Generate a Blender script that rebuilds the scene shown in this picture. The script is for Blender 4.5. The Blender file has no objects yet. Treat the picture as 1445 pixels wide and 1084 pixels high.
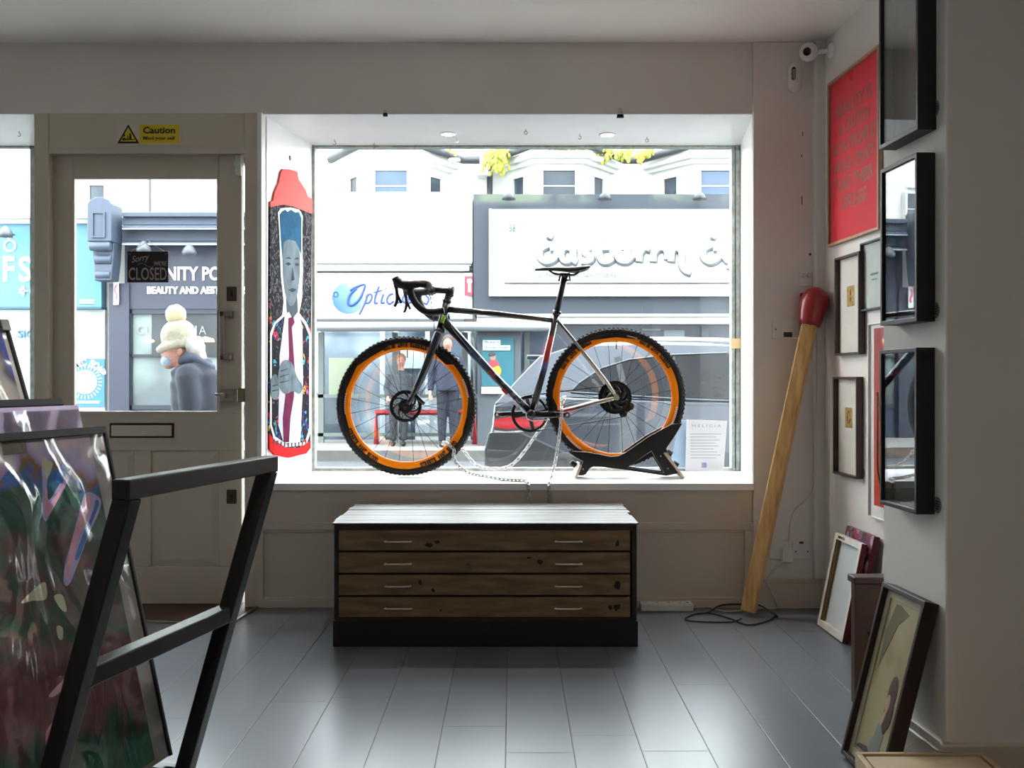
import bpy, math, random
from mathutils import Vector, Matrix
from mathutils.geometry import tessellate_polygon
random.seed(7)
SC = bpy.context.scene
COL = SC.collection
# ---------------------------------------------------------------- camera, world, light, exposure
F = 1459.2; D = 4.8; CZ = 1.06
cd = bpy.data.cameras.new('camera'); cam = bpy.data.objects.new('camera', cd); COL.objects.link(cam)
cam.location = (0, 0, CZ); cam.rotation_euler = (math.pi/2, 0, 0)
cd.sensor_width = 36.0; cd.lens = F/1445*36; cd.shift_y = -7/1445; cd.shift_x = 0.5/1445
cd.clip_start = 0.02; cd.clip_end = 300
SC.camera = cam
W_ = bpy.data.worlds.new('overcast_sky'); SC.world = W_; W_.use_nodes = True
bg = W_.node_tree.nodes['Background']; bg.inputs[0].default_value = (0.90, 0.96, 1.0, 1); bg.inputs[1].default_value = 4.0
SC.view_settings.view_transform = 'Standard'; SC.view_settings.look = 'None'
SC.view_settings.gamma = 1.0; SC.view_settings.use_curve_mapping = False
SC.view_settings.exposure = 1.85
SC.cycles.use_denoising = True
SC.cycles.max_bounces = 10; SC.cycles.diffuse_bounces = 6; SC.cycles.transparent_max_bounces = 16
SC.cycles.caustics_reflective = False; SC.cycles.caustics_refractive = False
FILL_LAMP_W = 1.3        # each unseen lamp added in the ceiling as fill
BAY_W = 3.0         # each small lamp in the window bay

# ---------------------------------------------------------------- helpers
def c(r, g, b):
    def l(x):
        x /= 255.0
        return x/12.92 if x <= 0.04045 else ((x+0.055)/1.055)**2.4
    return (l(r), l(g), l(b), 1)
def Wp(px, py, Y): return Vector(((px-722)*Y/F, Y, CZ-(py-535)*Y/F))
MATS = {}
def mat(name, col, rough=0.5, metal=0.0, var=0.0, vs=8.0, bump=0.0, bs=40.0, coat=0.0, spec=0.5, emit=0.0, col2=None, stretch=None, detail=4.0):
    if name in MATS: return MATS[name]
    m = bpy.data.materials.new(name); m.use_nodes = True; nt = m.node_tree
    p = nt.nodes['Principled BSDF']; p.inputs['Base Color'].default_value = col
    p.inputs['Roughness'].default_value = rough; p.inputs['Metallic'].default_value = metal
    p.inputs['Coat Weight'].default_value = coat; p.inputs['Specular IOR Level'].default_value = spec
    if coat: p.inputs['Coat Roughness'].default_value = 0.05
    if emit: p.inputs['Emission Color'].default_value = col; p.inputs['Emission Strength'].default_value = emit
    tc = nt.nodes.new('ShaderNodeTexCoord'); src = tc.outputs['Object']
    if stretch:
        mp = nt.nodes.new('ShaderNodeMapping'); mp.inputs['Scale'].default_value = stretch
        nt.links.new(src, mp.inputs['Vector']); src = mp.outputs['Vector']
    n = nt.nodes.new('ShaderNodeTexNoise'); n.inputs['Scale'].default_value = vs; n.inputs['Detail'].default_value = detail
    nt.links.new(src, n.inputs['Vector'])
    r = nt.nodes.new('ShaderNodeValToRGB')
    r.color_ramp.elements[0].position = 0.35; r.color_ramp.elements[1].position = 0.65
    v = max(var, 0.02)
    a = col2 if col2 else tuple(x*(1-v) for x in col[:3])+(1,)
    r.color_ramp.elements[0].color = a
    r.color_ramp.elements[1].color = col if col2 else tuple(min(1, x*(1+v)) for x in col[:3])+(1,)
    nt.links.new(n.outputs['Fac'], r.inputs['Fac']); nt.links.new(r.outputs['Color'], p.inputs['Base Color'])
    if bump:
        n2 = nt.nodes.new('ShaderNodeTexNoise'); n2.inputs['Scale'].default_value = bs; n2.inputs['Detail'].default_value = 5
        nt.links.new(src, n2.inputs['Vector'])
        b = nt.nodes.new('ShaderNodeBump'); b.inputs['Strength'].default_value = bump; b.inputs['Distance'].default_value = 0.01
        nt.links.new(n2.outputs['Fac'], b.inputs['Height']); nt.links.new(b.outputs['Normal'], p.inputs['Normal'])
    MATS[name] = m
    return m
def glass_mat(name, tint=(1, 1, 1), gain=1.0, rough=0.0):
    if name in MATS: return MATS[name]
    m = bpy.data.materials.new(name); m.use_nodes = True; nt = m.node_tree; nt.nodes.clear()
    o = nt.nodes.new('ShaderNodeOutputMaterial'); mx = nt.nodes.new('ShaderNodeMixShader')
    t = nt.nodes.new('ShaderNodeBsdfTransparent'); t.inputs[0].default_value = (*tint, 1)
    g = nt.nodes.new('ShaderNodeBsdfGlossy'); g.inputs['Roughness'].default_value = rough
    fr = nt.nodes.new('ShaderNodeFresnel'); fr.inputs['IOR'].default_value = 1.5
    ge = nt.nodes.new('ShaderNodeNewGeometry'); mr = nt.nodes.new('ShaderNodeMapRange'); mr.inputs['To Min'].default_value = 1.5; mr.inputs['To Max'].default_value = 1/1.5
    nt.links.new(ge.outputs['Backfacing'], mr.inputs['Value']); nt.links.new(mr.outputs[0], fr.inputs['IOR'])
    ma = nt.nodes.new('ShaderNodeMath'); ma.operation = 'MULTIPLY'; ma.inputs[1].default_value = gain; ma.use_clamp = True
    nt.links.new(fr.outputs[0], ma.inputs[0]); nt.links.new(ma.outputs[0], mx.inputs[0])
    nt.links.new(t.outputs[0], mx.inputs[1]); nt.links.new(g.outputs[0], mx.inputs[2]); nt.links.new(mx.outputs[0], o.inputs[0])
    MATS[name] = m
    return m
WL = {}
def frame_m(o, u, v):
    u = Vector(u).normalized(); v = Vector(v); v = (v-u*v.dot(u)).normalized(); n = u.cross(v)
    m = Matrix((u, v, n)).transposed().to_4x4(); m.translation = Vector(o)
    return m
GL = {}
def glyphs(s, shear=0.0, bold=0.0):
    k = (s, shear, bold)
    if k in GL: return GL[k]
    cu = bpy.data.curves.new('t', 'FONT'); cu.body = s; cu.shear = shear; cu.offset = bold; cu.extrude = 0.5; cu.resolution_u = 3
    ob = bpy.data.objects.new('t', cu)
    me = bpy.data.meshes.new_from_object(ob)
    vs = [v.co.copy() for v in me.vertices]; fs = [tuple(p.vertices) for p in me.polygons]
    bpy.data.objects.remove(ob); bpy.data.curves.remove(cu); bpy.data.meshes.remove(me)
    GL[k] = (vs, fs)
    return GL[k]
class MB:
    def __init__(s): s.v = []; s.f = []; s.m = []; s.s = []
    def add(s, vs, fs, mi=0, sm=False, M=None):
        b = len(s.v)
        for v in vs:
            v = Vector(v); s.v.append(M @ v if M is not None else v)
        for f in fs: s.f.append([b+i for i in f]); s.m.append(mi); s.s.append(sm)
        return s
    def box(s, x0, x1, y0, y1, z0, z1, mi=0, M=None):
        vs = [(x, y, z) for z in (z0, z1) for y in (y0, y1) for x in (x0, x1)]
        return s.add(vs, [(0, 2, 3, 1), (4, 5, 7, 6), (0, 1, 5, 4), (2, 6, 7, 3), (0, 4, 6, 2), (1, 3, 7, 5)], mi, False, M)
    def hexa(s, a, b, mi=0):
        return s.add(list(a)+list(b), [(3, 2, 1, 0), (4, 5, 6, 7), (0, 1, 5, 4), (1, 2, 6, 5), (2, 3, 7, 6), (3, 0, 4, 7)], mi)
    def bar(s, p, q, w, h, up=(0, 0, 1), mi=0):
        p = Vector(p); q = Vector(q); d = (q-p); L = d.length; d.normalize()
        u = Vector(up); u = (u-d*u.dot(d))
        if u.length < 1e-4: u = Vector((1, 0, 0))-d*d.x
        u.normalize(); r = d.cross(u)
        M = Matrix((d, r, u)).transposed().to_4x4(); M.translation = p
        return s.box(0, L, -w/2, w/2, -h/2, h/2, mi, M)
    def tube(s, pts, r, n=10, closed=False, mi=0, flat=1.0, flatdir=None):
        pts = [Vector(p) for p in pts]; N = len(pts); rs = r if isinstance(r, (list, tuple)) else [r]*N
        vs = []; fs = []; u = None
        for i, p in enumerate(pts):
            if closed: t = pts[(i+1) % N]-pts[i-1]
            else: t = pts[min(i+1, N-1)]-pts[max(i-1, 0)]
            t.normalize()
            if u is None:
                u = Vector(flatdir) if flatdir else (Vector((0, 0, 1)) if abs(t.z) < 0.9 else Vector((1, 0, 0)))
            u = u-t*u.dot(t); u.normalize(); w = t.cross(u)
            for k in range(n):
                a = 2*math.pi*k/n
                vs.append(p+u*math.cos(a)*rs[i]*flat+w*math.sin(a)*rs[i])
        for i in range(N if closed else N-1):
            j = (i+1) % N
            for k in range(n):
                l = (k+1) % n
                fs.append((i*n+k, i*n+l, j*n+l, j*n+k))
        if not closed:
            fs.append(tuple(reversed(range(n)))); fs.append(tuple((N-1)*n+k for k in range(n)))
        return s.add(vs, fs, mi, n > 4)
    def lathe(s, prof, M=None, n=24, mi=0, a0=0, a1=2*math.pi, sm=True):
        full = abs(a1-a0-2*math.pi) < 1e-6
        K = n if full else n+1
        vs = []
        for i in range(K):
            a = a0+(a1-a0)*i/n
            for r, z in prof: vs.append((r*math.cos(a), r*math.sin(a), z))
        P = len(prof); fs = []
        for i in range(n):
            j = (i+1) % K
            for k in range(P-1): fs.append((i*P+k, j*P+k, j*P+k+1, i*P+k+1))
        return s.add(vs, fs, mi, sm, M)
    def prism(s, poly, z0, z1, M=None, mi=0, holes=()):
        loops = [list(poly)]+[list(h) for h in holes]
        tri = tessellate_polygon([[Vector((a, b, 0)) for a, b in l] for l in loops])
        flat = [p for l in loops for p in l]; N = len(flat)
        vs = [(a, b, z0) for a, b in flat]+[(a, b, z1) for a, b in flat]; fs = []
        for t in tri:
            a = flat[t[0]]; b = flat[t[1]]; d = flat[t[2]]
            cr = (b[0]-a[0])*(d[1]-a[1])-(b[1]-a[1])*(d[0]-a[0])
            if abs(cr) < 1e-14: continue
            if cr < 0: t = (t[0], t[2], t[1])
            fs.append((t[0]+N, t[1]+N, t[2]+N)); fs.append((t[2], t[1], t[0]))
        o = 0
        for li, l in enumerate(loops):
            n = len(l)
            A = sum(l[i][0]*l[(i+1) % n][1]-l[(i+1) % n][0]*l[i][1] for i in range(n))
            for i in range(n):
                j = (i+1) % n; q = (o+i, o+j, o+j+N, o+i+N)
                if (A > 0) == (li > 0): q = q[::-1]
                fs.append(q)
            o += n
        return s.add(vs, fs, mi, False, M)
    def ell(s, p, r, M=None, n=16, k=10, mi=0):
        vs = [(0, 0, -1)]; fs = []
        for j in range(1, k):
            t = math.pi*j/k-math.pi/2
            for i in range(n):
                a = 2*math.pi*i/n; vs.append((math.cos(t)*math.cos(a), math.cos(t)*math.sin(a), math.sin(t)))
        vs.append((0, 0, 1)); e = len(vs)-1
        for i in range(n):
            j = (i+1) % n; fs.append((0, 1+j, 1+i)); fs.append((e, e-n+i, e-n+j))
            for q in range(k-2): fs.append((1+q*n+i, 1+q*n+j, 1+(q+1)*n+j, 1+(q+1)*n+i))
        r = (r, r, r) if not isinstance(r, (tuple, list)) else r
        T = Matrix.Translation(Vector(p)) @ (M if M else Matrix.Identity(4)) @ Matrix.Diagonal((*r, 1))
        return s.add(vs, fs, mi, True, T)
    def text(s, t, M, w, h, d=0.002, mi=0, shear=0.0, bold=0.0):
        """text centred on M's origin, filling w x h (w or h may be None)"""
        vs, fs = glyphs(t, shear, bold)
        x0 = min(v.x for v in vs); x1 = max(v.x for v in vs); y0 = min(v.y for v in vs); y1 = max(v.y for v in vs)
        sx = w/(x1-x0) if w else h/(y1-y0); sy = h/(y1-y0) if h else sx
        return s.add([((v.x-(x0+x1)/2)*sx, (v.y-(y0+y1)/2)*sy, (v.z+0.5)*d) for v in vs], fs, mi, False, M)
    def build(s, name, mats, parent=None, bevel=0.0, seg=2, sub=0, kind=None):
        if not isinstance(mats, (list, tuple)): mats = [mats]
        me = bpy.data.meshes.new(name); o = bpy.data.objects.new(name, me); COL.objects.link(o)
        if parent is None:
            xs = [v.x for v in s.v]; ys = [v.y for v in s.v]; zs = [v.z for v in s.v]
            w = Vector(((min(xs)+max(xs))/2, (min(ys)+max(ys))/2, min(zs))); o.location = w
        else: w = WL[parent.name]; o.parent = parent
        WL[o.name] = w
        me.from_pydata([tuple(v-w) for v in s.v], [], s.f)
        for m in mats: me.materials.append(m)
        me.polygons.foreach_set('material_index', s.m); me.polygons.foreach_set('use_smooth', s.s)
        me.validate(); me.update()
        if bevel:
            b = o.modifiers.new('bevel', 'BEVEL'); b.width = bevel; b.segments = seg; b.limit_method = 'ANGLE'; b.angle_limit = 0.7; b.harden_normals = False
        if sub:
            b = o.modifiers.new('sub', 'SUBSURF'); b.levels = sub; b.render_levels = sub
        if kind: o['kind'] = kind
        return o
def tag(o, label=None, cat=None, group=None, kind=None):
    if label: o['label'] = label
    if cat: o['category'] = cat
    if group: o['group'] = group
    if kind: o['kind'] = kind
    return o
def thing(name, label, cat, loc, group=None):
    o = bpy.data.objects.new(name, None); COL.objects.link(o); o.location = loc; o.empty_display_size = 0.1
    WL[o.name] = Vector(loc)
    return tag(o, label, cat, group)
def copy_tree(o, loc=None, label=None):
    r = o.copy(); COL.objects.link(r)
    WL[r.name] = Vector(loc) if loc is not None else WL[o.name]
    if loc is not None: r.location = loc
    if label: r['label'] = label
    for ch in list(o.children):
        a = ch.copy(); COL.objects.link(a); a.parent = r; WL[a.name] = WL[r.name]
        for g in list(ch.children):
            b = g.copy(); COL.objects.link(b); b.parent = a
    return r
def struct(name, mb, m, parent=None, bevel=0.0):
    o = mb.build(name, m, parent, bevel)
    if parent is None: o['kind'] = 'structure'
    return o
def smooth_path(pts, n=6, closed=False):
    P = [Vector(p) for p in pts]; N = len(P); out = []
    rng = range(N) if closed else range(N-1)
    for i in rng:
        if closed: a, b, d, e = P[i-1], P[i], P[(i+1) % N], P[(i+2) % N]
        else: a, b, d, e = P[max(i-1, 0)], P[i], P[i+1], P[min(i+2, N-1)]
        for k in range(n):
            t = k/n
            out.append(0.5*((2*b)+(d-a)*t+(2*a-5*b+4*d-e)*t*t+(3*b-a-3*d+e)*t**3))
    if not closed: out.append(P[-1])
    return out
# node helper for hand made materials
class NT:
    def __init__(s, name, rough=0.5, metal=0.0, coat=0.0):
        s.m = bpy.data.materials.new(name); s.m.use_nodes = True; s.t = s.m.node_tree
        s.p = s.t.nodes['Principled BSDF']; s.p.inputs['Roughness'].default_value = rough
        s.p.inputs['Metallic'].default_value = metal; s.p.inputs['Coat Weight'].default_value = coat
        s.co = s.t.nodes.new('ShaderNodeTexCoord').outputs['Object']
    def n(s, typ, ins=(), **kw):
        x = s.t.nodes.new('ShaderNode'+typ)
        for k, v in kw.items(): setattr(x, k, v)
        for k, v in (ins.items() if isinstance(ins, dict) else enumerate(ins)):
            if v is None: continue
            if isinstance(v, bpy.types.NodeSocket): s.t.links.new(v, x.inputs[k])
            else: x.inputs[k].default_value = v
        return x
    def math(s, op, a, b=None, cc=None): return s.n('Math', (a, b, cc), operation=op).outputs[0]
    def ramp(s, fac, stops, interp='LINEAR'):
        r = s.n('ValToRGB', (fac,)); r.color_ramp.interpolation = interp
        e = r.color_ramp.elements
        while len(e) < len(stops): e.new(0.5)
        for i, (p, cc) in enumerate(stops): e[i].position = p; e[i].color = cc
        return r.outputs[0]
    def mix(s, f, a, b):
        x = s.n('Mix', data_type='RGBA')
        for i, v in ((0, f), (6, a), (7, b)):
            if isinstance(v, bpy.types.NodeSocket): s.t.links.new(v, x.inputs[i])
            else: x.inputs[i].default_value = v
        return x.outputs[2]
    def base(s, col):
        if isinstance(col, bpy.types.NodeSocket): s.t.links.new(col, s.p.inputs['Base Color'])
        else: s.p.inputs['Base Color'].default_value = col
    def bump(s, h, st=0.3, dist=0.01):
        b = s.n('Bump'); b.inputs['Strength'].default_value = st; b.inputs['Distance'].default_value = dist
        s.t.links.new(h, b.inputs['Height']); s.t.links.new(b.outputs[0], s.p.inputs['Normal'])

# ---------------------------------------------------------------- materials of the room
wallp = mat('wall_paint', c(222, 217, 212), 0.6, var=0.03, vs=2, bump=0.05, bs=60)
woodp = mat('painted_joinery', c(200, 190, 176), 0.4, var=0.03, vs=3, bump=0.03, bs=30)
white_gloss = mat('white_gloss_paint', c(232, 232, 232), 0.3, var=0.02)
sill_m = mat('white_sill', c(236, 236, 238), 0.35, var=0.03, vs=5)
ceil_m = mat('ceiling_paint', c(234, 229, 222), 0.7, var=0.02, vs=1)
black_m = mat('black_metal', c(14, 14, 15), 0.35, var=0.1)
blackmatt = mat('black_matt', c(10, 10, 10), 0.6)
chrome = mat('chrome', c(200, 200, 200), 0.2, 1.0)
steel = mat('brushed_steel', c(165, 162, 158), 0.35, 1.0)
whitepl = mat('white_plastic', c(222, 220, 216), 0.35)
darkgrey = mat('dark_grey', c(45, 47, 50), 0.5)
paper = mat('white_paper', c(235, 235, 232), 0.7)
pane_m = glass_mat('window_glass', (0.97, 0.99, 0.985), 1.0)

def floor_mat():
    t = NT('grey_floor_planks', 0.3)
    s = t.n('SeparateXYZ', (t.n('NewGeometry').outputs['Position'],))
    X, Y = s.outputs[0], s.outputs[1]
    w = 0.1937; L = 1.25
    a = t.math('DIVIDE', t.math('ADD', X, 0.017+w*30), w)
    row = t.math('FLOOR', a); fr = t.math('FRACT', a)
    rnd = t.n('TexWhiteNoise', noise_dimensions='1D'); t.t.links.new(row, rnd.inputs['W'])
    b = t.math('ADD', t.math('DIVIDE', t.math('ADD', Y, 20.0), L), rnd.outputs[0])
    col = t.math('FLOOR', b); fb = t.math('FRACT', b)
    ex = t.math('MINIMUM', fr, t.math('SUBTRACT', 1.0, fr)); ey = t.math('MINIMUM', fb, t.math('SUBTRACT', 1.0, fb))
    seam = t.math('MINIMUM', t.math('MULTIPLY', ex, w), t.math('MULTIPLY', ey, L))
    sm = t.n('MapRange', (seam, 0.0004, 0.0018, 0.0, 1.0)).outputs[0]
    r2 = t.n('TexWhiteNoise', noise_dimensions='2D'); cv = t.n('CombineXYZ', (row, col, None)); t.t.links.new(cv.outputs[0], r2.inputs['Vector'])
    nz = t.n('TexNoise'); nz.inputs['Scale'].default_value = 3; nz.inputs['Detail'].default_value = 6
    mp = t.n('Mapping', (t.co,)); mp.inputs['Scale'].default_value = (1.4, 0.5, 1); t.t.links.new(mp.outputs[0], nz.inputs['Vector'])
    base = t.ramp(nz.outputs[0], [(0.3, c(99, 105, 114)), (0.7, c(114, 121, 131))])
    base = t.mix(t.math('MULTIPLY', r2.outputs[0], 0.35), base, c(88, 89, 92))
    t.base(t.mix(sm, c(40, 40, 42), base))
    t.bump(sm, 0.5, 0.002)
    return t.m
floor_m = floor_mat()

# ---------------------------------------------------------------- room shell
CE = 2.622; SO = 2.2936; SL = 0.5764; YB = 5.45
KW = 82/F; AW = 1.7098; AP = 1.25            # right wall and pier: X = A - KW*Y
def on_wall(A, px, py, off=0.0):
    Y = (A-off)*F/((px-722)+82); return Vector((A-off-KW*Y, Y, CZ-(py-535)*Y/F))
TW = Vector((-KW, 1, 0)).normalized(); NW = Vector((-1, -KW, 0)).normalized()
struct('floor', MB().box(-3.1, 2.2, -4.2, 5.5, -0.1, 0), floor_m)
struct('ceiling', MB().box(-3.1, 2.2, -4.2, 5.6, CE, CE+0.12), ceil_m)
struct('wall_left', MB().box(-3.2, -3.0, -4.2, 5.5, 0, CE), wallp)
struct('wall_back', MB().box(-3.1, 2.2, -4.3, -4.2, 0, CE), wallp)
w = MB(); y0, y1 = 2.624, 5.5
w.prism([(AW-KW*y0, y0), (2.1, y0), (2.1, y1), (AW-KW*y1, y1)], 0, CE)
struct('wall_right', w, wallp)
struct('wall_right_near', MB().box(1.9, 2.1, -4.2, 2.64, 0, CE), wallp)
w = MB(); w.prism([(AP-KW*2.624, 2.624), (1.92, 2.624), (1.92, 3.01), (AP-KW*3.01, 3.01)], 0, CE)
struct('wall_pier', w, wallp, bevel=0.006)
# fascia beam over the windows
struct('wall_front', MB().box(-3.1, 1.118, D, 5.55, SO, CE), wallp)
# pillar right of the window with the splayed reveal
w = MB(); w.prism([(1.118, D-0.012), (1.5, D-0.012), (1.5, 5.5), (1.207, 5.5), (1.207, YB), (1.118, D)], 0, CE)
struct('wall_front_pillar', w, wallp, bevel=0.004)
# wall between door and bay (left reveal of the bay)
w = MB(); w.prism([(-1.225, D), (-1.155, D), (-1.037, 5.5), (-1.10, 5.5), (-1.225, 4.93)], 0, SO)
struct('wall_bay_reveal', w, white_gloss)
# lower wall under the bay with its panel moulding
w = MB(); w.box(-1.20, 1.118, D, 4.95, 0, SL-0.03)
w.box(-1.19, 1.118, D-0.014, D+0.01, 0.36, 0.395)
w.box(-1.19, 1.118, D-0.014, D+0.01, 0.0, 0.035)
w.box(-1.19, -1.150, D-0.014, D+0.01, 0.035, 0.36)
w.box(1.078, 1.118, D-0.014, D+0.01, 0.035, 0.36)
w.box(-1.150, 1.078, D-0.008, D+0.01, 0.348, 0.362); w.box(-1.150, 1.078, D-0.008, D+0.01, 0.035, 0.048)
struct('wall_front_under_window', w, woodp, bevel=0.003)
# lining right of door
struct('trim_1', MB().box(-1.237, -1.172, D-0.012, D+0.03, 0, SO), woodp, bevel=0.003)
# door surround: left post, head board
w = MB(); w.box(-2.215, -2.148, D-0.005, 5.0, 0, SO); w.box(-2.148, -1.225, D, 4.95, 2.105, SO)
w.box(-2.148, -1.2, D-0.006, D+0.02, 2.105, 2.13)
struct('trim_2', w, woodp, bevel=0.003)
w = MB(); w.box(-2.148, -1.235, 4.885, 4.95, 2.08, 2.11); w.box(-2.16, -2.135, 4.885, 4.95, 0, 2.1)
struct('trim_3', w, woodp)
# skirtings
w = MB(); w.box(1.13, 1.45, D-0.032, D-0.010, 0, 0.115); w.box(1.13, 1.45, D-0.026, D-0.010, 0.115, 0.138)
struct('baseboard_front', w, woodp, bevel=0.004)
def skirt(A, ya, yb, name):
    w = MB()
    for off, z0, z1 in ((0.02, 0, 0.115), (0.013, 0.115, 0.138)):
        w.prism([(A-off-KW*ya, ya), (A+0.01-KW*ya, ya), (A+0.01-KW*yb, yb), (A-off-KW*yb, yb)], z0, z1)
    return struct(name, w, woodp, bevel=0.004)
skirt(AW, 3.02, 4.77, 'baseboard_right'); skirt(AP, 2.61, 3.0, 'baseboard_pier')
struct('baseboard_pier_near', MB().box(AP-KW*2.61-0.02, 1.9, 2.602, 2.626, 0, 0.138), woodp, bevel=0.004)
# pipe casing in the corner, cable running down the corner
struct('trim_4', MB().box(1.395, 1.45, D-0.045, D, 0.14, CE), wallp, bevel=0.006)

# bay window
win = thing('window_1', None, None, (0.08, YB, SL)); win['kind'] = 'structure'
m_fr = mat('weathered_window_frame', c(150, 158, 152), 0.5, var=0.25, vs=30, bump=0.2, bs=80)
xl, xr = -1.046, 1.207
fx = (1032-722)*YB/F
w = MB(); w.box(xl-0.02, xl+0.012, YB-0.02, YB+0.04, SL, SO)
w.box(fx, fx+0.018, YB-0.01, YB+0.05, SL, SO); w.box(fx+0.022, fx+0.042, YB-0.02, YB+0.05, SL, SO); w.box(fx+0.03, xr+0.01, YB, YB+0.05, SL, SO)
w.box(xl, xr, YB-0.012, YB+0.04, SL-0.01, SL+0.016); w.box(xl, xr, YB-0.012, YB+0.04, SO-0.014, SO+0.01)
w.build('window_frame', m_fr, win, bevel=0.002)
MB().box(xl+0.012, fx+0.002, YB+0.010, YB+0.014, SL+0.015, SO-0.012).build('window_pane', pane_m, win)
w = MB(); w.prism([(-1.19, D-0.012), (1.130, D-0.012), (1.22, 5.5), (-1.03, 5.5)], SL-0.032, SL)
w.build('window_sill', sill_m, win, bevel=0.003)
w = MB(); w.prism([(-1.165, D+0.002), (1.118, D+0.002), (1.207, YB), (-1.046, YB)], SO-0.004, SO+0.001)
w.build('window_soffit', white_gloss, win)
w = MB(); w.prism([(1.1165, D+0.002), (1.2055, YB), (1.2085, YB), (1.1195, D+0.002)], SL, SO-0.004)
w.build('window_reveal', white_gloss, win)
# moulding edge on left reveal
w = MB(); w.bar((-1.166, D-0.01, SL), (-1.166, D-0.01, SO), 0.02, 0.022, (0, 1, 0)); w.bar((-1.148, D+0.04, SL), (-1.148, D+0.04, SO-0.01), 0.006, 0.014, (0, 1, 0))
w.build('window_moulding', white_gloss, win)
# masking tape on the frame
tp = mat('masking_tape', c(222, 196, 150), 0.7, var=0.08)
tag(MB().box(fx-0.008, fx+0.055, YB-0.026, YB-0.0205, CZ+(535-492)*YB/F, CZ+(535-478)*YB/F).build('masking_tape', tp),
    'strip of beige tape wrapped round the right window frame', 'tape')
# left display window
w2 = thing('window_2', None, None, (-2.6, YB, SL)); w2['kind'] = 'structure'
w = MB(); w.box(-3.05, -2.9, YB, YB+0.04, SL, SO); w.box(-2.54, -2.48, YB, YB+0.04, SL, SO); w.box(-3, -2.5, YB, YB+0.04, SL-0.02, SL+0.02); w.box(-3, -2.5, YB, YB+0.04, SO-0.014, SO)
w.build('window_frame', m_fr, w2, bevel=0.002)
MB().box(-2.9, -2.54, YB+0.010, YB+0.014, SL+0.02, SO-0.012).build('window_pane', pane_m, w2)
MB().box(-3.02, -2.215, D, 5.5, SL-0.035, SL).build('window_sill', sill_m, w2, bevel=0.003)
MB().box(-3.0, -2.216, D+0.002, YB, SO-0.004, SO+0.001).build('window_soffit', white_gloss, w2)
struct('wall_front_under_left_window', MB().box(-3.02, -2.215, D, 4.95, 0, SL-0.036), woodp)
w = MB(); w.prism([(-2.215, 4.95), (-2.16, 4.95), (-2.36, 5.5), (-2.50, 5.5)], 0, SO); struct('wall_front_left_reveal', w, white_gloss)

# door
door = thing('door_1', None, None, (-1.69, 4.865, 0)); door['kind'] = 'structure'
YD = 4.845
def dx(px): return (px-722)*YD/F
def dz(py): return CZ-(py-535)*YD/F
w = MB(); t0, t1 = YD, YD+0.042
X0, X1 = dx(70), dx(341)
gx0, gx1, gz0, gz1 = dx(103), dx(308.5), dz(583), dz(250)
zt = dz(217); zb = 0.006
w.box(X0, gx0, t0, t1, gz0, zt); w.box(gx1, X1, t0, t1, gz0, zt); w.box(gx0, gx1, t0, t1, gz1, zt)
w.box(X0, X1, t0+0.014, t1, zb, gz0)
pz0, pz1 = dz(800), dz(636)
w.box(X0, X1, t0, t0+0.02, pz1, gz0); w.box(X0, X1, t0, t0+0.02, zb, pz0)
w.box(X0, dx(113), t0, t0+0.02, pz0, pz1); w.box(dx(190), dx(213), t0, t0+0.02, pz0, pz1); w.box(dx(309), X1, t0, t0+0.02, pz0, pz1)
for a, b in ((dx(113), dx(190)), (dx(213), dx(309))):
    m = 0.035
    vs = [(a, t0+0.012, pz0), (b, t0+0.012, pz0), (b, t0+0.012, pz1), (a, t0+0.012, pz1)]
    vi = [(a+m, t0+0.004, pz0+m), (b-m, t0+0.004, pz0+m), (b-m, t0+0.004, pz1-m), (a+m, t0+0.004, pz1-m)]
    w.add(vs+vi, [(0, 1, 5, 4), (1, 2, 6, 5), (2, 3, 7, 6), (3, 0, 4, 7), (4, 5, 6, 7)])
w.build('door_leaf', woodp, door, bevel=0.003)
w = MB()
for a, b, cc_, d in ((gx0-0.006, gx0+0.008, gz0, gz1), (gx1-0.008, gx1+0.006, gz0, gz1), (gx0, gx1, gz0-0.004, gz0+0.009), (gx0, gx1, gz1-0.009, gz1+0.006)): w.box(a, b, t0-0.004, t0+0.02, cc_, d)
w.build('glazing_bead', woodp, door, bevel=0.002)
MB().box(gx0, gx1, t0+0.022, t0+0.026, gz0, gz1).build('door_pane', pane_m, door)
w = MB()  # letter plate
w.box(dx(155), dx(246), t0-0.006, t0, dz(618), dz(597)); lp = w.build('letter_plate', black_m, door, bevel=0.004)
MB().box(dx(158), dx(243), t0-0.011, t0-0.005, dz(615.5), dz(600)).build('flap', mat('satin_nickel', c(205, 195, 182), 0.4, 0.1), lp, bevel=0.002)
w = MB()  # pull handle
hx0, hx1 = dx(313), dx(325)
w.box(hx0, hx0+0.018, t0-0.035, t0-0.022, dz(508), dz(440)); w.box(hx0, hx1+0.01, t0-0.035, t0, dz(447), dz(440)); w.box(hx0, hx1+0.01, t0-0.035, t0, dz(508), dz(501))
w.box(hx1-0.008, hx1+0.016, t0-0.006, t0, dz(450), dz(439)); w.box(hx1-0.008, hx1+0.016, t0-0.006, t0, dz(509), dz(498))
w.build('pull_handle', steel, door, bevel=0.002)
km = mat('bronze_plate', c(80, 70, 60), 0.4, 0.6)
for y in (405, 691):
    w = MB(); w.box(dx(320), dx(334), t0-0.004, t0, dz(y+20), dz(y)); k = w.build('keyhole_plate', km, door, bevel=0.001)
    MB().box(dx(326), dx(328), t0-0.006, t0-0.003, dz(y+14), dz(y+6)).build('keyhole', blackmatt, k)
w = MB(); w.box(dx(312), dx(337), t0-0.028, t0, dz(567), dz(549)); w.box(dx(306), dx(316), t0-0.036, t0-0.026, dz(559), dz(555))
w.tube([(dx(319), t0-0.03, dz(558)), (dx(319), t0-0.05, dz(558))], 0.013, 14)
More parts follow.
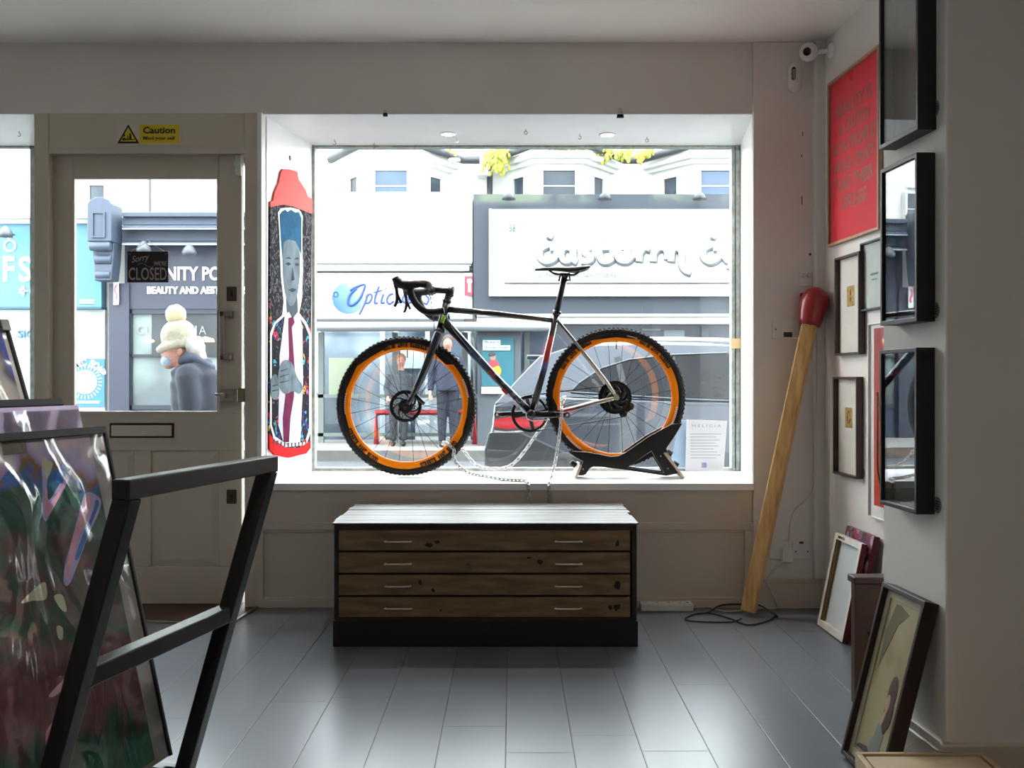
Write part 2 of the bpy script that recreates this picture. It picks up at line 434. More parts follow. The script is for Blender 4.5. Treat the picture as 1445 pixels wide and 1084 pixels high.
w.build('rim_lock', steel, door, bevel=0.002)
MB().box(dx(341), dx(350), D-0.028, D-0.012, dz(567), dz(548)).build('lock_keep', mat('brass_keep', c(150, 140, 115), 0.35, 0.9), door, bevel=0.001)
for y0_, y1_ in ((243, 277), (513, 548)):
    w = MB(); w.tube([(X0-0.004, t0-0.008, dz(y1_)), (X0-0.004, t0-0.008, dz(y0_))], 0.008, 10); w.box(X0-0.02, X0+0.012, t0-0.003, t0+0.001, dz(y1_-3), dz(y0_+3))
    w.build('hinge', steel, door)
w = MB(); w.box(dx(333), dx(341), t0-0.018, t0, dz(248), dz(218)); w.box(dx(330), dx(334), t0-0.01, t0, dz(236), dz(228)); w.build('door_bracket', whitepl, door, bevel=0.002)
# threshold: dark timber with metal strip
th = mat('dark_threshold_timber', c(62, 38, 24), 0.5, var=0.3, vs=12, stretch=(1, 6, 1))
def fl(px, py): Y = CZ*F/(py-535); return ((px-722)*Y/F, Y)
w = MB(); w.prism([(-2.15, 4.62), fl(322, 884), (-1.178, 4.79), (-1.2, 5.05), (-2.15, 5.05)], 0.0, 0.005)
struct('floor_threshold', w, th)
w = MB(); a, b = fl(322, 884), (-1.178, 4.785); w.bar((-2.15, 4.617, 0.006), (*a, 0.006), 0.014, 0.006); w.bar((*a, 0.006), (*b, 0.006), 0.014, 0.006)
struct('trim_5', w, steel)
# ---------------------------------------------------------------- plan chest
CHY = 4.092
def cx(px, Y=CHY): return (px-722)*Y/F
def cz(py, Y=CHY): return CZ-(py-535)*Y/F
t = NT('worn_chest_top', 0.45)
n1 = t.n('TexNoise'); mp = t.n('Mapping', (t.co,)); mp.inputs['Scale'].default_value = (2, 40, 2); t.t.links.new(mp.outputs[0], n1.inputs['Vector']); n1.inputs['Scale'].default_value = 1.5; n1.inputs['Detail'].default_value = 8
t.base(t.ramp(n1.outputs[0], [(0.35, c(40, 37, 35)), (0.5, c(82, 80, 78)), (0.65, c(112, 110, 106))])); t.bump(n1.outputs[0], 0.35, 0.004)
top_m = t.m
t = NT('worn_cream_drawer_paint', 0.5)
n1 = t.n('TexNoise', (t.co,)); n1.inputs['Scale'].default_value = 7; n1.inputs['Detail'].default_value = 7
mp = t.n('Mapping', (t.co,)); mp.inputs['Scale'].default_value = (2, 1, 14); n2 = t.n('TexNoise', (mp.outputs[0],)); n2.inputs['Scale'].default_value = 3; n2.inputs['Detail'].default_value = 6
k1 = t.ramp(n2.outputs[0], [(0.35, c(102, 78, 50)), (0.6, c(130, 102, 70)), (0.8, c(144, 116, 82))])
chip = t.ramp(n1.outputs[0], [(0.28, (1, 1, 1, 1)), (0.31, (0, 0, 0, 1))])
t.base(t.mix(chip, k1, c(30, 20, 14))); t.bump(n2.outputs[0], 0.15, 0.003)
draw_m = t.m
dark_wood = mat('black_stained_wood', c(34, 25, 19), 0.5, var=0.35, vs=5, stretch=(1, 1, 8), bump=0.1)
black_plinth = mat('black_plinth', c(13, 11, 10), 0.6, var=0.2)
CX0, CX1 = cx(469), cx(901); CT = 0.49
chest = thing('plan_chest', 'low wide plan chest with four worn cream drawers and dark frame under the window', 'plan chest', ((CX0+CX1)/2, 4.43, 0))
w = MB(); CB = 4.765
w.box(CX0+0.006, CX0+0.024, CHY+0.004, CB, cz(876), CT-0.006); w.box(CX1-0.026, CX1-0.006, CHY+0.004, CB, cz(876), CT-0.006)
w.box(CX0+0.006, CX1-0.006, CB-0.02, CB, cz(876), CT-0.006); w.box(CX0+0.01, CX1-0.01, CHY+0.004, CB, CT-0.034, CT-0.006)
w.box(CX0+0.01, CX1-0.01, CHY+0.004, CB, cz(879), cz(872)); w.box(CX0+0.02, CX1-0.02, CHY+0.03, CB, cz(876), CT-0.03)
w.build('carcass', dark_wood, chest, bevel=0.003)
MB().box(CX0+0.002, CX1-0.002, CHY+0.0, CB, 0, cz(877)).build('plinth', black_plinth, chest, bevel=0.002)
w = MB(); NP = 8; yy = CHY-0.004
for i in range(NP):     # planks of the top, ragged ends
    a = yy+(CB-yy)*i/NP; b = yy+(CB-yy)*(i+1)/NP-0.003
    j0 = random.uniform(-0.008, 0.008); j1 = random.uniform(-0.008, 0.008)
    w.box(CX0-0.001+j0*(i > 0), CX1+0.001+j1*(i > 0), a, b, CT-0.006, CT+random.uniform(-0.001, 0.001))
w.build('top', top_m, chest, bevel=0.002)
hm = mat('pale_drawer_pull', c(215, 205, 195), 0.3, 0.7)
stain = mat('dark_paint_chip', c(22, 15, 11), 0.7)
spots = {0: [(606, 769, 7, 4), (617, 765, 4, 3), (871, 767, 3, 5)], 1: [(762, 793, 4, 4), (746, 787, 3, 2)], 2: [(593, 822, 3, 4), (611, 833, 3, 3), (871, 826, 5, 6)], 3: [(861, 857, 4, 5), (870, 857, 6, 5), (622, 861, 1.5, 2)]}
for i, (a, b) in enumerate(((748.5, 777), (780, 808.5), (811.5, 840), (843, 871))):
    w = MB(); w.box(cx(478), cx(889), CHY-0.003, CHY+0.03, cz(b), cz(a))
    dr = w.build('drawer', draw_m, chest, bevel=0.003)
    for hx in (562, 802):
        h = MB(); zz = cz((a+b)/2+1)
        h.tube(smooth_path([(cx(hx-17), CHY-0.003, zz), (cx(hx-16.5), CHY-0.02, zz), (cx(hx+16.5), CHY-0.02, zz), (cx(hx+17), CHY-0.003, zz)], 4), 0.0036, 8)
        h.build('drawer_pull', hm, dr)
    for (sx, sy, rx, ry) in spots[i]:
        h = MB(); pts = []
        for q in range(12):
            an = q*math.pi/6; rr = random.uniform(0.65, 1.15)
            pts.append((cx(sx+rx*rr*math.cos(an)), cz(sy+ry*rr*math.sin(an))))
        h.prism(pts, 0, 0.0006, Matrix(((1, 0, 0, 0), (0, 0, -1, CHY-0.003), (0, 1, 0, 0), (0, 0, 0, 1))))
        h.build('paint_chip', stain, dr)

# ---------------------------------------------------------------- giant match
mt = thing('giant_match', 'oversized wooden match with a red head leaning in the corner', 'giant match', (1.075, 4.62, 0))
B0 = Vector((cx(1056, 4.62), 4.62, 0.02)); B1 = Wp(1143, 456, 4.69); ax = (B1-B0).normalized()
pale = NT('pale_match_timber', 0.45); mp = pale.n('Mapping', (pale.co,)); mp.inputs['Scale'].default_value = (25, 25, 1.2)
nn = pale.n('TexNoise', (mp.outputs[0],)); nn.inputs['Scale'].default_value = 2; nn.inputs['Detail'].default_value = 6
pale.base(pale.ramp(nn.outputs[0], [(0.3, c(186, 138, 78)), (0.7, c(222, 182, 120))]))
up = Vector((math.cos(math.radians(62)), math.sin(math.radians(62)), 0))
w = MB(); w.bar(B0, B1, 0.062, 0.062, up); w.build('stick', pale.m, mt, bevel=0.006)
redm = mat('red_match_head', c(150, 14, 22), 0.35, coat=0.3, bump=0.04, bs=50)
w = MB(); M = frame_m(B1-ax*0.012, up-ax*up.dot(ax), ax.cross(up))
prof = [(0.0, 0.0), (0.046, 0.0), (0.052, 0.02), (0.060, 0.06), (0.064, 0.10), (0.060, 0.13), (0.047, 0.158), (0.025, 0.174), (0, 0.178)]
if (M.to_3x3() @ Vector((0, 0, 1))).dot(ax) < 0: M = M @ Matrix.Rotation(math.pi, 4, 'X')
w.lathe(prof, M, 28); w.build('head', redm, mt)

# ---------------------------------------------------------------- frames on the right wall and the pier
def framed(name, label, cat, A, pxl, pxr, pyt, pyb, depth, border, fm, content, group=None, mount=None, vis=None):
    """frame flat on wall A: far edge at pxl, near edge at pxr, top and bottom rows read at the far edge"""
    a = on_wall(A, pxl, pyt, depth); b = on_wall(A, pxl, pyb, depth); e = on_wall(A, pxr, pyb, depth)
    wd = (Vector((e.x, e.y, 0))-Vector((a.x, a.y, 0))).length; ht = a.z-b.z
    ctr = Vector(((a.x+e.x)/2, (a.y+e.y)/2, (a.z+b.z)/2))-NW*(depth)
    root = thing(name, label, cat, (ctr.x, ctr.y, b.z), group)
    M = frame_m(ctr, -TW, (0, 0, 1))          # u = viewer's right (towards camera), v = up, n = into room
    if (M.to_3x3() @ Vector((0, 0, 1))).dot(NW) < 0: raise Exception('flip')
    x, y, bd = wd/2, ht/2, border
    w = MB(); w.prism([(-x, -y), (x, -y), (x, y), (-x, y)], 0.0, depth, M, 0, [[(-x+bd, -y+bd), (x-bd, -y+bd), (x-bd, y-bd), (-x+bd, y-bd)]])
    w.build('frame', fm, root, bevel=0.0015)
    content(root, M, x-bd, y-bd, depth)
    return root, M, x, y
oak = mat('oak_frame', c(176, 138, 108), 0.5, var=0.12, vs=20, stretch=(8, 8, 1))
brown = mat('dark_brown_frame', c(58, 34, 28), 0.4, var=0.2, vs=15)
blk = mat('black_frame', c(16, 16, 18), 0.45)
cover = glass_mat('picture_glass', (0.98, 0.98, 0.98), .45)
def sheet(root, M, x, y, z, m, name='print', z0=0.002):
    return MB().prism([(-x, -y), (x, -y), (x, y), (-x, y)], z0, z, M).build(name, m, root)
def glz(root, M, x, y, z): sheet(root, M, x, y, z+0.002, cover, 'glazing', z)
def c_red(root, M, x, y, d):
    p = sheet(root, M, x, y, 0.010, mat('red_poster', c(236, 14, 50), 0.7, var=0.03))
    w = MB(); H = 2*y
    for i, s in enumerate(('REALITY IS', 'A CRUTCH', 'FOR PEOPLE', "WHO CAN'T", 'TAKE THEIR', 'DRUGS')):
        wd = (0.72, 0.62, 0.84, 0.84, 0.78, 0.50)[i]
        w.text(s, M @ Matrix.Translation((0, y*0.60-i*H*0.115, 0.0101)), 2*x*wd, H*0.082, 0.0006, 0, bold=0.012)
    w.build('lettering', mat('bronze_ink', c(142, 92, 74), 0.5), p)
    glz(root, M, x, y, 0.014)
framed('red_poster', 'tall red slogan poster in an oak frame high on the right wall', 'poster', AW, 1167, 1239, 119, 349, 0.022, 0.012, oak, c_red)
def c_small(txt):
    def f(root, M, x, y, d):
        p = sheet(root, M, x, y, 0.008, mat('cream_mount', c(232, 228, 220), 0.8))
        w = MB(); w.prism([(-x*.34, -y*.03), (x*.30, -y*.03), (x*.30, y*.40), (-x*.34, y*.40)], 0.008, 0.009, M)
        q = w.build('miniature_picture', mat('gold_leaf_card', c(190, 152, 78), 0.4, 0.3, var=0.3, vs=60), p)
        w = MB()
        if txt: w.ell(M @ Vector((-x*.02, y*.26, 0.009)), (0.001, 0.01, 0.014)); w.ell(M @ Vector((-x*.02, y*.12, 0.009)), (0.001, 0.007, 0.012))
        else: w.tube([M @ Vector((x*.14*math.cos(k*.5), y*.2+y*.13*math.sin(k*.5), 0.0092)) for k in range(13)], 0.0016, 6)
        w.build('miniature_motif', mat('dark_ink', c(70, 48, 30), 0.6), q)
        glz(root, M, x, y, 0.012)
    return f
framed('picture_frame', 'dark brown frame with tiny gold picture, upper one of the pair by the match', 'picture', AW, 1177, 1211.5, 365, 502, 0.03, 0.010, brown, c_small(1))
framed('picture_frame', 'dark brown frame with tiny gold picture, lower one, above the leaning canvases', 'picture', AW, 1175, 1208.5, 532, 668, 0.03, 0.010, brown, c_small(0))
def c_green2(root, M, x, y, d):
    p = sheet(root, M, x, y, 0.006, mat('pale_grey_sheet', c(205, 212, 210), 0.6, var=0.06, vs=12, bump=0.3, bs=14))
    w = MB(); w.box(-x*.32, x*.32, y*.0, y*.07, 0.006, 0.0068, 0, M); w.box(-x*.38, x*.38, y*.02, y*.045, 0.006, 0.0069, 0, M); w.box(-x*.24, x*.24, -y*.15, -y*.11, 0.006, 0.0068, 0, M)
    w.build('green_print', mat('green_ink', c(70, 130, 95), 0.6), p)
    glz(root, M, x, y, 0.010)
framed('picture_frame', 'small black frame holding a pale sheet with a tiny green mark, under the red poster', 'picture', AW, 1213, 1246, 344, 440, 0.02, 0.008, mat('dark_slate_frame', c(40, 44, 46), 0.5), c_green2)
def c_orange(root, M, x, y, d):
    p = sheet(root, M, x, y, 0.008, paper)
    t = NT('red_orange_fade', 0.4); s = t.n('SeparateXYZ', (t.co,)); t.base(t.ramp(t.math('MULTIPLY', s.outputs[2], 1.1), [(0.1, c(214, 62, 22)), (0.8, c(168, 40, 36))]))
    q = MB().prism([(-x*.72, -y*.88), (x, -y*.88), (x, y*.96), (-x*.72, y*.96)], 0.008, 0.0095, M).build('red_field', t.m, p)
    w = MB(); w.tube([M @ Vector((-x*.45, y*.3, 0.01)), M @ Vector((-x*.45, -y*.5, 0.01)), M @ Vector((-x*.2, -y*.7, 0.01))], 0.004, 6); w.build('brush_line', blackmatt, q)
    glz(root, M, x, y, 0.014)
framed('picture_frame', 'white framed red and orange artwork mostly hidden behind the pier', 'picture', AW, 1224, 1268, 457, 729, 0.018, 0.006, whitepl, c_orange)
def c_dark(tone, fig):
    def f(root, M, x, y, d):
        t = NT('photo_print_'+str(tone), 0.5); s = t.n('SeparateXYZ', (t.co,)); nz = t.n('TexNoise', (t.co,)); nz.inputs['Scale'].default_value = 9
        t.base(t.ramp(nz.outputs[0], [(0.35, c(*tone)), (0.6, c(*[min(255, v+28) for v in tone])), (0.75, c(*[min(255, v+70) for v in tone]))]))
        p = sheet(root, M, x, y, 0.010, t.m)
        fw = MB()
        for (u, v, ru, rv) in fig: fw.ell(M @ Vector((u*x, v*y, 0.010)), (ru*x, rv*y, 0.0012), M.to_3x3().to_4x4(), 20, 8)
        if fig: fw.build('printed_figure', mat('skin_grey_print', c(112, 84, 78), 0.6, var=0.3, vs=25), p)
        sheet(root, M, x, y, d-0.006, glass_mat('glossy_picture_glass', (0.9, 0.92, 0.94), 1.7), 'glazing', d-0.009)
    return f
framed('picture_frame', 'deep black box frame cut by the top of the view, highest on the pier', 'picture', AP, 1240, 1295, -14, 212, 0.05, 0.012, blk, c_dark((48, 42, 44), [(0.1, 0.25, .3, .16), (.1, -.15, .4, .3)]), 'black box frames on the pier')
framed('picture_frame', 'deep black box frame at eye level on the pier, with saddle-like reflection', 'picture', AP, 1242, 1293.5, 240, 460, 0.05, 0.012, blk, c_dark((30, 34, 44), [(0, .3, .3, .14), (0, 0.0, .4, .22)]), 'black box frames on the pier')
framed('picture_frame', 'deep black box frame reflecting the wheel and chain, lowest on the pier', 'picture', AP, 1241, 1293, 494, 711, 0.05, 0.012, blk, c_dark((26, 30, 40), []), 'black box frames on the pier')
# small round label stickers
stk = mat('grey_round_label', c(120, 118, 118), 0.5)
for A, px, py, lab in ((AP, 1320, 153, 'round grey price sticker beside the highest black frame'), (AP, 1320, 438, 'round grey price sticker beside the middle black frame'), (AP, 1323, 713, 'round grey price sticker beside the lowest black frame'),
                   (AW, 1218, 492, 'round price sticker right of the upper brown frame'), (AW, 1217, 667, 'round price sticker right of the lower brown frame')):
    p = on_wall(A, px, py, 0.0008); M = frame_m(p, -TW, (0, 0, 1)); k = 1.0
    w = MB(); w.lathe([(0, 0.0012), (0.021, 0.0012), (0.021, -0.001)], M, 24, sm=False)
    o = tag(w.build('label_sticker', stk), lab, 'sticker', 'round price stickers'); WL[o.name] = o.location.copy()
    w = MB()
    for i, (a, b) in enumerate(((-.011, .011), (-.015, .014), (-.013, .013), (-.009, .009))): w.box(a, b, .0085-i*.0065, .0115-i*.0065, .0012, .0016, 0, M)
    w.build('print', mat('black_ink', c(25, 25, 25), 0.6), o)

# ---------------------------------------------------------------- things leaning at the right
def lean(name, label, cat, b0, b1, t0, t1, thick, mats, rim, depth_in, group=None, parts=()):
    """b0,b1: far/near bottom corners of the face, t0,t1: far/near top corners; body lies behind the face (away from the room)"""
    b0, b1, t0, t1 = map(Vector, (b0, b1, t0, t1)); u = (b1-b0); W = u.length; u.normalize(); v = (t0-b0); H = v.length
    M = frame_m((b0+b1+t0+t1)/4, u, v)
    root = thing(name, label, cat, ((b0.x+b1.x)/2, (b0.y+b1.y)/2, 0), group)
    return root, M, W/2, H/2
def fwall(px, py): x, y = fl(px, py); return Vector((x, y, 0))
b0 = fwall(1153, 882.5); b1 = fwall(1188.4, 909)
u = (b1-b0).normalized(); 
t0 = Wp(1178.8, 752.5, b0.y+0.005); t1 = t0+(b1-b0)
th_n = None
def canvas(name, label, b0, b1, t0, thick, side_m, group, back=True, face=None):
    v = t0-b0; W = (b1-b0).length; H = v.length
    M0 = frame_m((b0+b1)/2+v/2, b1-b0, v)
    nn_ = M0.to_3x3() @ Vector((0, 0, 1))
    # lift so the lowest edge rests on the floor
    lift = max(0, -min(0, (nn_*-thick).z)); M = Matrix.Translation((0, 0, lift+0.0005)) @ M0
    root = thing(name, label, 'canvas', ((b0.x+b1.x)/2, (b0.y+b1.y)/2, 0), group)
    x, y, r = W/2, H/2, 0.026
    if back:
        w = MB(); w.prism([(-x, -y), (x, -y), (x, y), (-x, y)], -thick+0.003, 0, M, 0, [[(-x+r, -y+r), (x-r, -y+r), (x-r, y-r), (-x+r, y-r)]])
        w.build('stretcher_bars', mat('whitewashed_bar', c(214, 208, 200), 0.7, var=0.08, vs=20), root, bevel=0.001)
        w = MB(); w.box(-x+r-.001, -x+r+.001, -y+r, y-r, -thick+.003, -.001, 0, M); w.box(-x+r-.001, -x+r+.012, -y+r, y-r, -thick+.003, -.006, 0, M); w.build('inner_bar', mat('raw_pine', c(112, 82, 48), .7), root)
        w = MB(); w.box(-x, x, -y, y, -thick, -thick+0.003, 0, M); w.build('canvas', mat('raw_canvas', c(196, 204, 206), 0.8, var=0.03), root)
        w = MB(); w.box(x, x+0.002, -y, y, -thick, 0, 0, M); w.box(-x, x, -y-0.0, -y+0.002, -thick, -0.002, 0, M); w.build('painted_edge', side_m, root)
        w = MB(); w.text('MINCE', M @ Matrix.Translation((-x*.48, y-r*.5, 0)), x*.5, 0.012, 0.0006, bold=0.05) 
        w.build('stamp', blackmatt, root)
    else:
        MB().box(-x, x, -y, y, -thick, 0, 0, M).build('canvas', face, root, bevel=0.001)
        w = MB(); w.box(x, x+0.002, -y, y, -thick, 0, 0, M); w.build('painted_edge', side_m, root)
    return M
darkred = mat('dark_red_edge', c(96, 14, 24), 0.5)
canvas('stretched_canvas', 'white wooden back of a stretched canvas with dark red sides, front of the leaning stack', b0, b1, t0, 0.022, darkred, 'canvases leaning on the right wall')
sh = Vector((0.030, -0.02, 0))
colr = NT('colour_patch_print', 0.5); vo = colr.n('TexVoronoi', (colr.co,)); vo.inputs['Scale'].default_value = 30
colr.base(colr.ramp(vo.outputs['Color'], [(0.2, c(60, 40, 90)), (0.4, c(150, 40, 60)), (0.6, c(40, 30, 40)), (0.8, c(170, 140, 160))]))
canvas('stretched_canvas', 'dark canvas with a purple and red strip showing, second in the leaning stack', b0+sh, b1+sh, t0+sh+Vector((0.012, 0, 0.032)), 0.024, darkred, 'canvases leaning on the right wall', False, colr.m)
b2 = Vector((1.42, 4.05, 0)); b3 = Vector((1.445, 3.70, 0))
canvas('backing_board', 'pale grey backing board leaning at the wall behind the brown panel', b2, b3, b2+Vector((0.045, 0, 0.47)), 0.008, black_m, None, False, mat('pale_board', c(196, 192, 186), 0.7))
# brown panel
w = MB(); w.box(1.115, 1.50, 3.36, 3.40, 0.0, 0.40); w.box(1.108, 1.50, 3.345, 3.415, 0.395, 0.418)
bp = thing('brown_panel', 'dark brown wooden panel standing on edge between canvases and painting', 'panel', (1.3, 3.38, 0))
w.build('board', mat('dark_brown_wood', c(66, 40, 28), 0.45, var=0.15, vs=6), bp, bevel=0.004)
MB().tube([(1.16, 3.362, 0.235), (1.16, 3.352, 0.235)], 0.007, 12).build('screw_plug', mat('brown_plug', c(50, 32, 24), 0.5), bp)
# leaning framed painting
b0 = Vector((0.9226, 2.907, 0)); dirn = Vector((KW, -1, 0)).normalized(); b1 = b0+dirn*0.262; v = Vector((1.044-0.9226, 0, 0.48))
M0 = frame_m((b0+b1)/2+v/2, dirn, v); x, y = 0.131, v.length/2; th_ = 0.04
nn_ = M0.to_3x3() @ Vector((0, 0, 1)); M = Matrix.Translation((0, 0, max(0, (nn_*th_).z)+0.0005)) @ M0
pt = thing('framed_painting', 'dark brown framed painting of a long-haired figure, leaning on the pier', 'painting', (b0.x, 2.78, 0))
r = 0.013
w = MB(); w.prism([(-x, -y), (x, -y), (x, y), (-x, y)], -th_, 0, M, 0, [[(-x+r, -y+r), (x-r, -y+r), (x-r, y-r), (-x+r, y-r)]]); w.box(-x+.005, x-.005, -y+.005, y-.005, -th_, -th_+0.004, 0, M)
w.build('frame', mat('aubergine_frame', c(44, 28, 28), 0.45, var=0.1), pt, bevel=0.0015)
w = MB(); r2 = 0.035; w.prism([(-x+r, -y+r), (x-r, -y+r), (x-r, y-r), (-x+r, y-r)], -0.020, -0.016, M, 0, [[(-x+r2, -y+r2), (x-r2, -y+r2), (x-r2, y-r2), (-x+r2, y-r2)]])
w.build('mount', mat('beige_mount', c(178, 168, 146), 0.7), pt, bevel=0.001)
t = NT('ochre_painting', 0.5, coat=0.2); nz = t.n('TexNoise', (t.co,)); nz.inputs['Scale'].default_value = 5; sp = t.n('SeparateXYZ', (t.co,))
t.base(t.ramp(nz.outputs[0], [(0.3, c(110, 100, 62)), (0.5, c(164, 152, 112)), (0.7, c(176, 168, 132))]))
w = MB(); w.box(-x+r2, x-r2, -y+r2, y-r2, -0.026, -0.020, 0, M); pa = w.build('painting', t.m, pt)
def pe(name, m, lst, par):
    w = MB()
    for (a, b, ra, rb, rot) in lst: w.ell(M @ Vector((a, b, (-0.020 if 'hair' not in name else -0.0196) if 'face' not in name else -0.0188)), (ra, rb, 0.0012), M.to_3x3().to_4x4() @ Matrix.Rotation(rot, 4, 'Z'), 20, 8)
    return w.build(name, m, par)
pe('painted_hair', mat('chestnut_paint', c(66, 36, 26), 0.6), [(0.042, -0.02, 0.026, 0.050, 0), (0.044, -0.065, 0.026, 0.052, .1), (0.040, -0.095, .018, .036, 0)], pa)
pe('painted_face', mat('flesh_paint', c(176, 146, 112), 0.6), [(0.032, -0.050, 0.012, 0.026, 0), (0.026, -0.09, 0.008, 0.026, -.3)], pa)
pe('painted_dress', mat('grey_blue_paint', c(124, 128, 122), 0.6), [(0.020, -0.150, 0.028, 0.058, -.15), (0.012, -0.175, 0.034, 0.034, 0)], pa)
w = MB(); w.prism([(-0.09, -0.205), (0.0, -0.205), (-0.03, -0.187), (-0.075, -0.193)], -0.020, -0.0192, M); w.build('painted_table', mat('slate_paint', c(70, 68, 72), 0.6), pa)
w = MB(); w.prism([(-0.055, 0.205), (-0.03, 0.205), (0.03, 0.19), (-0.02, 0.15), (-.075, .02), (-.08, .12)], -0.020, -0.0192, M); w.build('painted_shade', mat('olive_paint', c(104, 92, 60), 0.6), pa)
# shallow pale wooden tray frame at the bottom right
tr = thing('wooden_tray_frame', 'shallow pale wood frame lying flat at the bottom right edge', 'frame', (1.02, 2.2, 0))
q0 = Wp(1203, 1063, 2.59); q1 = Wp(1387, 1056, 2.59); zt_ = 0.128
M = frame_m((0.861, 2.59, 0), (1, 0.0, 0), (-0.035, -1, 0))
M = Matrix(((1, -0.045, 0, 0.858), (0, -1, 0, 2.585), (0, 0, 1, 0), (0, 0, 0, 1)))
w = MB(); hw = 0.322; hl = 0.75
w.box(0, hw, 0, 0.014, 0, zt_, 0, M); w.box(0, hw, hl-.014, hl, 0, zt_, 0, M); w.box(0, 0.014, 0.014, hl-.014, 0, zt_, 0, M); w.box(hw-.014, hw, 0.014, hl-.014, 0, zt_, 0, M)
pw = mat('pale_birch', c(196, 172, 134), 0.55, var=0.12, vs=8, stretch=(1, 6, 6))
w.build('sides', pw, tr, bevel=0.002)
w = MB(); w.box(0.02, hw-0.02, 0.022, hl-0.022, 0.0, zt_-0.004, 0, M); w.build('panel', mat('birch_panel', c(206, 186, 150), 0.6, var=0.06, vs=3, stretch=(1, 8, 1)), tr)
w = MB(); w.tube(smooth_path([M @ Vector((0.12, 0.01, zt_)), M @ Vector((0.14, 0.0, zt_+0.018)), M @ Vector((0.17, 0.005, zt_+0.03)), M @ Vector((0.20, 0.01, zt_+0.006)), M @ Vector((0.24, 0.01, zt_+.002))], 5), 0.0014, 6)
w.build('picture_wire', mat('wire_straw', c(170, 150, 110), 0.5), tr)

# ---------------------------------------------------------------- sockets, cables, alarm devices
YF = D-0.012
def plate(name, label, x0, x1, y0, y1, col, cat='socket', group=None):
    r = thing(name, label, cat, (cx((x0+x1)/2, YF), YF, cz(y1, YF)), group)
    MB().box(cx(x0, YF), cx(x1, YF), YF-0.009, YF, cz(y1, YF), cz(y0, YF)).build('plate', col, r, bevel=0.003)
    return r
def bit(r, name, x0, x1, y0, y1, d, m, b=0.001, d0=0.008): return MB().box(cx(x0, YF), cx(x1, YF), YF-d, YF-d0, cz(y1, YF), cz(y0, YF)).build(name, m, r, bevel=b)
s = plate('wall_socket', 'white double socket with a plugged in adaptor, low on the pillar', 1086, 1117, 763, 789, whitepl)
bit(s, 'adaptor', 1101, 1116, 771, 792, 0.045, whitepl, 0.003); bit(s, 'switch', 1090, 1096, 766, 773, 0.012, whitepl)
s = plate('wall_socket', 'white switched socket nearest the corner, low on the pillar', 1118, 1143, 763, 789, whitepl)
bit(s, 'switch', 1127, 1133, 764, 767, 0.012, darkgrey)
for a, b in ((1121.5, 777), (1138, 777)): bit(s, 'screw', a, a+2, b, b+2, 0.0095, darkgrey, 0)
bit(s, 'fuse_holder', 1129, 1135, 769, 778, 0.011, whitepl)
s = plate('wall_switch', 'white fused switch plate with dark rocker behind the match', 1089, 1127, 452, 478, whitepl, 'switch')
bit(s, 'rocker', 1105, 1117, 469, 476, 0.012, darkgrey); bit(s, 'screw', 1093, 1095, 464, 466, 0.0095, darkgrey, 0)
s = thing('alarm_call_point', 'small red box on the wall half hidden by the match head', 'alarm', (cx(1131, YF), YF, cz(446, YF)))
MB().box(cx(1128.5, YF), cx(1142, YF), YF-0.02, YF, cz(446, YF), cz(414, YF)).build('housing', mat('red_plastic', c(150, 22, 30), 0.4), s, bevel=0.003)
bit(s, 'label', 1130.5, 1135, 424, 437, 0.0215, mat('dark_red', c(90, 10, 16), 0.5), 0, 0.0195)
s = thing('wall_mount', 'small white plate with two round pegs above the match head', 'bracket', (cx(1136, YF), YF, cz(405, YF)))
MB().box(cx(1128, YF), cx(1146, YF), YF-0.006, YF, cz(404, YF), cz(383, YF)).build('plate', wallp, s, bevel=0.002)
for a in (1133, 1141): MB().tube([(cx(a, YF), YF-0.005, cz(389, YF)), (cx(a, YF), YF-0.02, cz(389, YF))], 0.0095, 14).build('peg', whitepl, s)
# motion sensor and camera
s = thing('motion_sensor', 'white capsule shaped motion sensor high on the pillar', 'sensor', (cx(1120, YF), YF, cz(133, YF)))
w = MB(); x_, za, zb_ = cx(1120.5, YF), cz(99, YF), cz(122, YF)
prof = []
rs = 0.031
pts = [Vector((x_, YF-0.02, zb_-0.030+0.002*i)) for i in range(0)]
N = 14; L = [(zb_-rs*0.98*math.cos(i*math.pi/2/6), rs*math.sin(i*math.pi/2/6)) for i in range(7)]+[(za+rs*0.98*math.sin(i*math.pi/2/6), rs*math.cos(i*math.pi/2/6)) for i in range(7)]
w.lathe([(max(r_, 0.0001), z_) for z_, r_ in L], Matrix.Translation((x_, YF-0.012, 0)) @ Matrix.Diagonal((1, 1.1, 1, 1)), 24)
w.build('body', whitepl, s)
w = MB(); M = Matrix(((1, 0, 0, cx(1116.5, YF)), (0, 0, -1, YF-0.038), (0, 1, 0, 0), (0, 0, 0, 1)))
pl = [(0.0085*math.cos(a*math.pi/8), cz(101, YF)+0.0085*math.sin(a*math.pi/8)) for a in range(0, 9)]+[(0.0085*math.cos(a*math.pi/8), cz(114, YF)+0.0085*math.sin(a*math.pi/8)) for a in range(8, 17)]
w.prism(pl, -0.012, 0.008, M); sl = w.build('sensor_slot', blackmatt, s)
w = MB(); w.prism([(a*.7, (b-cz(107, YF))*.8+cz(107, YF)-0.004) for a, b in pl], 0.006, 0.0092, M); w.build('slot_insert', mat('sensor_insert', c(150, 140, 132), 0.4), sl)
s = thing('security_camera', 'white round security camera in the top corner', 'camera', (cx(1148, 4.7), 4.7, cz(84, 4.7)))
cc = Wp(1141, 73.5, 4.70)
w = MB(); w.ell(cc, (0.040, 0.046, 0.041), None, 28, 16); w.tube([cc, cc+Vector((0.05, 0.02, 0.0))], 0.012, 12); w.build('housing', whitepl, s)
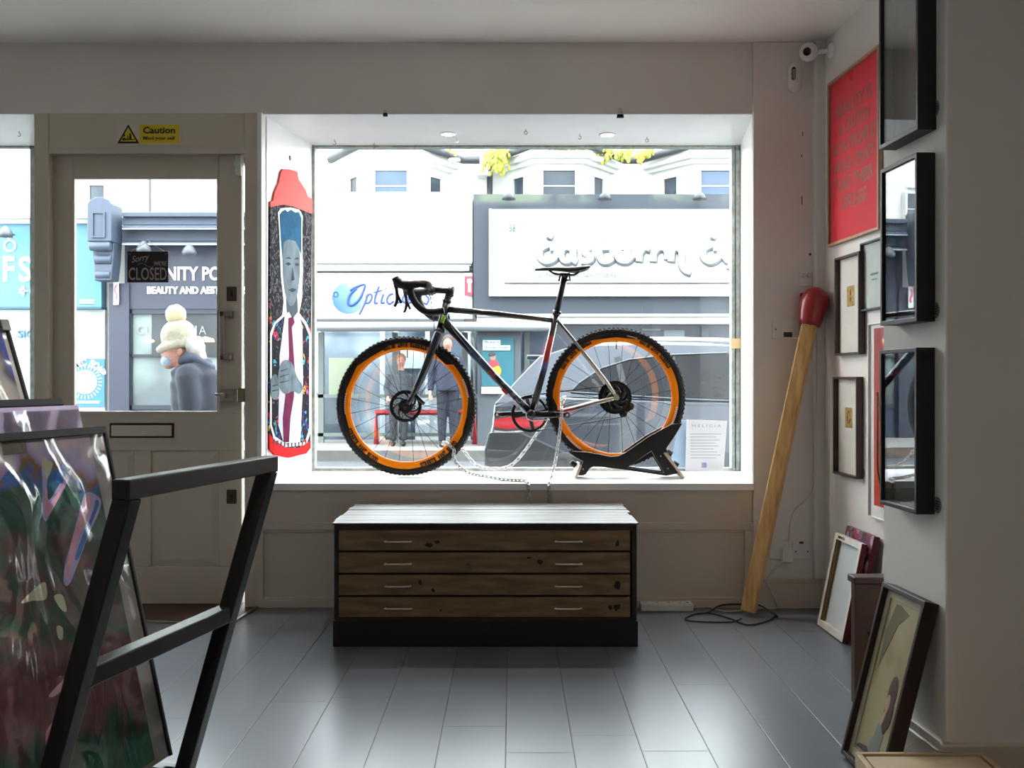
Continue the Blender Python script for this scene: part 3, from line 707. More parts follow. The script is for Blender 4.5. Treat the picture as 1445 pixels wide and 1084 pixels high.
mb_ = on_wall(AW, 1170, 75, 0.0); w = MB(); w.lathe([(0, 0.016), (0.026, 0.014), (0.034, 0.006), (0.036, -0.001)], frame_m(Vector((AW-KW*4.68, 4.68, cc.z)), -TW, (0, 0, 1)), 24)
w.tube([cc+Vector((0.03, 0.01, 0)), Vector((AW-KW*4.68, 4.68, cc.z))], 0.010, 12); w.build('wall_mount', whitepl, s)
dv = (Vector((0, 0, CZ))-cc).normalized()+Vector((-0.17, 0, 0.06)); dv.normalize()
w = MB(); M = frame_m(cc+dv*0.0385, dv.cross(Vector((0, 0, 1))), dv.cross(Vector((0, 0, 1))).cross(dv)); 
if (M.to_3x3() @ Vector((0, 0, 1))).dot(dv) < 0: M = M @ Matrix.Rotation(math.pi, 4, 'X')
w.lathe([(0, 0.008), (0.016, 0.008), (0.0185, 0.003), (0.0185, -0.008)], M, 24); w.build('lens', mat('black_lens', c(8, 8, 9), 0.15), s)
# screws and small marks on the pillar
w = MB(); p = Wp(1143, 359, YF-0.003); tag(MB().ell(p, (0.006, 0.004, 0.006)).build('wall_plug', mat('navy_plug', c(28, 36, 60), 0.4)), 'tiny dark blue wall plug above the match head', 'wall plug')
for (px, py, h) in ((1132, 186, 6), (1131, 277, 12), (1131, 218, 4)):
    tag(MB().box(cx(px, YF), cx(px+1.2, YF), YF-0.0012, YF+0.002, cz(py+h, YF), cz(py, YF)).build('wall_nick', darkgrey), 'small dark nick in the pillar paint', 'nick', 'paint nicks on the pillar')
# extension strip and cables
s = thing('extension_lead', 'white power strip on the floor right of the plan chest', 'power strip', (1.0, 4.66, 0))
Ys = 4.735; M = None
w = MB(); w.box(cx(903, Ys), cx(977, Ys), Ys-0.03, Ys+0.03, 0.0, 0.038); w.build('housing', whitepl, s, bevel=0.006)
for i in range(4):
    w = MB(); xx = cx(911+i*16, Ys); w.box(xx-0.003, xx+0.003, Ys-0.012, Ys-0.006, 0.0375, 0.0388); w.box(xx-.008, xx-.004, Ys+.004, Ys+.007, .0375, .0388); w.box(xx+.004, xx+.008, Ys+.004, Ys+.007, .0375, .0388)
    w.build('outlet', darkgrey, s)
MB().box(cx(968, Ys), cx(971, Ys), Ys-0.014, Ys-0.006, 0.0375, 0.040).build('indicator', darkgrey, s)
def fp(px, py, z=0.005):
    Y = (CZ-z)*F/(py-535); return Vector(((px-722)*Y/F, Y, z))
wc = mat('white_cable', c(205, 200, 190), 0.5); bc = mat('black_cable', c(14, 14, 14), 0.5)
w = MB(); w.tube(smooth_path([(cx(976, Ys), Ys, 0.02), fp(990, 853, 0.008), fp(1010, 860), fp(1024, 863), fp(1045, 862), fp(1066, 859), fp(1090, 859), fp(1096, 857), Wp(1096, 850, YF-0.04), Wp(1087, 832, YF-0.045), Wp(1083, 815, YF-0.045), Wp(1104, 792, YF-0.035)], 6), 0.004, 8)
w.build('cable', wc, s)
w = MB(); w.tube(smooth_path([fp(984, 866), fp(1000, 864, .014), fp(1015, 855, .018), fp(1030, 853, .018), fp(1045, 853, .018), fp(1070, 854, .018), fp(1085, 862, .018), fp(1097, 870), fp(1094, 870), fp(1082, 877), fp(1056, 882), fp(1030, 873, .005), fp(1005, 866), fp(985, 866), fp(968, 872), fp(972, 876), fp(1000, 878), fp(1030, 878), fp(1040, 876, .012), fp(1046, 873, .012)], 6), 0.0035, 8)
tag(w.build('black_cable', bc), 'black cable looping over the floor at the foot of the match', 'cable')
w = MB(); w.tube(smooth_path([(1.398, D-0.05, 1.36), (1.402, D-0.052, 1.1), (1.392, D-0.05, 0.8), (1.38, D-0.05, 0.55), (1.30, D-0.02, 0.44), (1.28, D-0.02, 0.30)], 6), 0.003, 6)
tag(w.build('white_cable', wc), 'thin white cable hanging down the corner behind the match', 'cable')

# ---------------------------------------------------------------- signs
s = thing('caution_sign', 'yellow and white caution sign over the door', 'sign', (cx(210, D), D, cz(204, D)))
M = Matrix(((1, 0, 0, cx(210, D)), (0, 0, -1, D), (0, 1, 0, cz(189.5, D)), (0, 0, 0, 1))); M[1][3] = D-0.0005
hw, hh = 45.3/304, 15.3/304
MB().box(-hw, hw, -hh, hh, 0, 0.003, 0, M).build('backing', mat('sign_white', c(205, 198, 188), 0.4), s, bevel=0.001)
yel = mat('sign_yellow', c(214, 190, 20), 0.45); bki = mat('sign_black', c(18, 16, 14), 0.5)
MB().box(-hw*.28, hw*.96, -hh*.88, hh*.88, 0.003, 0.0034, 0, M).build('yellow_field', yel, s)
w = MB(); w.text('Caution', M @ Matrix.Translation((hw*.33, hh*.36, 0.0035)), hw*1.0, hh*.62, 0.0005, bold=0.03); w.text('Mind your self', M @ Matrix.Translation((hw*.33, -hh*.42, 0.0035)), hw*1.0, hh*.42, 0.0005, bold=0.02)
w.build('lettering', bki, s)
w = MB(); cx_, r_ = -hw*.63, hh*.9
w.prism([(cx_-r_*1.13, -hh*.86), (cx_+r_*1.13, -hh*.86), (cx_, hh*.9)], 0.003, 0.0034, M); tri = w.build('triangle', bki, s)
w = MB(); w.prism([(cx_-r_*.82, -hh*.68), (cx_+r_*.82, -hh*.68), (cx_, hh*.62)], 0.0034, 0.0038, M); w.build('triangle_field', yel, tri)
w = MB(); Mr = M.to_3x3().to_4x4()
for (a, b, ra, rb) in ((-.40, -.12, .09, .12), (.18, -.02, .09, .12), (.22, -.30, .12, .26), (-.42, -.46, .2, .13), (0.0, -.50, .7, .06), (-.05, -.3, .06, .2)):
    w.ell(M @ Vector((cx_+a*r_, b*hh, 0.0038)), (ra*r_, rb*hh, 0.0006), Mr, 12, 6)
w.build('warning_figures', bki, tri)
# closed sign hanging on the glass
YS = YD+0.008
s = thing('closed_sign', 'black hanging sign reading Sorry we\'re closed on the door glass', 'sign', (cx(209, YS), YS, cz(399, YS)))
M = Matrix(((1, 0, 0, cx(208.7, YS)), (0, 0, -1, YS), (0, 1, 0, cz(376.7, YS)), (0, 0, 0, 1))); hw, hh = 29*YS/F, 22*YS/F
MB().box(-hw, hw, -hh, hh, -0.002, 0.002, 0, M).build('board', mat('sign_board_black', c(14, 12, 12), 0.4), s, bevel=0.001)
gl = mat('sign_grey_ink', c(170, 160, 158), 0.5)
w = MB(); w.text('CLOSED', M @ Matrix.Translation((0, -hh*.45, 0.002)), hw*1.86, hh*.82, 0.0005, bold=0.01)
w.text("WE'RE", M @ Matrix.Translation((hw*.60, hh*.22, 0.002)), hw*.62, hh*.28, 0.0005, bold=0.01)
w.text('Sorry', M @ Matrix.Translation((-hw*.35, hh*.50, 0.002)) @ Matrix.Rotation(0.18, 4, 'Z'), hw*.9, hh*.55, 0.0005, shear=0.5)
w.tube([M @ Vector((-hw*.5+hw*.8*k/10, hh*.1+hh*.13*math.sin(k*.6), 0.0022)) for k in range(11)], 0.0008, 5)
w.build('lettering', gl, s)
for sx in (-.88, .88): w = MB(); w.ell(M @ Vector((sx*hw, hh*.82, 0.002)), 0.0022, None, 8, 6); w.build('rivet', gl, s)
w = MB(); w.tube([M @ Vector((-.82*hw, hh, 0)), M @ Vector((-.05*hw, hh*1.62, -0.006)), M @ Vector((.82*hw, hh, 0))], 0.0012, 6); w.build('string', mat('string', c(190, 190, 195), 0.6), s)
w = MB(); w.ell(M @ Vector((-.05*hw, hh*1.66, -0.008)), (0.008, 0.006, 0.008), None, 10, 8); w.build('suction_hook', whitepl, s)

# ---------------------------------------------------------------- soffit hardware
lampm = mat('lamp_disc', (1, 0.97, 0.92, 1), 0.5, emit=7)
def downlight(x, y, z, label, watts, rad=0.042, group='recessed ceiling lamps'):
    r = thing('ceiling_light', label, 'light', (x, y, z), group)
    T = Matrix.Translation((x, y, z))
    MB().lathe([(rad*.78, 0.002), (rad*.80, -0.006), (rad, -0.006), (rad*1.04, 0.0), (rad*1.04, 0.002)], T, 28).build('trim_ring', whitepl, r)
    MB().lathe([(0, -0.002), (rad*.8, -0.002)], T @ Matrix.Rotation(0, 4, 'X'), 28, sm=False).build('lamp_face', lampm, r)
    ld = bpy.data.lights.new('lamp', 'AREA'); ld.shape = 'DISK'; ld.size = rad*1.5; ld.energy = watts; ld.color = (1, 0.9, 0.78)
    lo = bpy.data.objects.new('lamp', ld); COL.objects.link(lo); lo.location = (0, 0, -0.012); lo.parent = r
    return r
for px, py, l in ((632.5, 187.5, 'left'), (857, 188.5, 'right')):
    Y = (SO-CZ)*F/(535-py); downlight((px-722)*Y/F, Y, SO-0.004, 'small round lamp in the bay soffit, %s one of the two' % l, BAY_W)
k = 0
for x_, y_ in ((-1.7, 0.6), (0.6, 0.6), (-1.7, -1.8), (0.6, -1.8)):  # unseen lamps added to brighten the room
    downlight(x_, y_, CE, 'unseen fill lamp added to the ceiling behind the viewer', FILL_LAMP_W, 0.07, 'added fill lamps behind the viewer')
hk = mat('hook_brass', c(120, 110, 100), 0.4, 0.6)
def hook(px, py, kind=0):
    Y = (SO-CZ)*F/(535-(py-4)); x = (px-722)*Y/F; z = SO-0.003; w = MB(); r = 0.0075
    w.tube([(x, Y, z), (x, Y, z-0.012)], 0.0016, 6)
    ce = Vector((x, Y, z-0.012-r)); n = 14
    w.tube([ce+Vector((math.sin(a), 0, math.cos(a)))*r for a in [i*(2*math.pi if kind else 4.2)/n for i in range(n+1)]], 0.0016, 6)
    return w.build('ceiling_hook', hk)
for px, py, kk, lab in ((472, 200, 0, 'small cup hook in the soffit, leftmost over the bay'), (528, 205, 0, 'larger cup hook in the soffit above the upper left window opposite'), (645, 197, 0, 'tiny cup hook beside the left soffit lamp'), (742, 185, 1, 'closed ring hook in the middle of the bay soffit'),
                   (818, 192, 0, 'small cup hook left of the right soffit lamp'), (913, 196, 1, 'closed ring hook right of the right soffit lamp'), (27, 188, 0, 'small hook over the left display window')):
    tag(hook(px, py, kk), lab, 'hook', 'hooks in the window soffit')
for px, s_ in ((544, .8), (875, 1.25)):
    x = cx(px, D); w = thing('bulldog_clip', 'black binder clip on the beam edge, %s' % ('small one at the left' if px < 700 else 'larger one at the right'), 'clip', (x, D-0.01, SO-0.01), 'binder clips on the beam')
    MB().prism([(-0.013*s_, -0.004), (0.013*s_, -0.004), (0.011*s_, 0.010), (-0.011*s_, 0.010)], -0.006, 0.012, Matrix(((1, 0, 0, x), (0, 0, -1, D-0.002), (0, 1, 0, SO-0.014*s_), (0, 0, 0, 1)))).build('jaw', blackmatt, w, bevel=0.001)
    MB().tube([(x-0.004*s_, D-0.006, SO), (x-0.006*s_, D-0.009, SO+0.012*s_), (x, D-0.010, SO+0.018*s_), (x+0.006*s_, D-0.009, SO+0.012*s_), (x+0.004*s_, D-0.006, SO)], 0.0012, 6).build('wire_loop', steel, w)
# ---------------------------------------------------------------- bicycle
YBK = 5.113; PS = YBK/F          # metres per pixel at the bicycle
def B(px, py, dy=0.0):           # point in the bicycle plane, dy across
    v = Wp(px, py, YBK); v.y += dy; return v
bike = thing('bicycle', 'black gravel bicycle with orange rims standing in the shop window', 'bicycle', (B(720, 600).x, YBK, SL))
rubber = mat('tyre_rubber', c(12, 12, 12), 0.75)
orange = mat('orange_rim', c(255, 138, 6), 0.55, var=0.02, spec=.15)
rimblack = mat('rim_black', c(10, 10, 11), 0.35)
ink = mat('rim_lettering', c(10, 9, 9), 0.4)
frame_t = NT('painted_bike_frame', 0.28, coat=0.4)
def paint(name, stops, axis, a, b, splat=0.0):
    """colour bands along one world axis of a frame tube"""
    t = NT(name, 0.3, coat=0.5); g = t.n('NewGeometry').outputs['Position']; s = t.n('SeparateXYZ', (g,)).outputs[axis]
    nz = t.n('TexNoise', (g,)); nz.inputs['Scale'].default_value = 45; nz.inputs['Detail'].default_value = 3
    f = t.n('MapRange', (s, a, b, 0.0, 1.0)).outputs[0]
    f = t.math('ADD', f, t.math('MULTIPLY', t.math('SUBTRACT', nz.outputs[0], 0.5), 0.12))
    col = t.ramp(f, stops)
    if splat:
        vo = t.n('TexVoronoi', (g,)); vo.inputs['Scale'].default_value = 55
        cl = t.ramp(vo.outputs['Color'], [(0.0, c(20, 60, 90)), (0.35, c(14, 20, 30)), (0.55, c(150, 190, 200)), (0.6, c(20, 30, 40)), (0.8, c(200, 60, 40)), (0.84, c(16, 18, 22))], 'CONSTANT')
        col = t.mix(t.math('MULTIPLY', t.ramp(f, [(0.25, (0, 0, 0, 1)), (0.4, (1, 1, 1, 1)), (0.95, (1, 1, 1, 1))]), splat), col, cl)
    t.base(col); return t.m
K = c(12, 12, 13)
m_down = paint('downtube_paint', [(0.0, K), (0.22, c(20, 20, 24)), (0.35, c(24, 82, 120)), (0.5, c(26, 66, 84)), (0.8, c(22, 44, 66)), (1.0, c(16, 18, 22))], 0, B(630, 0).x, B(752, 0).x, 0.45)
m_seat = paint('seattube_paint', [(0.0, K), (0.38, c(18, 16, 22)), (0.48, c(90, 110, 170)), (0.53, c(196, 46, 36)), (0.74, c(214, 60, 30)), (0.78, c(60, 52, 50)), (1.0, c(48, 44, 42))], 2, B(0, 583).z, B(0, 442).z)
m_top = paint('toptube_paint', [(0.0, K), (0.4, c(24, 20, 20)), (1.0, c(58, 50, 46))], 0, B(630, 0).x, B(785, 0).x)
m_stay = paint('seatstay_paint', [(0.0, c(64, 56, 50)), (0.5, c(150, 146, 140)), (1.0, c(206, 202, 186))], 0, B(785, 0).x, B(868, 0).x)
m_chs = paint('chainstay_paint', [(0.0, K), (0.3, c(26, 30, 40)), (0.42, c(190, 46, 36)), (0.55, c(80, 66, 60)), (0.75, c(150, 140, 130)), (1.0, c(200, 196, 170))], 0, B(752, 0).x, B(868, 0).x)
m_fork = mat('navy_fork', c(26, 34, 48), 0.4, coat=0.2)
satin = mat('satin_black', c(12, 12, 13), 0.35)
silver = mat('bike_silver', c(190, 188, 180), 0.3, 0.9)

spoke_m = mat('black_spoke', c(8, 8, 8), .8, spec=.1)
def wheel(name, cx0, cy0, poly, texts, decals, front):
    ctr = B(cx0, cy0)
    def P(r, a, y=0.0): return ctr+Vector((r*math.cos(a), y, r*math.sin(a)))
    R = 0.347
    par = bike
    # tyre with knobs
    w = MB(); n = 120; vs = []; fs = []; ring = 14
    prof = [(0.306, -0.016), (0.318, -0.021), (0.330, -0.021), (0.339, -0.015), (0.3425, -0.006), (0.3425, 0.006), (0.339, 0.015), (0.330, 0.021), (0.318, 0.021), (0.306, 0.016)]
    Ml = Matrix(((1, 0, 0, ctr.x), (0, 0, -1, ctr.y), (0, 1, 0, ctr.z), (0, 0, 0, 1)))
    w.lathe(prof+[prof[0]], Ml, n)
    K_ = 96
    for i in range(K_):
        a = 2*math.pi*i/K_
        for yy, r0, wd in ((-0.016, 0.336, .009), (-0.0055, 0.341, .008), (0.0055, 0.341, .008), (0.016, 0.336, .009)):
            aa = a+(math.pi/K_ if abs(yy) < .01 else 0)
            d = Vector((math.cos(aa), 0, math.sin(aa))); tt = Vector((-math.sin(aa), 0, math.cos(aa)))
            p = ctr+d*r0+Vector((0, yy, 0))
            out = d if abs(yy) < .01 else (d+Vector((0, math.copysign(.5, yy), 0))).normalized()
            w.bar(p-tt*0.0055, p+tt*0.0055, wd, 0.0085, out)
    tyre = w.build(name+'_tyre', rubber, par)
    w = MB()
    for (a0, a1, r0, r1) in ((100, 108, .3335, .3375), (88, 97, .3335, .338), (76, 83, .3335, .337)):
        for k in range(6):
            u0 = math.radians(a0+(a1-a0)*k/6); u1 = math.radians(a0+(a1-a0)*(k+0.8)/6)
            w.add([P(r0, u0, -.0178), P(r0, u1, -.0178), P(r1, u1, -.0168), P(r1, u0, -.0168)], [(0, 1, 2, 3)])
    for v_ in w.v: v_.y -= 0.0035
    w.build('tyre_lettering', mat('tyre_print', c(170, 150, 145), 0.6), tyre)
    # rim: black deep section, orange side band with cut out graphic
    w = MB(); ri = 0.276; pr = [(0.312, -.0125), (0.300, -.0145), (0.286, -.0125), (0.2775, -.0065), (0.276, 0), (0.2775, .0065), (0.286, .0125), (0.300, .0145), (0.312, .0125)]
    w.lathe(pr+[pr[0]], Ml, 96, mi=0); rim = w.build(name+'_rim', mat('orange_rim_core', c(240, 120, 20), 0.35), par)
    for side in (-1, 1):
        w = MB(); n = 180; rings = [[], []]
        vs = []
        for i in range(n):
            a = 360*i/n; ro = poly(a)
            for rr, y in ((0.2765, .0075), (0.287, .0150), (0.299, .0172), (min(ro, 0.3185), .0180)): vs.append(P(min(rr, ro-0.0005) if rr != ro else rr, math.radians(a), y*side))
        fs = [(i*4+k, i*4+k+1, ((i+1) % n)*4+k+1, ((i+1) % n)*4+k) for i in range(n) for k in range(3)]
        w.add(vs, fs, 0, False); w.build('rim_decal', orange, rim)
        # black fairing behind decal
        w = MB(); w.lathe([(0.2772, .0068*side), (0.287, .0142*side), (0.3, .0163*side), (0.319, .0166*side)], Ml, 96); 
        for v_ in w.v: v_.y = 2*ctr.y-v_.y
        w.build('rim_wall', rimblack, rim)
    # lettering
    w = MB()
    def arc_text(s, amid, rmid, h, span, side=-1):
        n = len(s)
        for i, ch in enumerate(s):
            if ch == ' ': continue
            a = math.radians(amid+span*((i+0.5)/n-0.5))
            o = P(rmid, a, side*0.0186); u = Vector((-math.sin(a), 0, math.cos(a))); upv = Vector((-math.cos(a), 0, -math.sin(a)))
            if side > 0: u = -u
            Mx = frame_m(o, u, upv)
            if (Mx.to_3x3() @ Vector((0, 0, 1))).y*side < 0: pass
            cw = 2*math.pi*rmid*span/360/n
            w.text(ch, Mx, cw*0.94, h, 0.0012, bold=0.06)
    for am, sp, rm in texts:
        arc_text('STREETS WANT BLOOD', am, rm, 0.027, sp); w.build('rim_lettering', ink, rim); w = MB()
    if decals:
        w = MB()
        for (a0, a1, r0, r1) in decals:
            for k in range(9):
                u0 = math.radians(a0+(a1-a0)*k/9); u1 = math.radians(a0+(a1-a0)*(k+0.72)/9)
                q = [P(r0, u0, -.0189), P(r0, u1, -.0189), P(r1, u1, -.0189), P(r1, u0, -.0189)]
                w.add(q+[x+Vector((0, .001, 0)) for x in q], [(0, 1, 2, 3), (7, 6, 5, 4)])
        w.build('rim_small_print', mat('pink_white_print', c(240, 190, 170), 0.5), rim)
    # spokes
    for i in range(24):
        a = 2*math.pi*(i+0.5)/24; sd = 1 if i % 2 else -1; tw = (0.35 if (i//2) % 2 else -0.35)
        w = MB(); w.tube([P(0.024, a+tw*2.6, sd*0.026), P(0.278, a, sd*0.003)], 0.0011, 6)
        w.build('spoke', spoke_m, rim)
    w = MB(); w.tube([P(0.279, math.radians(89), 0), P(0.238, math.radians(89), 0)], 0.0028, 8); w.build('valve', satin, rim)
    w = MB(); hp = [(0, -0.055), (0.009, -0.055), (0.010, -0.030), (0.028, -0.029), (0.028, -0.023), (0.014, -0.018), (0.013, 0.018), (0.028, 0.023), (0.028, 0.029), (0.01, 0.03), (0.009, 0.055), (0, 0.055)]
    w.lathe(hp, Ml, 24); w.build(name+'_hub', satin, par)
    # brake disc (viewer side)
    y_ = -0.036; rd = 0.080 if front else 0.07
    w = MB(); Md = Matrix(((1, 0, 0, ctr.x), (0, 0, -1, ctr.y+y_), (0, 1, 0, ctr.z), (0, 0, 0, 1)))
    outer = []
    for i in range(60):
        a = 2*math.pi*i/60; rr = rd*(1.0 if i % 2 else 0.965); outer.append((rr*math.cos(a), rr*math.sin(a)))
    inner = [(rd*.78*math.cos(2*math.pi*i/40), rd*.78*math.sin(2*math.pi*i/40)) for i in range(40)]
    w.prism(outer, 0, 0.0018, Md, 0, [inner])
    for i in range(24):
        a = 2*math.pi*i/24; w.lathe([(0, .0022), (.0022, .0022), (.0022, .0017)], Md @ Matrix.Translation((rd*(.85+.05*(i % 2))*math.cos(a), rd*(.85+.05*(i % 2))*math.sin(a), 0)), 6)
    disc = w.build(name+'_brake_disc', mat('dark_steel_disc', c(70, 68, 70), 0.3, 0.9), par)
    w = MB(); w.prism([(rd*.44*math.cos(2*math.pi*i/30), rd*.44*math.sin(2*math.pi*i/30)) for i in range(30)], -0.002, 0.004, Md)
    for i in range(7):
        a = 2*math.pi*i/7; pts = []
        for k in range(6):
            q = k/5; r_ = rd*(.40+.42*q); an = a+0.75*q; pts.append(Md @ Vector((r_*math.cos(an), r_*math.sin(an), 0.001)))
        w.tube(pts, [0.007, .006, .005, .005, .005, .006], 6, flat=1)
    w.lathe([(0, .014), (.013, .014), (.015, .004), (.015, 0)], Md, 20)
    w.build('disc_spider', blackmatt, disc)
    return ctr, P
def piece(lst):
    lst = sorted(lst); 
    def f(a):
        a %= 360
        for i in range(len(lst)):
            a0, r0 = lst[i]; a1, r1 = lst[(i+1) % len(lst)]
            if i == len(lst)-1: a1 += 360
            aa = a if a >= a0 else a+360
            if a0 <= aa <= a1:
                t0, t1, t = math.radians(a0), math.radians(a1), math.radians(aa)
                # straight chord between two rim points
                x0, y0, x1, y1 = r0*math.cos(t0), r0*math.sin(t0), r1*math.cos(t1), r1*math.sin(t1)
                dx_, dy_ = x1-x0, y1-y0; den = math.cos(t)*dy_-math.sin(t)*dx_
                return (x0*dy_-y0*dx_)/den if abs(den) > 1e-9 else r0
        return 0.31
    return f
polyF = piece([(165, .306), (141, .311), (126, .298), (111, .300), (104, .318), (88, .319), (72, .317), (62, .298), (55, .285), (46, .284), (41, .314), (32, .319), (16, .319), (4, .307), (350, .303), (338, .303), (333, .312), (320, .319), (306, .317), (290, .312), (270, .314), (255, .316), (240, .316), (225, .318), (210, .315), (203, .303), (185, .303)])
polyR = piece([(178, .316), (170, .308), (150, .318), (138, .319), (125, .318), (113, .306), (90, .297), (75, .300), (66, .312), (52, .319), (38, .319), (20, .318), (5, .318), (350, .319), (330, .318), (315, .315), (300, .310), (285, .306), (268, .312), (250, .316), (235, .316), (222, .318), (212, .310), (200, .300), (188, .292)])
FW, FP = wheel('front', 573.5, 573, polyF, [(222, 41, .303), (304, 41, .301), (91, 42, .304)], [(8, 26, .303, .313), (168, 188, .300, .305), (76, 88, .311, .316)], True)
RW, RP = wheel('rear', 868.5, 561, polyR, [(48, 38, .305), (133, 38, .303), (262, 30, .303)], [(218, 236, .300, .312), (335, 352, .300, .310), (70, 80, .306, .312)], False)

def tube_part(name, pts, r, m, n=14, par=None, **k):
    w = MB(); w.tube(pts, r, n, **k); return w.build(name, m, par or bike)
# main frame
HT, HB = B(630.5, 426), B(621.5, 467)
tube_part('head_tube', [HT, HB], [0.020, 0.022], satin)
tube_part('top_tube', [B(631, 436.5), B(700, 443), B(783.5, 452.5)], [0.0165, 0.0145, 0.0125], m_top)
dt = tube_part('down_tube', [B(626, 452), B(640, 468), B(700, 534), B(749, 583)], [0.021, 0.0215, 0.020, 0.019], m_down)
stt = tube_part('seat_tube', [B(751.5, 580), B(769, 514), B(785.5, 441)], [0.0175, 0.017, 0.0155], m_seat)
for s_ in (-1, 1):
    tube_part('seat_stay', smooth_path([B(786, 452, s_*.012), B(815, 488, s_*.038), B(850, 533, s_*.058), B(865.5, 556, s_*.062)], 4), 0.0075, m_stay, 10)
    tube_part('chain_stay', smooth_path([B(755, 586, s_*.028), B(795, 580, s_*.045), B(840, 568, s_*.060), B(864, 562, s_*.063)], 4), [0.011]*4+[0.0095]*9, m_chs, 10)
    w = MB(); w.prism([(-.018, -.006), (-.005, -.013), (.008, -.012), (.014, -.002), (.010, .010), (-.004, .022), (-.012, .016)], s_*.060-.003, s_*.060+.003, Matrix(((1, 0, 0, RW.x), (0, 0, -1, RW.y), (0, 1, 0, RW.z), (0, 0, 0, 1))), 0)
    for v_ in w.v: v_.y = 2*RW.y-v_.y
    w.build('dropout', mat('raw_dropout', c(196, 192, 168), 0.35, 0.5), bike)
w = MB(); M = Matrix(((1, 0, 0, B(749.5, 585).x), (0, 0, -1, YBK), (0, 1, 0, B(749.5, 585).z), (0, 0, 0, 1)))
w.lathe([(0, -.045), (.022, -.045), (.024, -.036), (.024, .036), (.022, .045), (0, .045)], M, 24); w.build('bottom_bracket', satin, bike)
# fork
for s_ in (-1, 1):
    tube_part('fork_blade', smooth_path([B(619.5, 470, s_*.030), B(613, 488, s_*.045), B(594, 535, s_*.052), B(577, 570, s_*.054)], 5), [0.020]*4+[0.0195, .019, .018, .017, .016, .015, .014, .013, .012, .0115, .011, .0105], m_fork, 12)
w = MB(); w.tube([B(619.5, 468, -.036), B(619.5, 470, 0), B(619.5, 468, .036)], [0.018, .021, .018], 14); w.tube([B(622, 464), B(620, 472)], 0.024, 16); w.build('fork_crown', m_fork, bike)
w = MB(); M = frame_m(B(581, 552, -.0655), (B(574, 573)-B(594, 535)), Vector((0, 0, 1)).cross(Vector((0, 1, 0))))
tp_ = frame_m(B(583.5, 553, -.0665), (B(594, 535)-B(576, 572)), (-1, 0, 0.3)); 
w.text('SPECIAL', tp_, 0.05, 0.009, 0.0008, bold=0.03) if False else w.box(-.026, .026, -.0035, .0035, -0.0005, .0008, 0, tp_)
w.build('fork_badge', mat('grey_badge', c(150, 150, 152), 0.5), bike)
tube_part('caliper', [B(589, 559, -.045), B(600, 570, -.045)], [0.011, 0.009], satin, 8)
tube_part('brake_hose', smooth_path([B(594, 558, -.052), B(610, 530, -.055), B(618, 495, -.045), B(614, 470, -.03), B(612, 445, -.03)], 5), 0.0022, satin, 6)
for k_, (p_, q_) in enumerate((((605, 405), (624, 430)), ((604, 413), (611, 440)))):
    tube_part('brake_hose', smooth_path([B(p_[0], p_[1], -.06), B(608, 420, -.05), B(q_[0], q_[1], -.03)], 5), 0.0020, satin, 6)
tube_part('brake_hose', smooth_path([B(628, 445, -.026), B(636, 456, -.03), B(640, 466, -.028), B(668, 500, -.025), B(700, 536, -.025), B(745, 584, -.02)], 5), 0.0022, satin, 6)
w = MB(); w.tube([B(627, 445, -0.014), B(624, 456, -0.014)], 0.0125, 8); hb_ = w.build('head_badge', mat('lime_badge', c(150, 205, 60), 0.5), bike)
# headset, spacers, stem
w = MB(); w.tube([HT, HT+(HT-HB).normalized()*0.008], 0.0235, 20); w.tube([HB, HB-(HT-HB).normalized()*0.008], 0.0245, 20); w.build('headset', satin, bike)
d_ = (B(636, 408)-B(630.5, 426)).normalized()
w = MB(); q0 = HT+d_*0.008
for i in range(4): w.tube([q0+d_*i*0.0095, q0+d_*(i*0.0095+0.0085)], 0.0185, 18)
w.build('spacers', satin, bike)
w = MB(); w.tube([B(633.4, 418), B(637.5, 406.5)], 0.0195, 16); w.tube([B(636.5, 411), B(612, 409)], [0.016, 0.0165], 14); w.tube([B(608, 409, -.026), B(608, 409, .026)], 0.0215, 16); w.tube([B(637, 406.5), B(641, 407)], 0.008, 8); w.tube([B(636, 416), B(640, 418)], 0.006, 8)
w.build('stem', satin, bike)
# drop handlebar: near side coordinates read at the near drop, mirrored to the far side
YN = YBK-0.215
def Hn(px, py, f=1.0):
    v = Wp(px, py, YN); return Vector((v.x, YBK-0.215*f, v.z))
tape = mat('bar_tape', c(13, 12, 12), 0.7, bump=0.2, bs=120)
HBp = [B(608, 409)]
near = [Vector((B(608, 409).x, YBK, B(608, 409).z)), Vector((B(607, 408).x, YBK-0.07, B(607, 407).z)), Hn(604, 401, .86), Hn(596, 400, .97), Hn(584, 402, 1), Hn(579, 408, 1), Hn(581, 418, 1.01), Hn(588, 430, 1.02), Hn(600, 439.5, 1.03), Hn(613, 440.5, 1.04), Hn(627, 438.5, 1.05)]
def mirror(pts): return [Vector((p.x, 2*YBK-p.y, p.z)) for p in pts]
path = smooth_path(near, 6)
rr_ = [0.0135 if i < 8 else 0.0165 for i in range(len(path))]
w = MB(); w.tube(path, rr_, 14); w.tube(mirror(path), rr_, 14); hbar = w.build('handlebar', tape, bike)
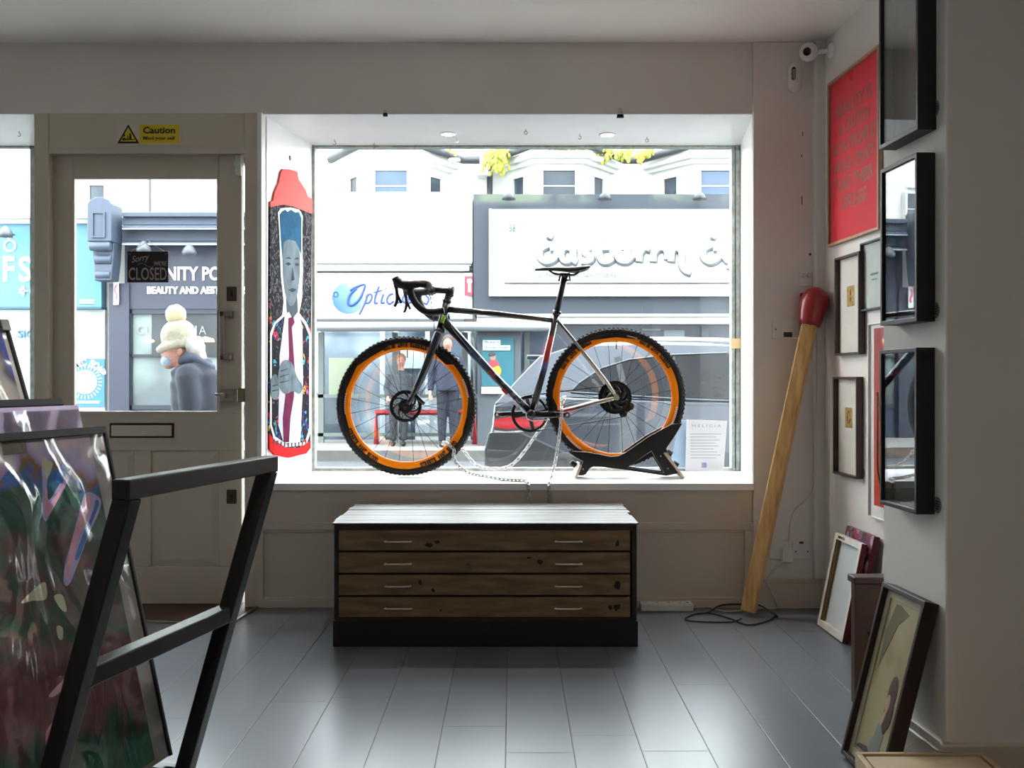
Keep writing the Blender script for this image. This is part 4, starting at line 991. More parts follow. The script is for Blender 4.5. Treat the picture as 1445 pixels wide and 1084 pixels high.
for mi_ in (0, 1):
    f_ = mirror if mi_ else (lambda z: z)
    w = MB(); w.tube(f_(smooth_path([Hn(602, 402.5, .95), Hn(592, 401, 1), Hn(578, 402, 1), Hn(566, 401.5, 1), Hn(560, 396, 1), Hn(557.5, 391.5, 1)], 4)), [0.016]*5+[0.019]*4+[0.021]*4+[0.022]*3+[0.021, .019, .0185, .018, .017], 14, flat=1.0)
    w.tube(f_([Hn(562, 400, 1), Hn(573, 406, 1), Hn(581, 410, 1)]), [0.014, .016, .014], 12)
    w.build('brake_hood', mat('hood_rubber', c(10, 10, 10), 0.6), bike)
    w = MB(); w.tube(f_(smooth_path([Hn(557, 396, 1), Hn(559.5, 408, 1), Hn(560.5, 420, 1), Hn(559, 428, 1), Hn(556.5, 433, 1)], 4)), [0.008]*4+[.0065]*4+[.006]*4+[.0055]*4+[.004], 8, flat=1.3)
    w.bar(f_([Hn(558, 400)])[0], f_([Hn(566, 405)])[0], 0.012, 0.018); w.bar(f_([Hn(560, 414)])[0], f_([Hn(566.5, 428)])[0], 0.006, 0.012)
    w.build('brake_lever', satin, bike)
# seatpost, collar, saddle
tube_part('seatpost', [B(785, 443), B(797.6, 388)], 0.0155, mat('seatpost_black', c(16, 15, 15), 0.4))
w = MB(); w.tube([B(784.6, 445), B(786.2, 438)], 0.0195, 18); w.tube([B(787, 441, -.01), B(792, 443, -.01)], 0.006, 8); w.build('seat_collar', satin, bike)
w = MB(); w.tube([B(796.5, 391, -.03), B(796.5, 391, .03)], 0.006, 8); w.box(B(790, 0).x, B(804, 0).x, YBK-.028, YBK+.028, B(0, 389.5).z, B(0, 386).z)
for q in (790.5, 803.5): w.tube([B(q, 386), B(q+(-1.5 if q < 795 else 1), 397)], 0.0045, 8); w.tube([B(q-2, 395.5, -.012), B(q-2, 395.5, .012)], 0.005, 8)
w.build('seat_clamp', satin, bike)
w = MB()
for s_ in (-1, 1): w.tube(smooth_path([B(774, 381.5, s_*.012), B(783, 386.3, s_*.020), B(795, 387.5, s_*.022), B(810, 388, s_*.022), B(818, 383, s_*.03)], 5), 0.0035, 8)
w.build('saddle_rail', satin, bike)
sec = [(754.6, 381.4, 379.6, .008), (757, 382.0, 378.4, .016), (770, 382.0, 377.3, .020), (786, 382.6, 376.8, .024), (800, 384.0, 377.0, .036), (812, 385.2, 376.6, .056), (822, 383.5, 375.6, .068), (829, 380.5, 375.0, .066), (832.5, 378.0, 375.4, .050)]
vs = []; fs = []
for (x_, yb_, yt_, hw_) in sec:
    n = 14
    for k in range(n):
        a = 2*math.pi*k/n; ca, sa = math.cos(a), math.sin(a)
        zt1, zb1 = B(0, yt_).z, B(0, yb_).z; mid = (zt1+zb1)/2; hh_ = (zt1-zb1)/2
        z = mid+hh_*math.copysign(abs(sa)**.55, sa)
        vs.append((B(x_, 0).x, YBK+hw_*ca, z-0.004*abs(ca)**3))
ns = len(sec); n = 14
for i in range(ns-1):
    for k in range(n): l = (k+1) % n; fs.append((i*n+k, i*n+l, (i+1)*n+l, (i+1)*n+k))
fs.append(tuple(range(n))); fs.append(tuple(reversed([(ns-1)*n+k for k in range(n)])))
w = MB(); w.add(vs, fs, 0, True); w.build('saddle', mat('saddle_leather', c(16, 16, 18), 0.45), bike)
# crankset
CC = B(748, 584.5)
M = Matrix(((1, 0, 0, CC.x), (0, 0, -1, CC.y+.045), (0, 1, 0, CC.z), (0, 0, 0, 1)))
w = MB(); nt_ = 44; outer = []
for i in range(nt_*2):
    a = math.pi*i/nt_; rr = 0.0915 if i % 2 else 0.0875; outer.append((rr*math.cos(a), rr*math.sin(a)))
w.prism(outer, -0.002, 0.002, M, 0, [[(0.078*math.cos(i*math.pi/20), .078*math.sin(i*math.pi/20)) for i in range(40)]])
for i in range(4):
    a = math.radians(5+90*i); p = M @ Vector((0.012*math.cos(a), .012*math.sin(a), 0)); q = M @ Vector((0.080*math.cos(a+.1), .080*math.sin(a+.1), 0)); w.bar(p, q, 0.018, 0.006, (0, 1, 0)) if False else w.tube([p, q], [0.011, .009], 6, flat=0.35, flatdir=(0, 1, 0))
w.build('chainring', blackmatt, bike)
for s_, ex, ey in ((-1, 799, 585), (1, 701, 586)):
    y_ = s_*0.068; w = MB(); p = B(749.5, 584.5, y_); q = B(ex, ey, y_*1.12)
    w.tube([p, p+(q-p)*0.1, p+(q-p)*0.5, q], [0.019, .017, .0145, .0125], 14, flat=0.55, flatdir=(0, 1, 0))
    w.tube([p-Vector((0, s_*.024, 0)), p+Vector((0, s_*.010, 0))], 0.019, 18)
    w.tube([q-Vector((0, .0075, 0)), q+Vector((0, .0075, 0))], 0.0145, 18)
    cr = w.build('crank_arm', mat('crank_gloss', c(12, 12, 13), 0.2), bike)
    w = MB(); w.tube([q-Vector((0, .0085, 0)), q+Vector((0, .0085, 0))], 0.0065, 14); w.build('pedal_thread', mat('thread_pink_grey', c(205, 170, 170), 0.4, .3), cr)
    if s_ < 0:
        w = MB(); w.tube([B(742, 584, y_-.004), B(743.5, 590, y_-.004), B(750, 593, y_-.004), B(775, 591.5, y_-.004)], 0.0022, 8); w.build('crank_edge', silver, cr)
# cassette + derailleur + drive chain
w = MB()
for i, r_ in enumerate((0.085, .079, .073, .066, .058, .050, .042)):
    M = Matrix(((1, 0, 0, RW.x), (0, 0, -1, RW.y+.026+i*.004), (0, 1, 0, RW.z), (0, 0, 0, 1)))
    nt_ = int(r_*500); outer = [((r_ if k % 2 else r_-.004)*math.cos(math.pi*k/nt_), (r_ if k % 2 else r_-.004)*math.sin(math.pi*k/nt_)) for k in range(nt_*2)]
    inn = [(r_*.80*math.cos(k*math.pi/12), r_*.80*math.sin(k*math.pi/12)) for k in range(24)]
    w.prism(outer, -0.001, .001, M, 0, [inn])
    for k in range(5):
        a = 2*math.pi*k/5+i*.1; w.bar(M @ Vector((.012*math.cos(a), .012*math.sin(a), 0)), M @ Vector((r_*.82*math.cos(a+.3), r_*.82*math.sin(a+.3), 0)), 0.002, .008, (0, 0, 1))
w.build('cassette', mat('cassette_steel', c(40, 38, 36), 0.35, .8), bike)
w = MB(); dpos = RW+Vector((0.078, .065, -.045))
w.tube([RW+Vector((.01, .06, -.01)), RW+Vector((.05, .068, -.04)), dpos], [.012, .014, .012], 10)
for dd in ((0, 0, 0), (-.035, 0, -.035)):
    p = dpos+Vector(dd); w.tube([p+Vector((0, -.022, 0)), p+Vector((0, -.008, 0))], 0.020, 16)
w.bar(dpos+Vector((.005, -.006, .004)), dpos+Vector((-.04, -.006, -.04)), .004, .03, (1, 0, -1))
w.build('rear_derailleur', blackmatt, bike)
pts = []
yc = YBK+.045
for i in range(13): a = math.pi/2+math.pi*i/12; pts.append(Vector((CC.x+.091*math.cos(a), yc, CC.z+.091*math.sin(a))))
d0_ = dpos+Vector((-.035, -.015, -.052)); pts += [d0_]
pts += [dpos+Vector((-.01, -.015, -.03))]
for i in range(7): a = -math.pi/3+(math.pi*.83)*i/6; pts.append(Vector((RW.x+.062*math.cos(a), yc, RW.z+.062*math.sin(a))))
w = MB(); w.tube(pts, 0.0032, 6, closed=True); w.build('drive_chain', mat('drive_chain_metal', c(50, 48, 46), 0.4, .8), bike)
# top tube and down tube lettering
w = MB(); o = B(654.5, 436.3, -.0168); u_ = B(676, 438.6)-B(639, 434.5)
w.text('VANDAL EDITION', frame_m(o, u_, (0, 0, 1)), 0.105, 0.012, 0.0015, bold=0.03); w.build('frame_lettering', mat('grey_lettering', c(150, 144, 140), 0.5), bike)
w = MB(); u_ = B(749, 583)-B(640, 468)
w.text('STREETS', frame_m(B(706, 541, -.0212), u_, (0.7, 0, 1)), 0.07, 0.013, 0.0015, bold=0.04); w.build('downtube_lettering', ink, bike)
for q, cc_ in ((B(693.5, 527, -.0205), 0), (B(712, 552, -.0200), 0)): w = MB(); w.box(-.018, .018, -.008, .008, 0, .001, 0, frame_m(q, u_, (0.7, 0, 1))); w.build('red_decal', mat('red_decal', c(210, 50, 36), 0.4), bike)
for q in (B(728, 571, -.0200), B(737, 579, -.0195)): w = MB(); w.box(-.017, .017, -.005, .004, 0, .001, 0, frame_m(q, u_, (0.7, 0, 1))); w.build('white_decal', mat('white_decal', c(215, 215, 220), 0.4), bike)
w = MB(); w.tube([B(719, 549), B(723, 552.5)], 0.009, 8); w.build('bottle_boss', satin, bike)

# ---------------------------------------------------------------- bike stand
st = thing('bike_stand', 'black plate display stand cradling the rear wheel', 'bike stand', (B(885, 0).x, YBK, SL))
YP0 = 5.06
def SP(px, py): v = Wp(px, py, YP0); return (v.x, v.z)
outl = [(803, 639), (808, 637), (828, 638), (845, 641), (862, 644.5), (873, 643.5), (882, 639), (915, 616), (947.8, 598.5), (963, 597.5), (952, 616), (940, 633), (945, 645), (957, 668), (940, 671.5), (925, 669.5), (884, 663.5), (850, 659), (838, 658.3), (832, 661), (827, 669), (823, 671), (815, 670.8), (818.5, 662), (822.5, 651), (812, 645.5)]
hole = [(885, 659.5), (919, 636.5), (937, 667)]
edge = mat('bare_plate_edge', c(205, 200, 196), 0.4, .2)
for ya in (YP0, YP0+0.10):
    Mx = Matrix(((1, 0, 0, 0), (0, 0, -1, ya), (0, 1, 0, 0), (0, 0, 0, 1)))
    w = MB(); w.prism([SP(*p) for p in outl], -.004, .004, Mx, 0, [[SP(*p) for p in hole]]); pl_ = w.build('side_plate', satin, st)
    w = MB()
    for L_ in (outl, hole):
        pp = [Vector((SP(*p)[0], ya-.0042, SP(*p)[1])) for p in L_]
        w.tube(pp, 0.0012, 5, closed=True)
    w.build('plate_edge', edge, pl_)
    w = MB()
    for p in ((822.8, 662), (932.2, 643.8), (942.3, 661)):
        q = SP(*p); w.tube([(q[0], ya-.0075, q[1]), (q[0], ya, q[1])], 0.0036, 10)
    w.build('bolt', silver, pl_)
al = mat('stand_aluminium', c(190, 172, 152), 0.4, .5)
for (x0, y0, x1, y1, wd) in ((939.5, 640, 965.5, 677.0, .018), (819.5, 657, 812.5, 677.0, .02)):
    w = MB(); a, b = Wp(x0, y0, 5.0), Wp(x1, y1, 5.0); b.z = max(b.z, SL+0.004)
    a.y = b.y = 5.11; w.bar(a, b, 0.225, wd*0.6, (b-a).cross(Vector((0, 1, 0)))); w.build('foot', al, st, bevel=0.001)
w = MB()
for (px, py, r_) in ((944.5, 639, .014), (953, 655.5, .014), (809, 655, .015)):
    p = Wp(px, py, 5.15); w.tube([p+Vector((-.012, 0, .008)), p+Vector((.012, 0, -.008))], r_, 12); w.tube([p+Vector((-.03 if px > 900 else .03, 0, .0)), p], .005, 8)
w.build('clamp_knob', blackmatt, st)

# ---------------------------------------------------------------- steel chain through the wheels
def links(w, path, pitch=0.0235, wire=0.0030, lw=0.0085, ph=0):
    P_ = smooth_path(path, 12); L_ = [0]
    for i in range(1, len(P_)): L_.append(L_[-1]+(P_[i]-P_[i-1]).length)
    n = int(L_[-1]/pitch)
    def at(s_):
        for i in range(1, len(L_)):
            if L_[i] >= s_: f = (s_-L_[i-1])/max(1e-9, L_[i]-L_[i-1]); return P_[i-1].lerp(P_[i], f)
        return P_[-1]
    for k in range(n):
        c0 = at((k+0.5)*pitch); d = (at((k+0.95)*pitch)-at((k+0.05)*pitch)).normalized()
        ref = Vector((0, 1, 0)) if abs(d.y) < .8 else Vector((1, 0, 0)); s1 = (ref-d*ref.dot(d)).normalized(); s2 = d.cross(s1)
        tilt = math.radians(40 if (k+ph) % 2 else -50)
        sv = s1*math.cos(tilt)+s2*math.sin(tilt)
        hl = pitch/2+wire*0.9; pts = []
        for q in range(12):
            a = 2*math.pi*q/12; x = math.cos(a)*lw*0.75; 
            pts.append(c0+d*(math.copysign(hl-lw*.75, math.cos(a))*(abs(math.cos(a)) > .01)+math.cos(a)*lw*.75)+sv*math.sin(a)*lw*.75)
        w.tube(pts, wire, 6, closed=True)
w = MB()
P1 = FP(0.292, math.radians(-41), -0.035)
CH_ = [FP(0.258, math.radians(-45), .0), FP(0.262, math.radians(-43), -.022), FP(0.285, math.radians(-42), -.036), FP(0.318, math.radians(-42), -.038), Wp(640, 645, 5.06), Wp(647, 657, 5.02), Wp(663, 668, 4.99), Wp(685, 674, 4.93)+Vector((0, 0, .006)), Wp(712, 677, 4.90), Vector((cx(740, 4.84), 4.84, SL+.008)), Vector((cx(745, 4.79), 4.778, SL+.002)), Vector((cx(746, 4.77), 4.772, SL-.03)), Vector((cx(745.5, 4.77), 4.775, .50)), Vector((cx(752, 4.77), 4.782, .44)), Vector((cx(768, 4.77), 4.782, .44)),
 Vector((cx(775, 4.77), 4.775, .50)), Vector((cx(774.5, 4.77), 4.772, SL-.03)), Vector((cx(775, 4.79), 4.778, SL+.002)), Vector((cx(778, 4.85), 4.86, SL+.02)), Wp(784, 650, 4.95), Wp(788, 625, 4.98), Wp(791, 600, 5.0), Wp(793, 580, 5.0), Wp(792, 574, 5.03), RP(.256, math.radians(181), -.045), RP(.252, math.radians(180), .0), RP(.256, math.radians(181), .045), RP(.27, math.radians(185), .078), Wp(783, 583, 5.21), Wp(772, 592, 5.20), Wp(766, 603, 5.18), Wp(757, 613, 5.17), Wp(741, 636, 5.16), Wp(722, 656, 5.16), Wp(700, 661.5, 5.17), Wp(672, 656, 5.17), FP(0.335, math.radians(-38), .045), FP(0.30, math.radians(-42), .038), FP(0.262, math.radians(-46), .026), FP(0.258, math.radians(-45), .0)]
links(w, CH_, pitch=.0215, wire=.0032, lw=.0095)
tag(w.build('steel_chain', mat('galvanised_steel', c(176, 176, 174), 0.35, .85, var=.1)), 'galvanised steel link chain threaded through the bicycle wheels and over the sill', 'chain')

# ---------------------------------------------------------------- notices in the window
def easel(name, label, pts, Y, m, par_label=None, thick=0.003, lean_=0.0):
    return None
YN2 = 5.40
def NP_(px, py): return Wp(px, py, YN2)
s = thing('window_notice', 'white printed notice standing against the glass at the bottom right', 'notice', (NP_(995, 665).x, YN2, SL))
M = Matrix(((1, 0, 0, 0), (0, 0, -1, YN2), (0, 1, 0, 0), (0, 0, 0, 1)))
q = [(NP_(a, b).x, max(NP_(a, b).z, SL+.001)) for a, b in ((967, 664.5), (1021, 664.5), (1026, 594), (969, 592.5))]
MB().prism(q, -.0015, .0015, M).build('sheet', mat('notice_paper', c(200, 201, 204), .6), s)
w = MB(); pc = mat('faint_print', c(130, 132, 142), .7)
w.text('M E L I C I A', M @ Matrix.Translation((NP_(997, 0).x, NP_(0, 601).z, .0016)), .15, .014, .0004)
for i in range(9): w.box(NP_(974, 0).x, NP_(1018-(i*7 % 12), 0).x, NP_(0, 613+i*4.2).z, NP_(0, 612.3+i*4.2).z, .0016, .0019, 0, M)
w.build('print', pc, s)
MB().box(NP_(990, 0).x, NP_(997, 0).x, NP_(0, 660).z, NP_(0, 653).z, .0016, .0019, 0, M).build('small_emblem', mat('lilac_print', c(150, 140, 190), .6), s)
YN3 = 5.43
s2 = MB(); M = Matrix(((1, 0, 0, 0), (0, 0, -1, YN3), (0, 1, 0, 0), (0, 0, 0, 1)))
q = [(Wp(a, b, YN3).x, max(Wp(a, b, YN3).z, SL+.018)) for a, b in ((945, 664), (1000, 664), (1000, 595), (960, 593))]
s2.prism(q, -.0015, .0015, M); tag(s2.build('blue_card', mat('pale_blue_card', c(150, 176, 200), .6)), 'pale blue card leaning behind the white notice', 'card')

# ---------------------------------------------------------------- spray can art panel on the left reveal
def RVY(px): return (-1.155-0.1686*D)*F/((px-722)-0.1686*F)
RD = Vector((0.1686, 1, 0)).normalized(); RN = Vector((1, -0.1686, 0)).normalized()
O_ = Vector((-1.155, D, 0))
MR = frame_m(O_+RN*0.0, RD, (0, 0, 1))
if (MR.to_3x3() @ Vector((0, 0, 1))).dot(RN) < 0: print('REVEAL NORMAL FLIPPED')
def R2(px, py):
    Y = RVY(px); X = (px-722)*Y/F; z = CZ-(py-535)*Y/F
    return ((Vector((X, Y, 0))-O_).dot(RD), z)
art = thing('spray_can_panel', 'tall spray can shaped art panel with a suited figure on the white reveal', 'artwork', tuple(O_+RD*.3+Vector((0, 0, R2(408, 640)[1]))))
def rp(name, pts, z0, z1, m, par=None, sm=0):
    p2 = [R2(*p) for p in pts]
    if sm: p2 = [(v.x, v.y) for v in smooth_path([(a, b, 0) for a, b in p2], sm, True)]
    w = MB(); w.prism(p2, z0, z1, MR); return w.build(name, m, par or art)
coral = mat('coral_cap', c(216, 98, 94), .85, spec=.1); rd_ = mat('red_base', c(190, 24, 26), .85, spec=.1)
rp('cap', [(379, 292), (379, 285), (383, 283), (385, 272), (391, 258), (394, 243), (397, 238.5), (406, 239), (417, 242), (419, 253), (429, 268), (432, 277), (438, 281), (438, 302), (410, 291), (398, 289)], 0.001, .010, coral)
rp('can_base', [(377.5, 612), (385, 622), (400, 632), (420, 632), (436, 622), (436, 632), (430, 640), (405, 646), (385, 642), (377.5, 634)], 0.001, .010, rd_)
t = NT('graffiti_collage', .85); t.p.inputs['Specular IOR Level'].default_value = .1; vo = t.n('TexVoronoi', (t.co,)); vo.inputs['Scale'].default_value = 34; nz = t.n('TexNoise', (t.co,)); nz.inputs['Scale'].default_value = 22; nz.inputs['Detail'].default_value = 8; nz.inputs['Distortion'].default_value = 2.5
sz = t.n('SeparateXYZ', (t.co,)); low = t.n('MapRange', (sz.outputs[2], .75, .60, 0.0, 1.0)).outputs[0]
dark = t.ramp(nz.outputs[0], [(0.46, c(16, 15, 20)), (0.54, c(34, 32, 38)), (0.6, c(120, 120, 126)), (0.64, c(22, 20, 26))])
colr_ = t.ramp(vo.outputs['Color'], [(0.0, c(24, 20, 30)), (0.3, c(60, 50, 120)), (0.42, c(30, 24, 30)), (0.52, c(60, 150, 170)), (0.58, c(28, 24, 32)), (0.7, c(190, 50, 50)), (0.76, c(230, 160, 60)), (0.8, c(30, 26, 34)), (0.9, c(160, 90, 180))], 'CONSTANT')
lw_ = t.math('MULTIPLY', low, t.math('GREATER_THAN', nz.outputs[0], .5)); t.base(t.mix(lw_, dark, colr_))
rp('can_body', [(379, 292), (398, 289), (410, 291), (438, 302), (436, 622), (420, 632), (400, 632), (385, 622), (377.5, 612)], 0.001, .008, t.m)
wht = mat('white_outline', c(238, 238, 240), .85, spec=.1)
rp('figure_outline', [(392, 330), (390, 300), (394, 294), (408, 293), (420, 296), (425, 305), (424, 330), (425, 380), (424, 420), (420, 442), (430, 455), (436, 470), (436, 610), (430, 628), (400, 631), (384, 620), (379, 600), (379, 470), (385, 455), (396, 445), (398, 425), (394, 390)], 0.008, .0088, wht)
rp('suit', [(398, 447), (386, 458), (381, 475), (381, 600), (386, 616), (402, 627), (428, 624), (434, 606), (434, 474), (428, 459), (419, 446)], 0.0088, .0096, t.m)
rp('hair', [(393.5, 335), (392, 303), (396, 298), (400, 296), (403, 299), (408, 296), (414, 300), (419, 299), (423, 308), (422.5, 360), (420, 352), (414, 340), (404, 338), (398, 342), (396, 365)], 0.0088, .0100, mat('teal_blue_hair', c(22, 76, 108), .85, spec=.1, var=.2, vs=20), sm=0)
rp('face', [(396, 365), (397, 345), (404, 337), (414, 339), (420, 352), (421, 380), (419.5, 400), (416, 420), (411, 431), (405, 430), (400, 415), (397, 392)], 0.0088, .0098, mat('grey_blue_skin', c(98, 110, 118), .85, spec=.1, var=.22, vs=9), sm=3)
rp('neck', [(401, 420), (417, 416), (418, 440), (410, 450), (402, 440)], 0.0088, .0094, mat('grey_blue_shadow', c(66, 76, 84), .85, spec=.1))
fm_ = mat('dark_feature_ink', c(44, 54, 64), .85, spec=.1)
for pts in ([(400, 372), (405, 370), (408, 373), (404, 375)], [(413, 373), (417, 371), (420, 374), (416, 376)], [(399, 365), (405, 362.5), (409, 366), (404, 365)], [(412, 366), (417, 363), (420, 366), (416, 366)], [(410, 378), (413, 395), (408, 397)], [(404, 409), (410, 406.5), (416, 409), (410, 413)]):
    rp('face_feature', pts, .0098, .0104, fm_)
rp('shirt', [(399, 447), (405, 440), (410, 450), (418, 440), (424, 460), (425, 540), (421, 626), (398, 626), (390, 600), (392, 500)], .0096, .0102, mat('shirt_white', c(186, 184, 194), .85, spec=.1, var=.04))
rp('tie', [(404, 449), (411, 447), (413, 455), (409, 462), (413, 520), (412, 560), (407, 590), (405, 624), (397, 624), (396, 590), (402, 540), (405, 500), (404, 462)], .0102, .0108, mat('burgundy_tie', c(92, 20, 58), .85, spec=.1, var=.25, vs=18))
hs = mat('grey_hand', c(92, 104, 112), .85, spec=.1, var=.3, vs=14)
rp('hand', [(389, 530), (394, 512), (402, 508), (410, 514), (416, 532), (424, 545), (420, 556), (410, 552), (400, 556), (392, 548)], .0108, .0118, hs, sm=3)
rp('hand', [(379, 536), (386, 528), (390, 540), (391, 556), (386, 564), (380, 560)], .0108, .0116, hs, sm=3)
w = MB()
for k, (a, b, c_, d_) in enumerate(((393, 524, 403, 520), (392, 532, 404, 528), (392, 540, 405, 537), (381, 545, 389, 543), (381, 552, 390, 550))):
    p, q = R2(a, b), R2(c_, d_); w.tube([MR @ Vector((p[0], p[1], .0119)), MR @ Vector((q[0], q[1], .0119))], .0018, 5)
w.build('finger_lines', fm_, art)
w = MB(); p = R2(404, 628.5)
w.text('STRAIGHT IN THE TIN', MR @ Matrix.Translation((p[0], p[1]-.004, .0119)), .33, .018, .0005, bold=.04) if False else None
for k in range(10):
    p = R2(384+k*5, 622+6*math.sin(math.pi*(k+.3)/10)); w.box(p[0]-.010, p[0]+.008, p[1]-.012, p[1]+.010, .0100, .0112, 0, MR)
w.build('base_marks', blackmatt, art)
w = MB(); q = R2(409, 223); w.lathe([(0, .004), (.011, .004), (.014, 0)], MR @ Matrix.Translation((q[0], q[1], 0)), 18); tag(w.build('screw_cap', mat('grey_cap', c(90, 94, 96), .5)), 'small grey cap above the spray can panel', 'cap')
# ---------------------------------------------------------------- the street outside
tarmac = mat('tarmac', c(52, 54, 58), 0.85, var=.12, vs=6, bump=.2, bs=60)
paving = mat('paving_slabs', c(120, 118, 114), 0.8, var=.08, vs=3)
struct('pavement_near', MB().box(-14, 14, 5.5, 7.9, -.35, -.2), paving)
struct('road', MB().box(-16, 16, 7.9, 15.3, -.40, -.16), tarmac)
struct('pavement_far', MB().box(-16, 16, 15.42, 21, -.2, 0.0), paving)
struct('kerb_far', MB().box(-16, 16, 15.3, 15.42, -.2, 0.003), mat('kerb_stone', c(84, 83, 80), .8, var=.1, vs=8))
struct('kerb_near', MB().box(-14, 14, 7.9, 8.0, -.4, -.197), mat('kerb_stone', c(84, 83, 80), .8))
w = MB(); w.box(-14, -3.05, 5.2, 5.5, -.2, 2.7); w.box(1.5, 14, 5.2, 5.52, -.2, 2.7); w.box(-14, 14, 5.2, 5.56, 2.74, 8.5); struct('wall_street_front', w, mat('street_front_render', c(206, 206, 208), .8, var=.05, vs=2))
FY = 18.0; FU = 20.2
def ex(px, Y=FY): return (px-722)*Y/F
def ez(py, Y=FY): return CZ-(py-535)*Y/F
def EB(w, x0, x1, y0, y1, Y, dep, mi=0): return w.box(ex(x0, Y), ex(x1, Y), Y, Y+dep, ez(y1, Y), ez(y0, Y), mi)
def EM(px, py, Y): return Matrix(((1, 0, 0, ex(px, Y)), (0, 0, -1, Y), (0, 1, 0, ez(py, Y)), (0, 0, 0, 1)))
render_w = mat('white_render', c(196, 196, 192), .8, var=.05, vs=1.2)
wframe = mat('white_window_frame', c(180, 180, 180), .5)
dglass = mat('street_window_glass', c(44, 52, 60), .08, var=.25, vs=1.5)
bglass = mat('sky_blue_window_glass', c(62, 78, 100), .12, var=.1, vs=1.5)
teal = mat('teal_fascia', c(64, 116, 138), .5, var=.03)
tealp = mat('teal_edge', c(26, 64, 84), .5)
slate = mat('slate_blue_joinery', c(54, 64, 80), .5, var=.06)
navyf = mat('navy_fascia', c(36, 40, 56), .45, var=.04)
signw = mat('sign_white_lettering', c(215, 215, 215), .5)
charc = mat('charcoal_surround', c(40, 46, 56), .5, var=.05, vs=2)
gutter = mat('gutter_grey', c(40, 43, 48), .5)
def wtext(name, par, s, x0, x1, y0, y1, Y, m, d=.02, **k):
    w = MB(); w.text(s, EM((x0+x1)/2, (y0+y1)/2, Y), ex(x1, Y)-ex(x0, Y), ez(y0, Y)-ez(y1, Y), d, **k); return w.build(name, m, par)
def uwin(par, x0, x1, y0, y1, Y, m=dglass, bar=True, nm='upper_window'):
    w = MB(); f = 3*Y/F; X0, X1, Z0, Z1 = ex(x0, Y), ex(x1, Y), ez(y1, Y), ez(y0, Y)
    w.box(X0-f, X0, Y-.05, Y+.1, Z0, Z1+f); w.box(X1, X1+f, Y-.05, Y+.1, Z0, Z1+f); w.box(X0, X1, Y-.05, Y+.1, Z1, Z1+f); w.box(X0-f, X1+f, Y-.08, Y+.1, Z0-f*.7, Z0)
    if bar: w.box(X0, X1, Y-.02, Y+.05, Z0+(Z1-Z0)*.36, Z0+(Z1-Z0)*.40)
    o = w.build(nm, wframe, par); MB().box(X0, X1, Y+.0, Y+.03, Z0, Z1).build('pane', m, o); return o
# --- teal shop
b = thing('shop_building', 'white shop building with a light blue fascia across the street, furthest left', 'building', (ex(20), FY+2, 0))
w = MB(); EB(w, -420, 144.5, 300, 640, FY+.05, 2.1); w.box(ex(-420), ex(144.5), FU, FU+4, 3.5, 7.6); w.build('wall', render_w, b)
w = MB(); EB(w, -420, 132, 301, 308, FY-.35, .6); EB(w, -420, 132, 308, 315, FY-.22, .5); w.build('cornice', render_w, b, bevel=.02)
w = MB(); EB(w, -420, 143, 316, 433, FY-.12, .2); fa = w.build('fascia_board', teal, b); w = MB(); EB(w, -420, 143, 433, 436, FY-.16, .25); w.build('fascia_edge', tealp, fa)
for ch, x0, x1 in (('F', 5, 21), ('S', 27, 45), ('I', 49, 53)): wtext('sign_letter', fa, ch, x0, x1, 362, 398, FY-.12, signw, bold=.02)
wtext('sign_letter', fa, 'G', 42, 52, 404, 418, FY-.12, signw); wtext('sign_letter', fa, 'WOMEN & MEN', 112, 133, 422, 429, FY-.12, signw) if False else None
w = MB(); EB(w, 112, 133, 423, 425, FY-.14, .02); EB(w, 112, 133, 426.5, 428.5, FY-.14, .02); w.build('sign_small_print', signw, fa)
w = MB(); M = EM(14, 347, FY-.13); w.tube([M @ Vector((.095*math.cos(a*.4), .095*math.sin(a*.4), 0)) for a in range(16)], .018, 6, closed=True); w.bar(M @ Vector((-.02, .09, 0)), M @ Vector((-.03, .2, 0)), .03, .02, (0, 1, 0)); w.bar(M @ Vector((-.09, .2, 0)), M @ Vector((.03, .14, 0)), .03, .02, (0, 1, 0))
M = EM(33, 411, FY-.13); w.box(-.02, .02, -.09, .09, 0, .02, 0, M); w.box(-.07, -.04, -.04, .04, 0, .02, 0, M); w.box(-.07, .08, -.012, .012, 0, .02, 0, M)
w.build('sign_symbol', signw, fa)
w = MB(); EB(w, -420, 148, 437, 600, FY-.02, .1); sw = w.build('shop_window', mat('frosted_shopfront', c(150, 160, 160), .3, var=.05), b)
wtext('window_lettering', sw, 'SIG', 25, 48, 466, 477, FY-.03, mat('steel_blue_lettering', c(56, 90, 118), .5), bold=.02)
w = MB(); EB(w, -420, 50, 492, 493.5, FY-.04, .03); EB(w, 104, 148, 505, 506, FY-.04, .03); w.build('glazing_line', wframe, sw)
po = MB(); EB(po, 98, 147.5, 507, 574, FY-.05, .03); po = po.build('window_poster', mat('poster_blue', c(44, 100, 140), .5), sw)
w = MB(); M = EM(120, 539, FY-.052); R_ = 17*FY/F; w.lathe([(0, .006), (R_, .006), (R_, 0)], M, 32, sm=False)
for i in range(28):
    a = 2*math.pi*i/28; w.bar(M @ Vector((R_*1.12*math.cos(a), R_*1.12*math.sin(a), .002)), M @ Vector((R_*1.42*math.cos(a), R_*1.42*math.sin(a), .002)), .014, .006, (0, 1, 0))
EB(w, 102, 140, 566, 569, FY-.06, .012)
s_ = 'ATOMIC SOAP'
for i, ch in enumerate(s_):
    if ch == ' ': continue
    a = math.radians(160-132*i/(len(s_)-1)); w.text(ch, M @ Matrix.Translation((R_*1.62*math.cos(a), R_*1.62*math.sin(a), 0)) @ Matrix.Rotation(a-math.pi/2, 4, 'Z'), .10, .13, .01, bold=.04)
w.build('poster_print', signw, po)
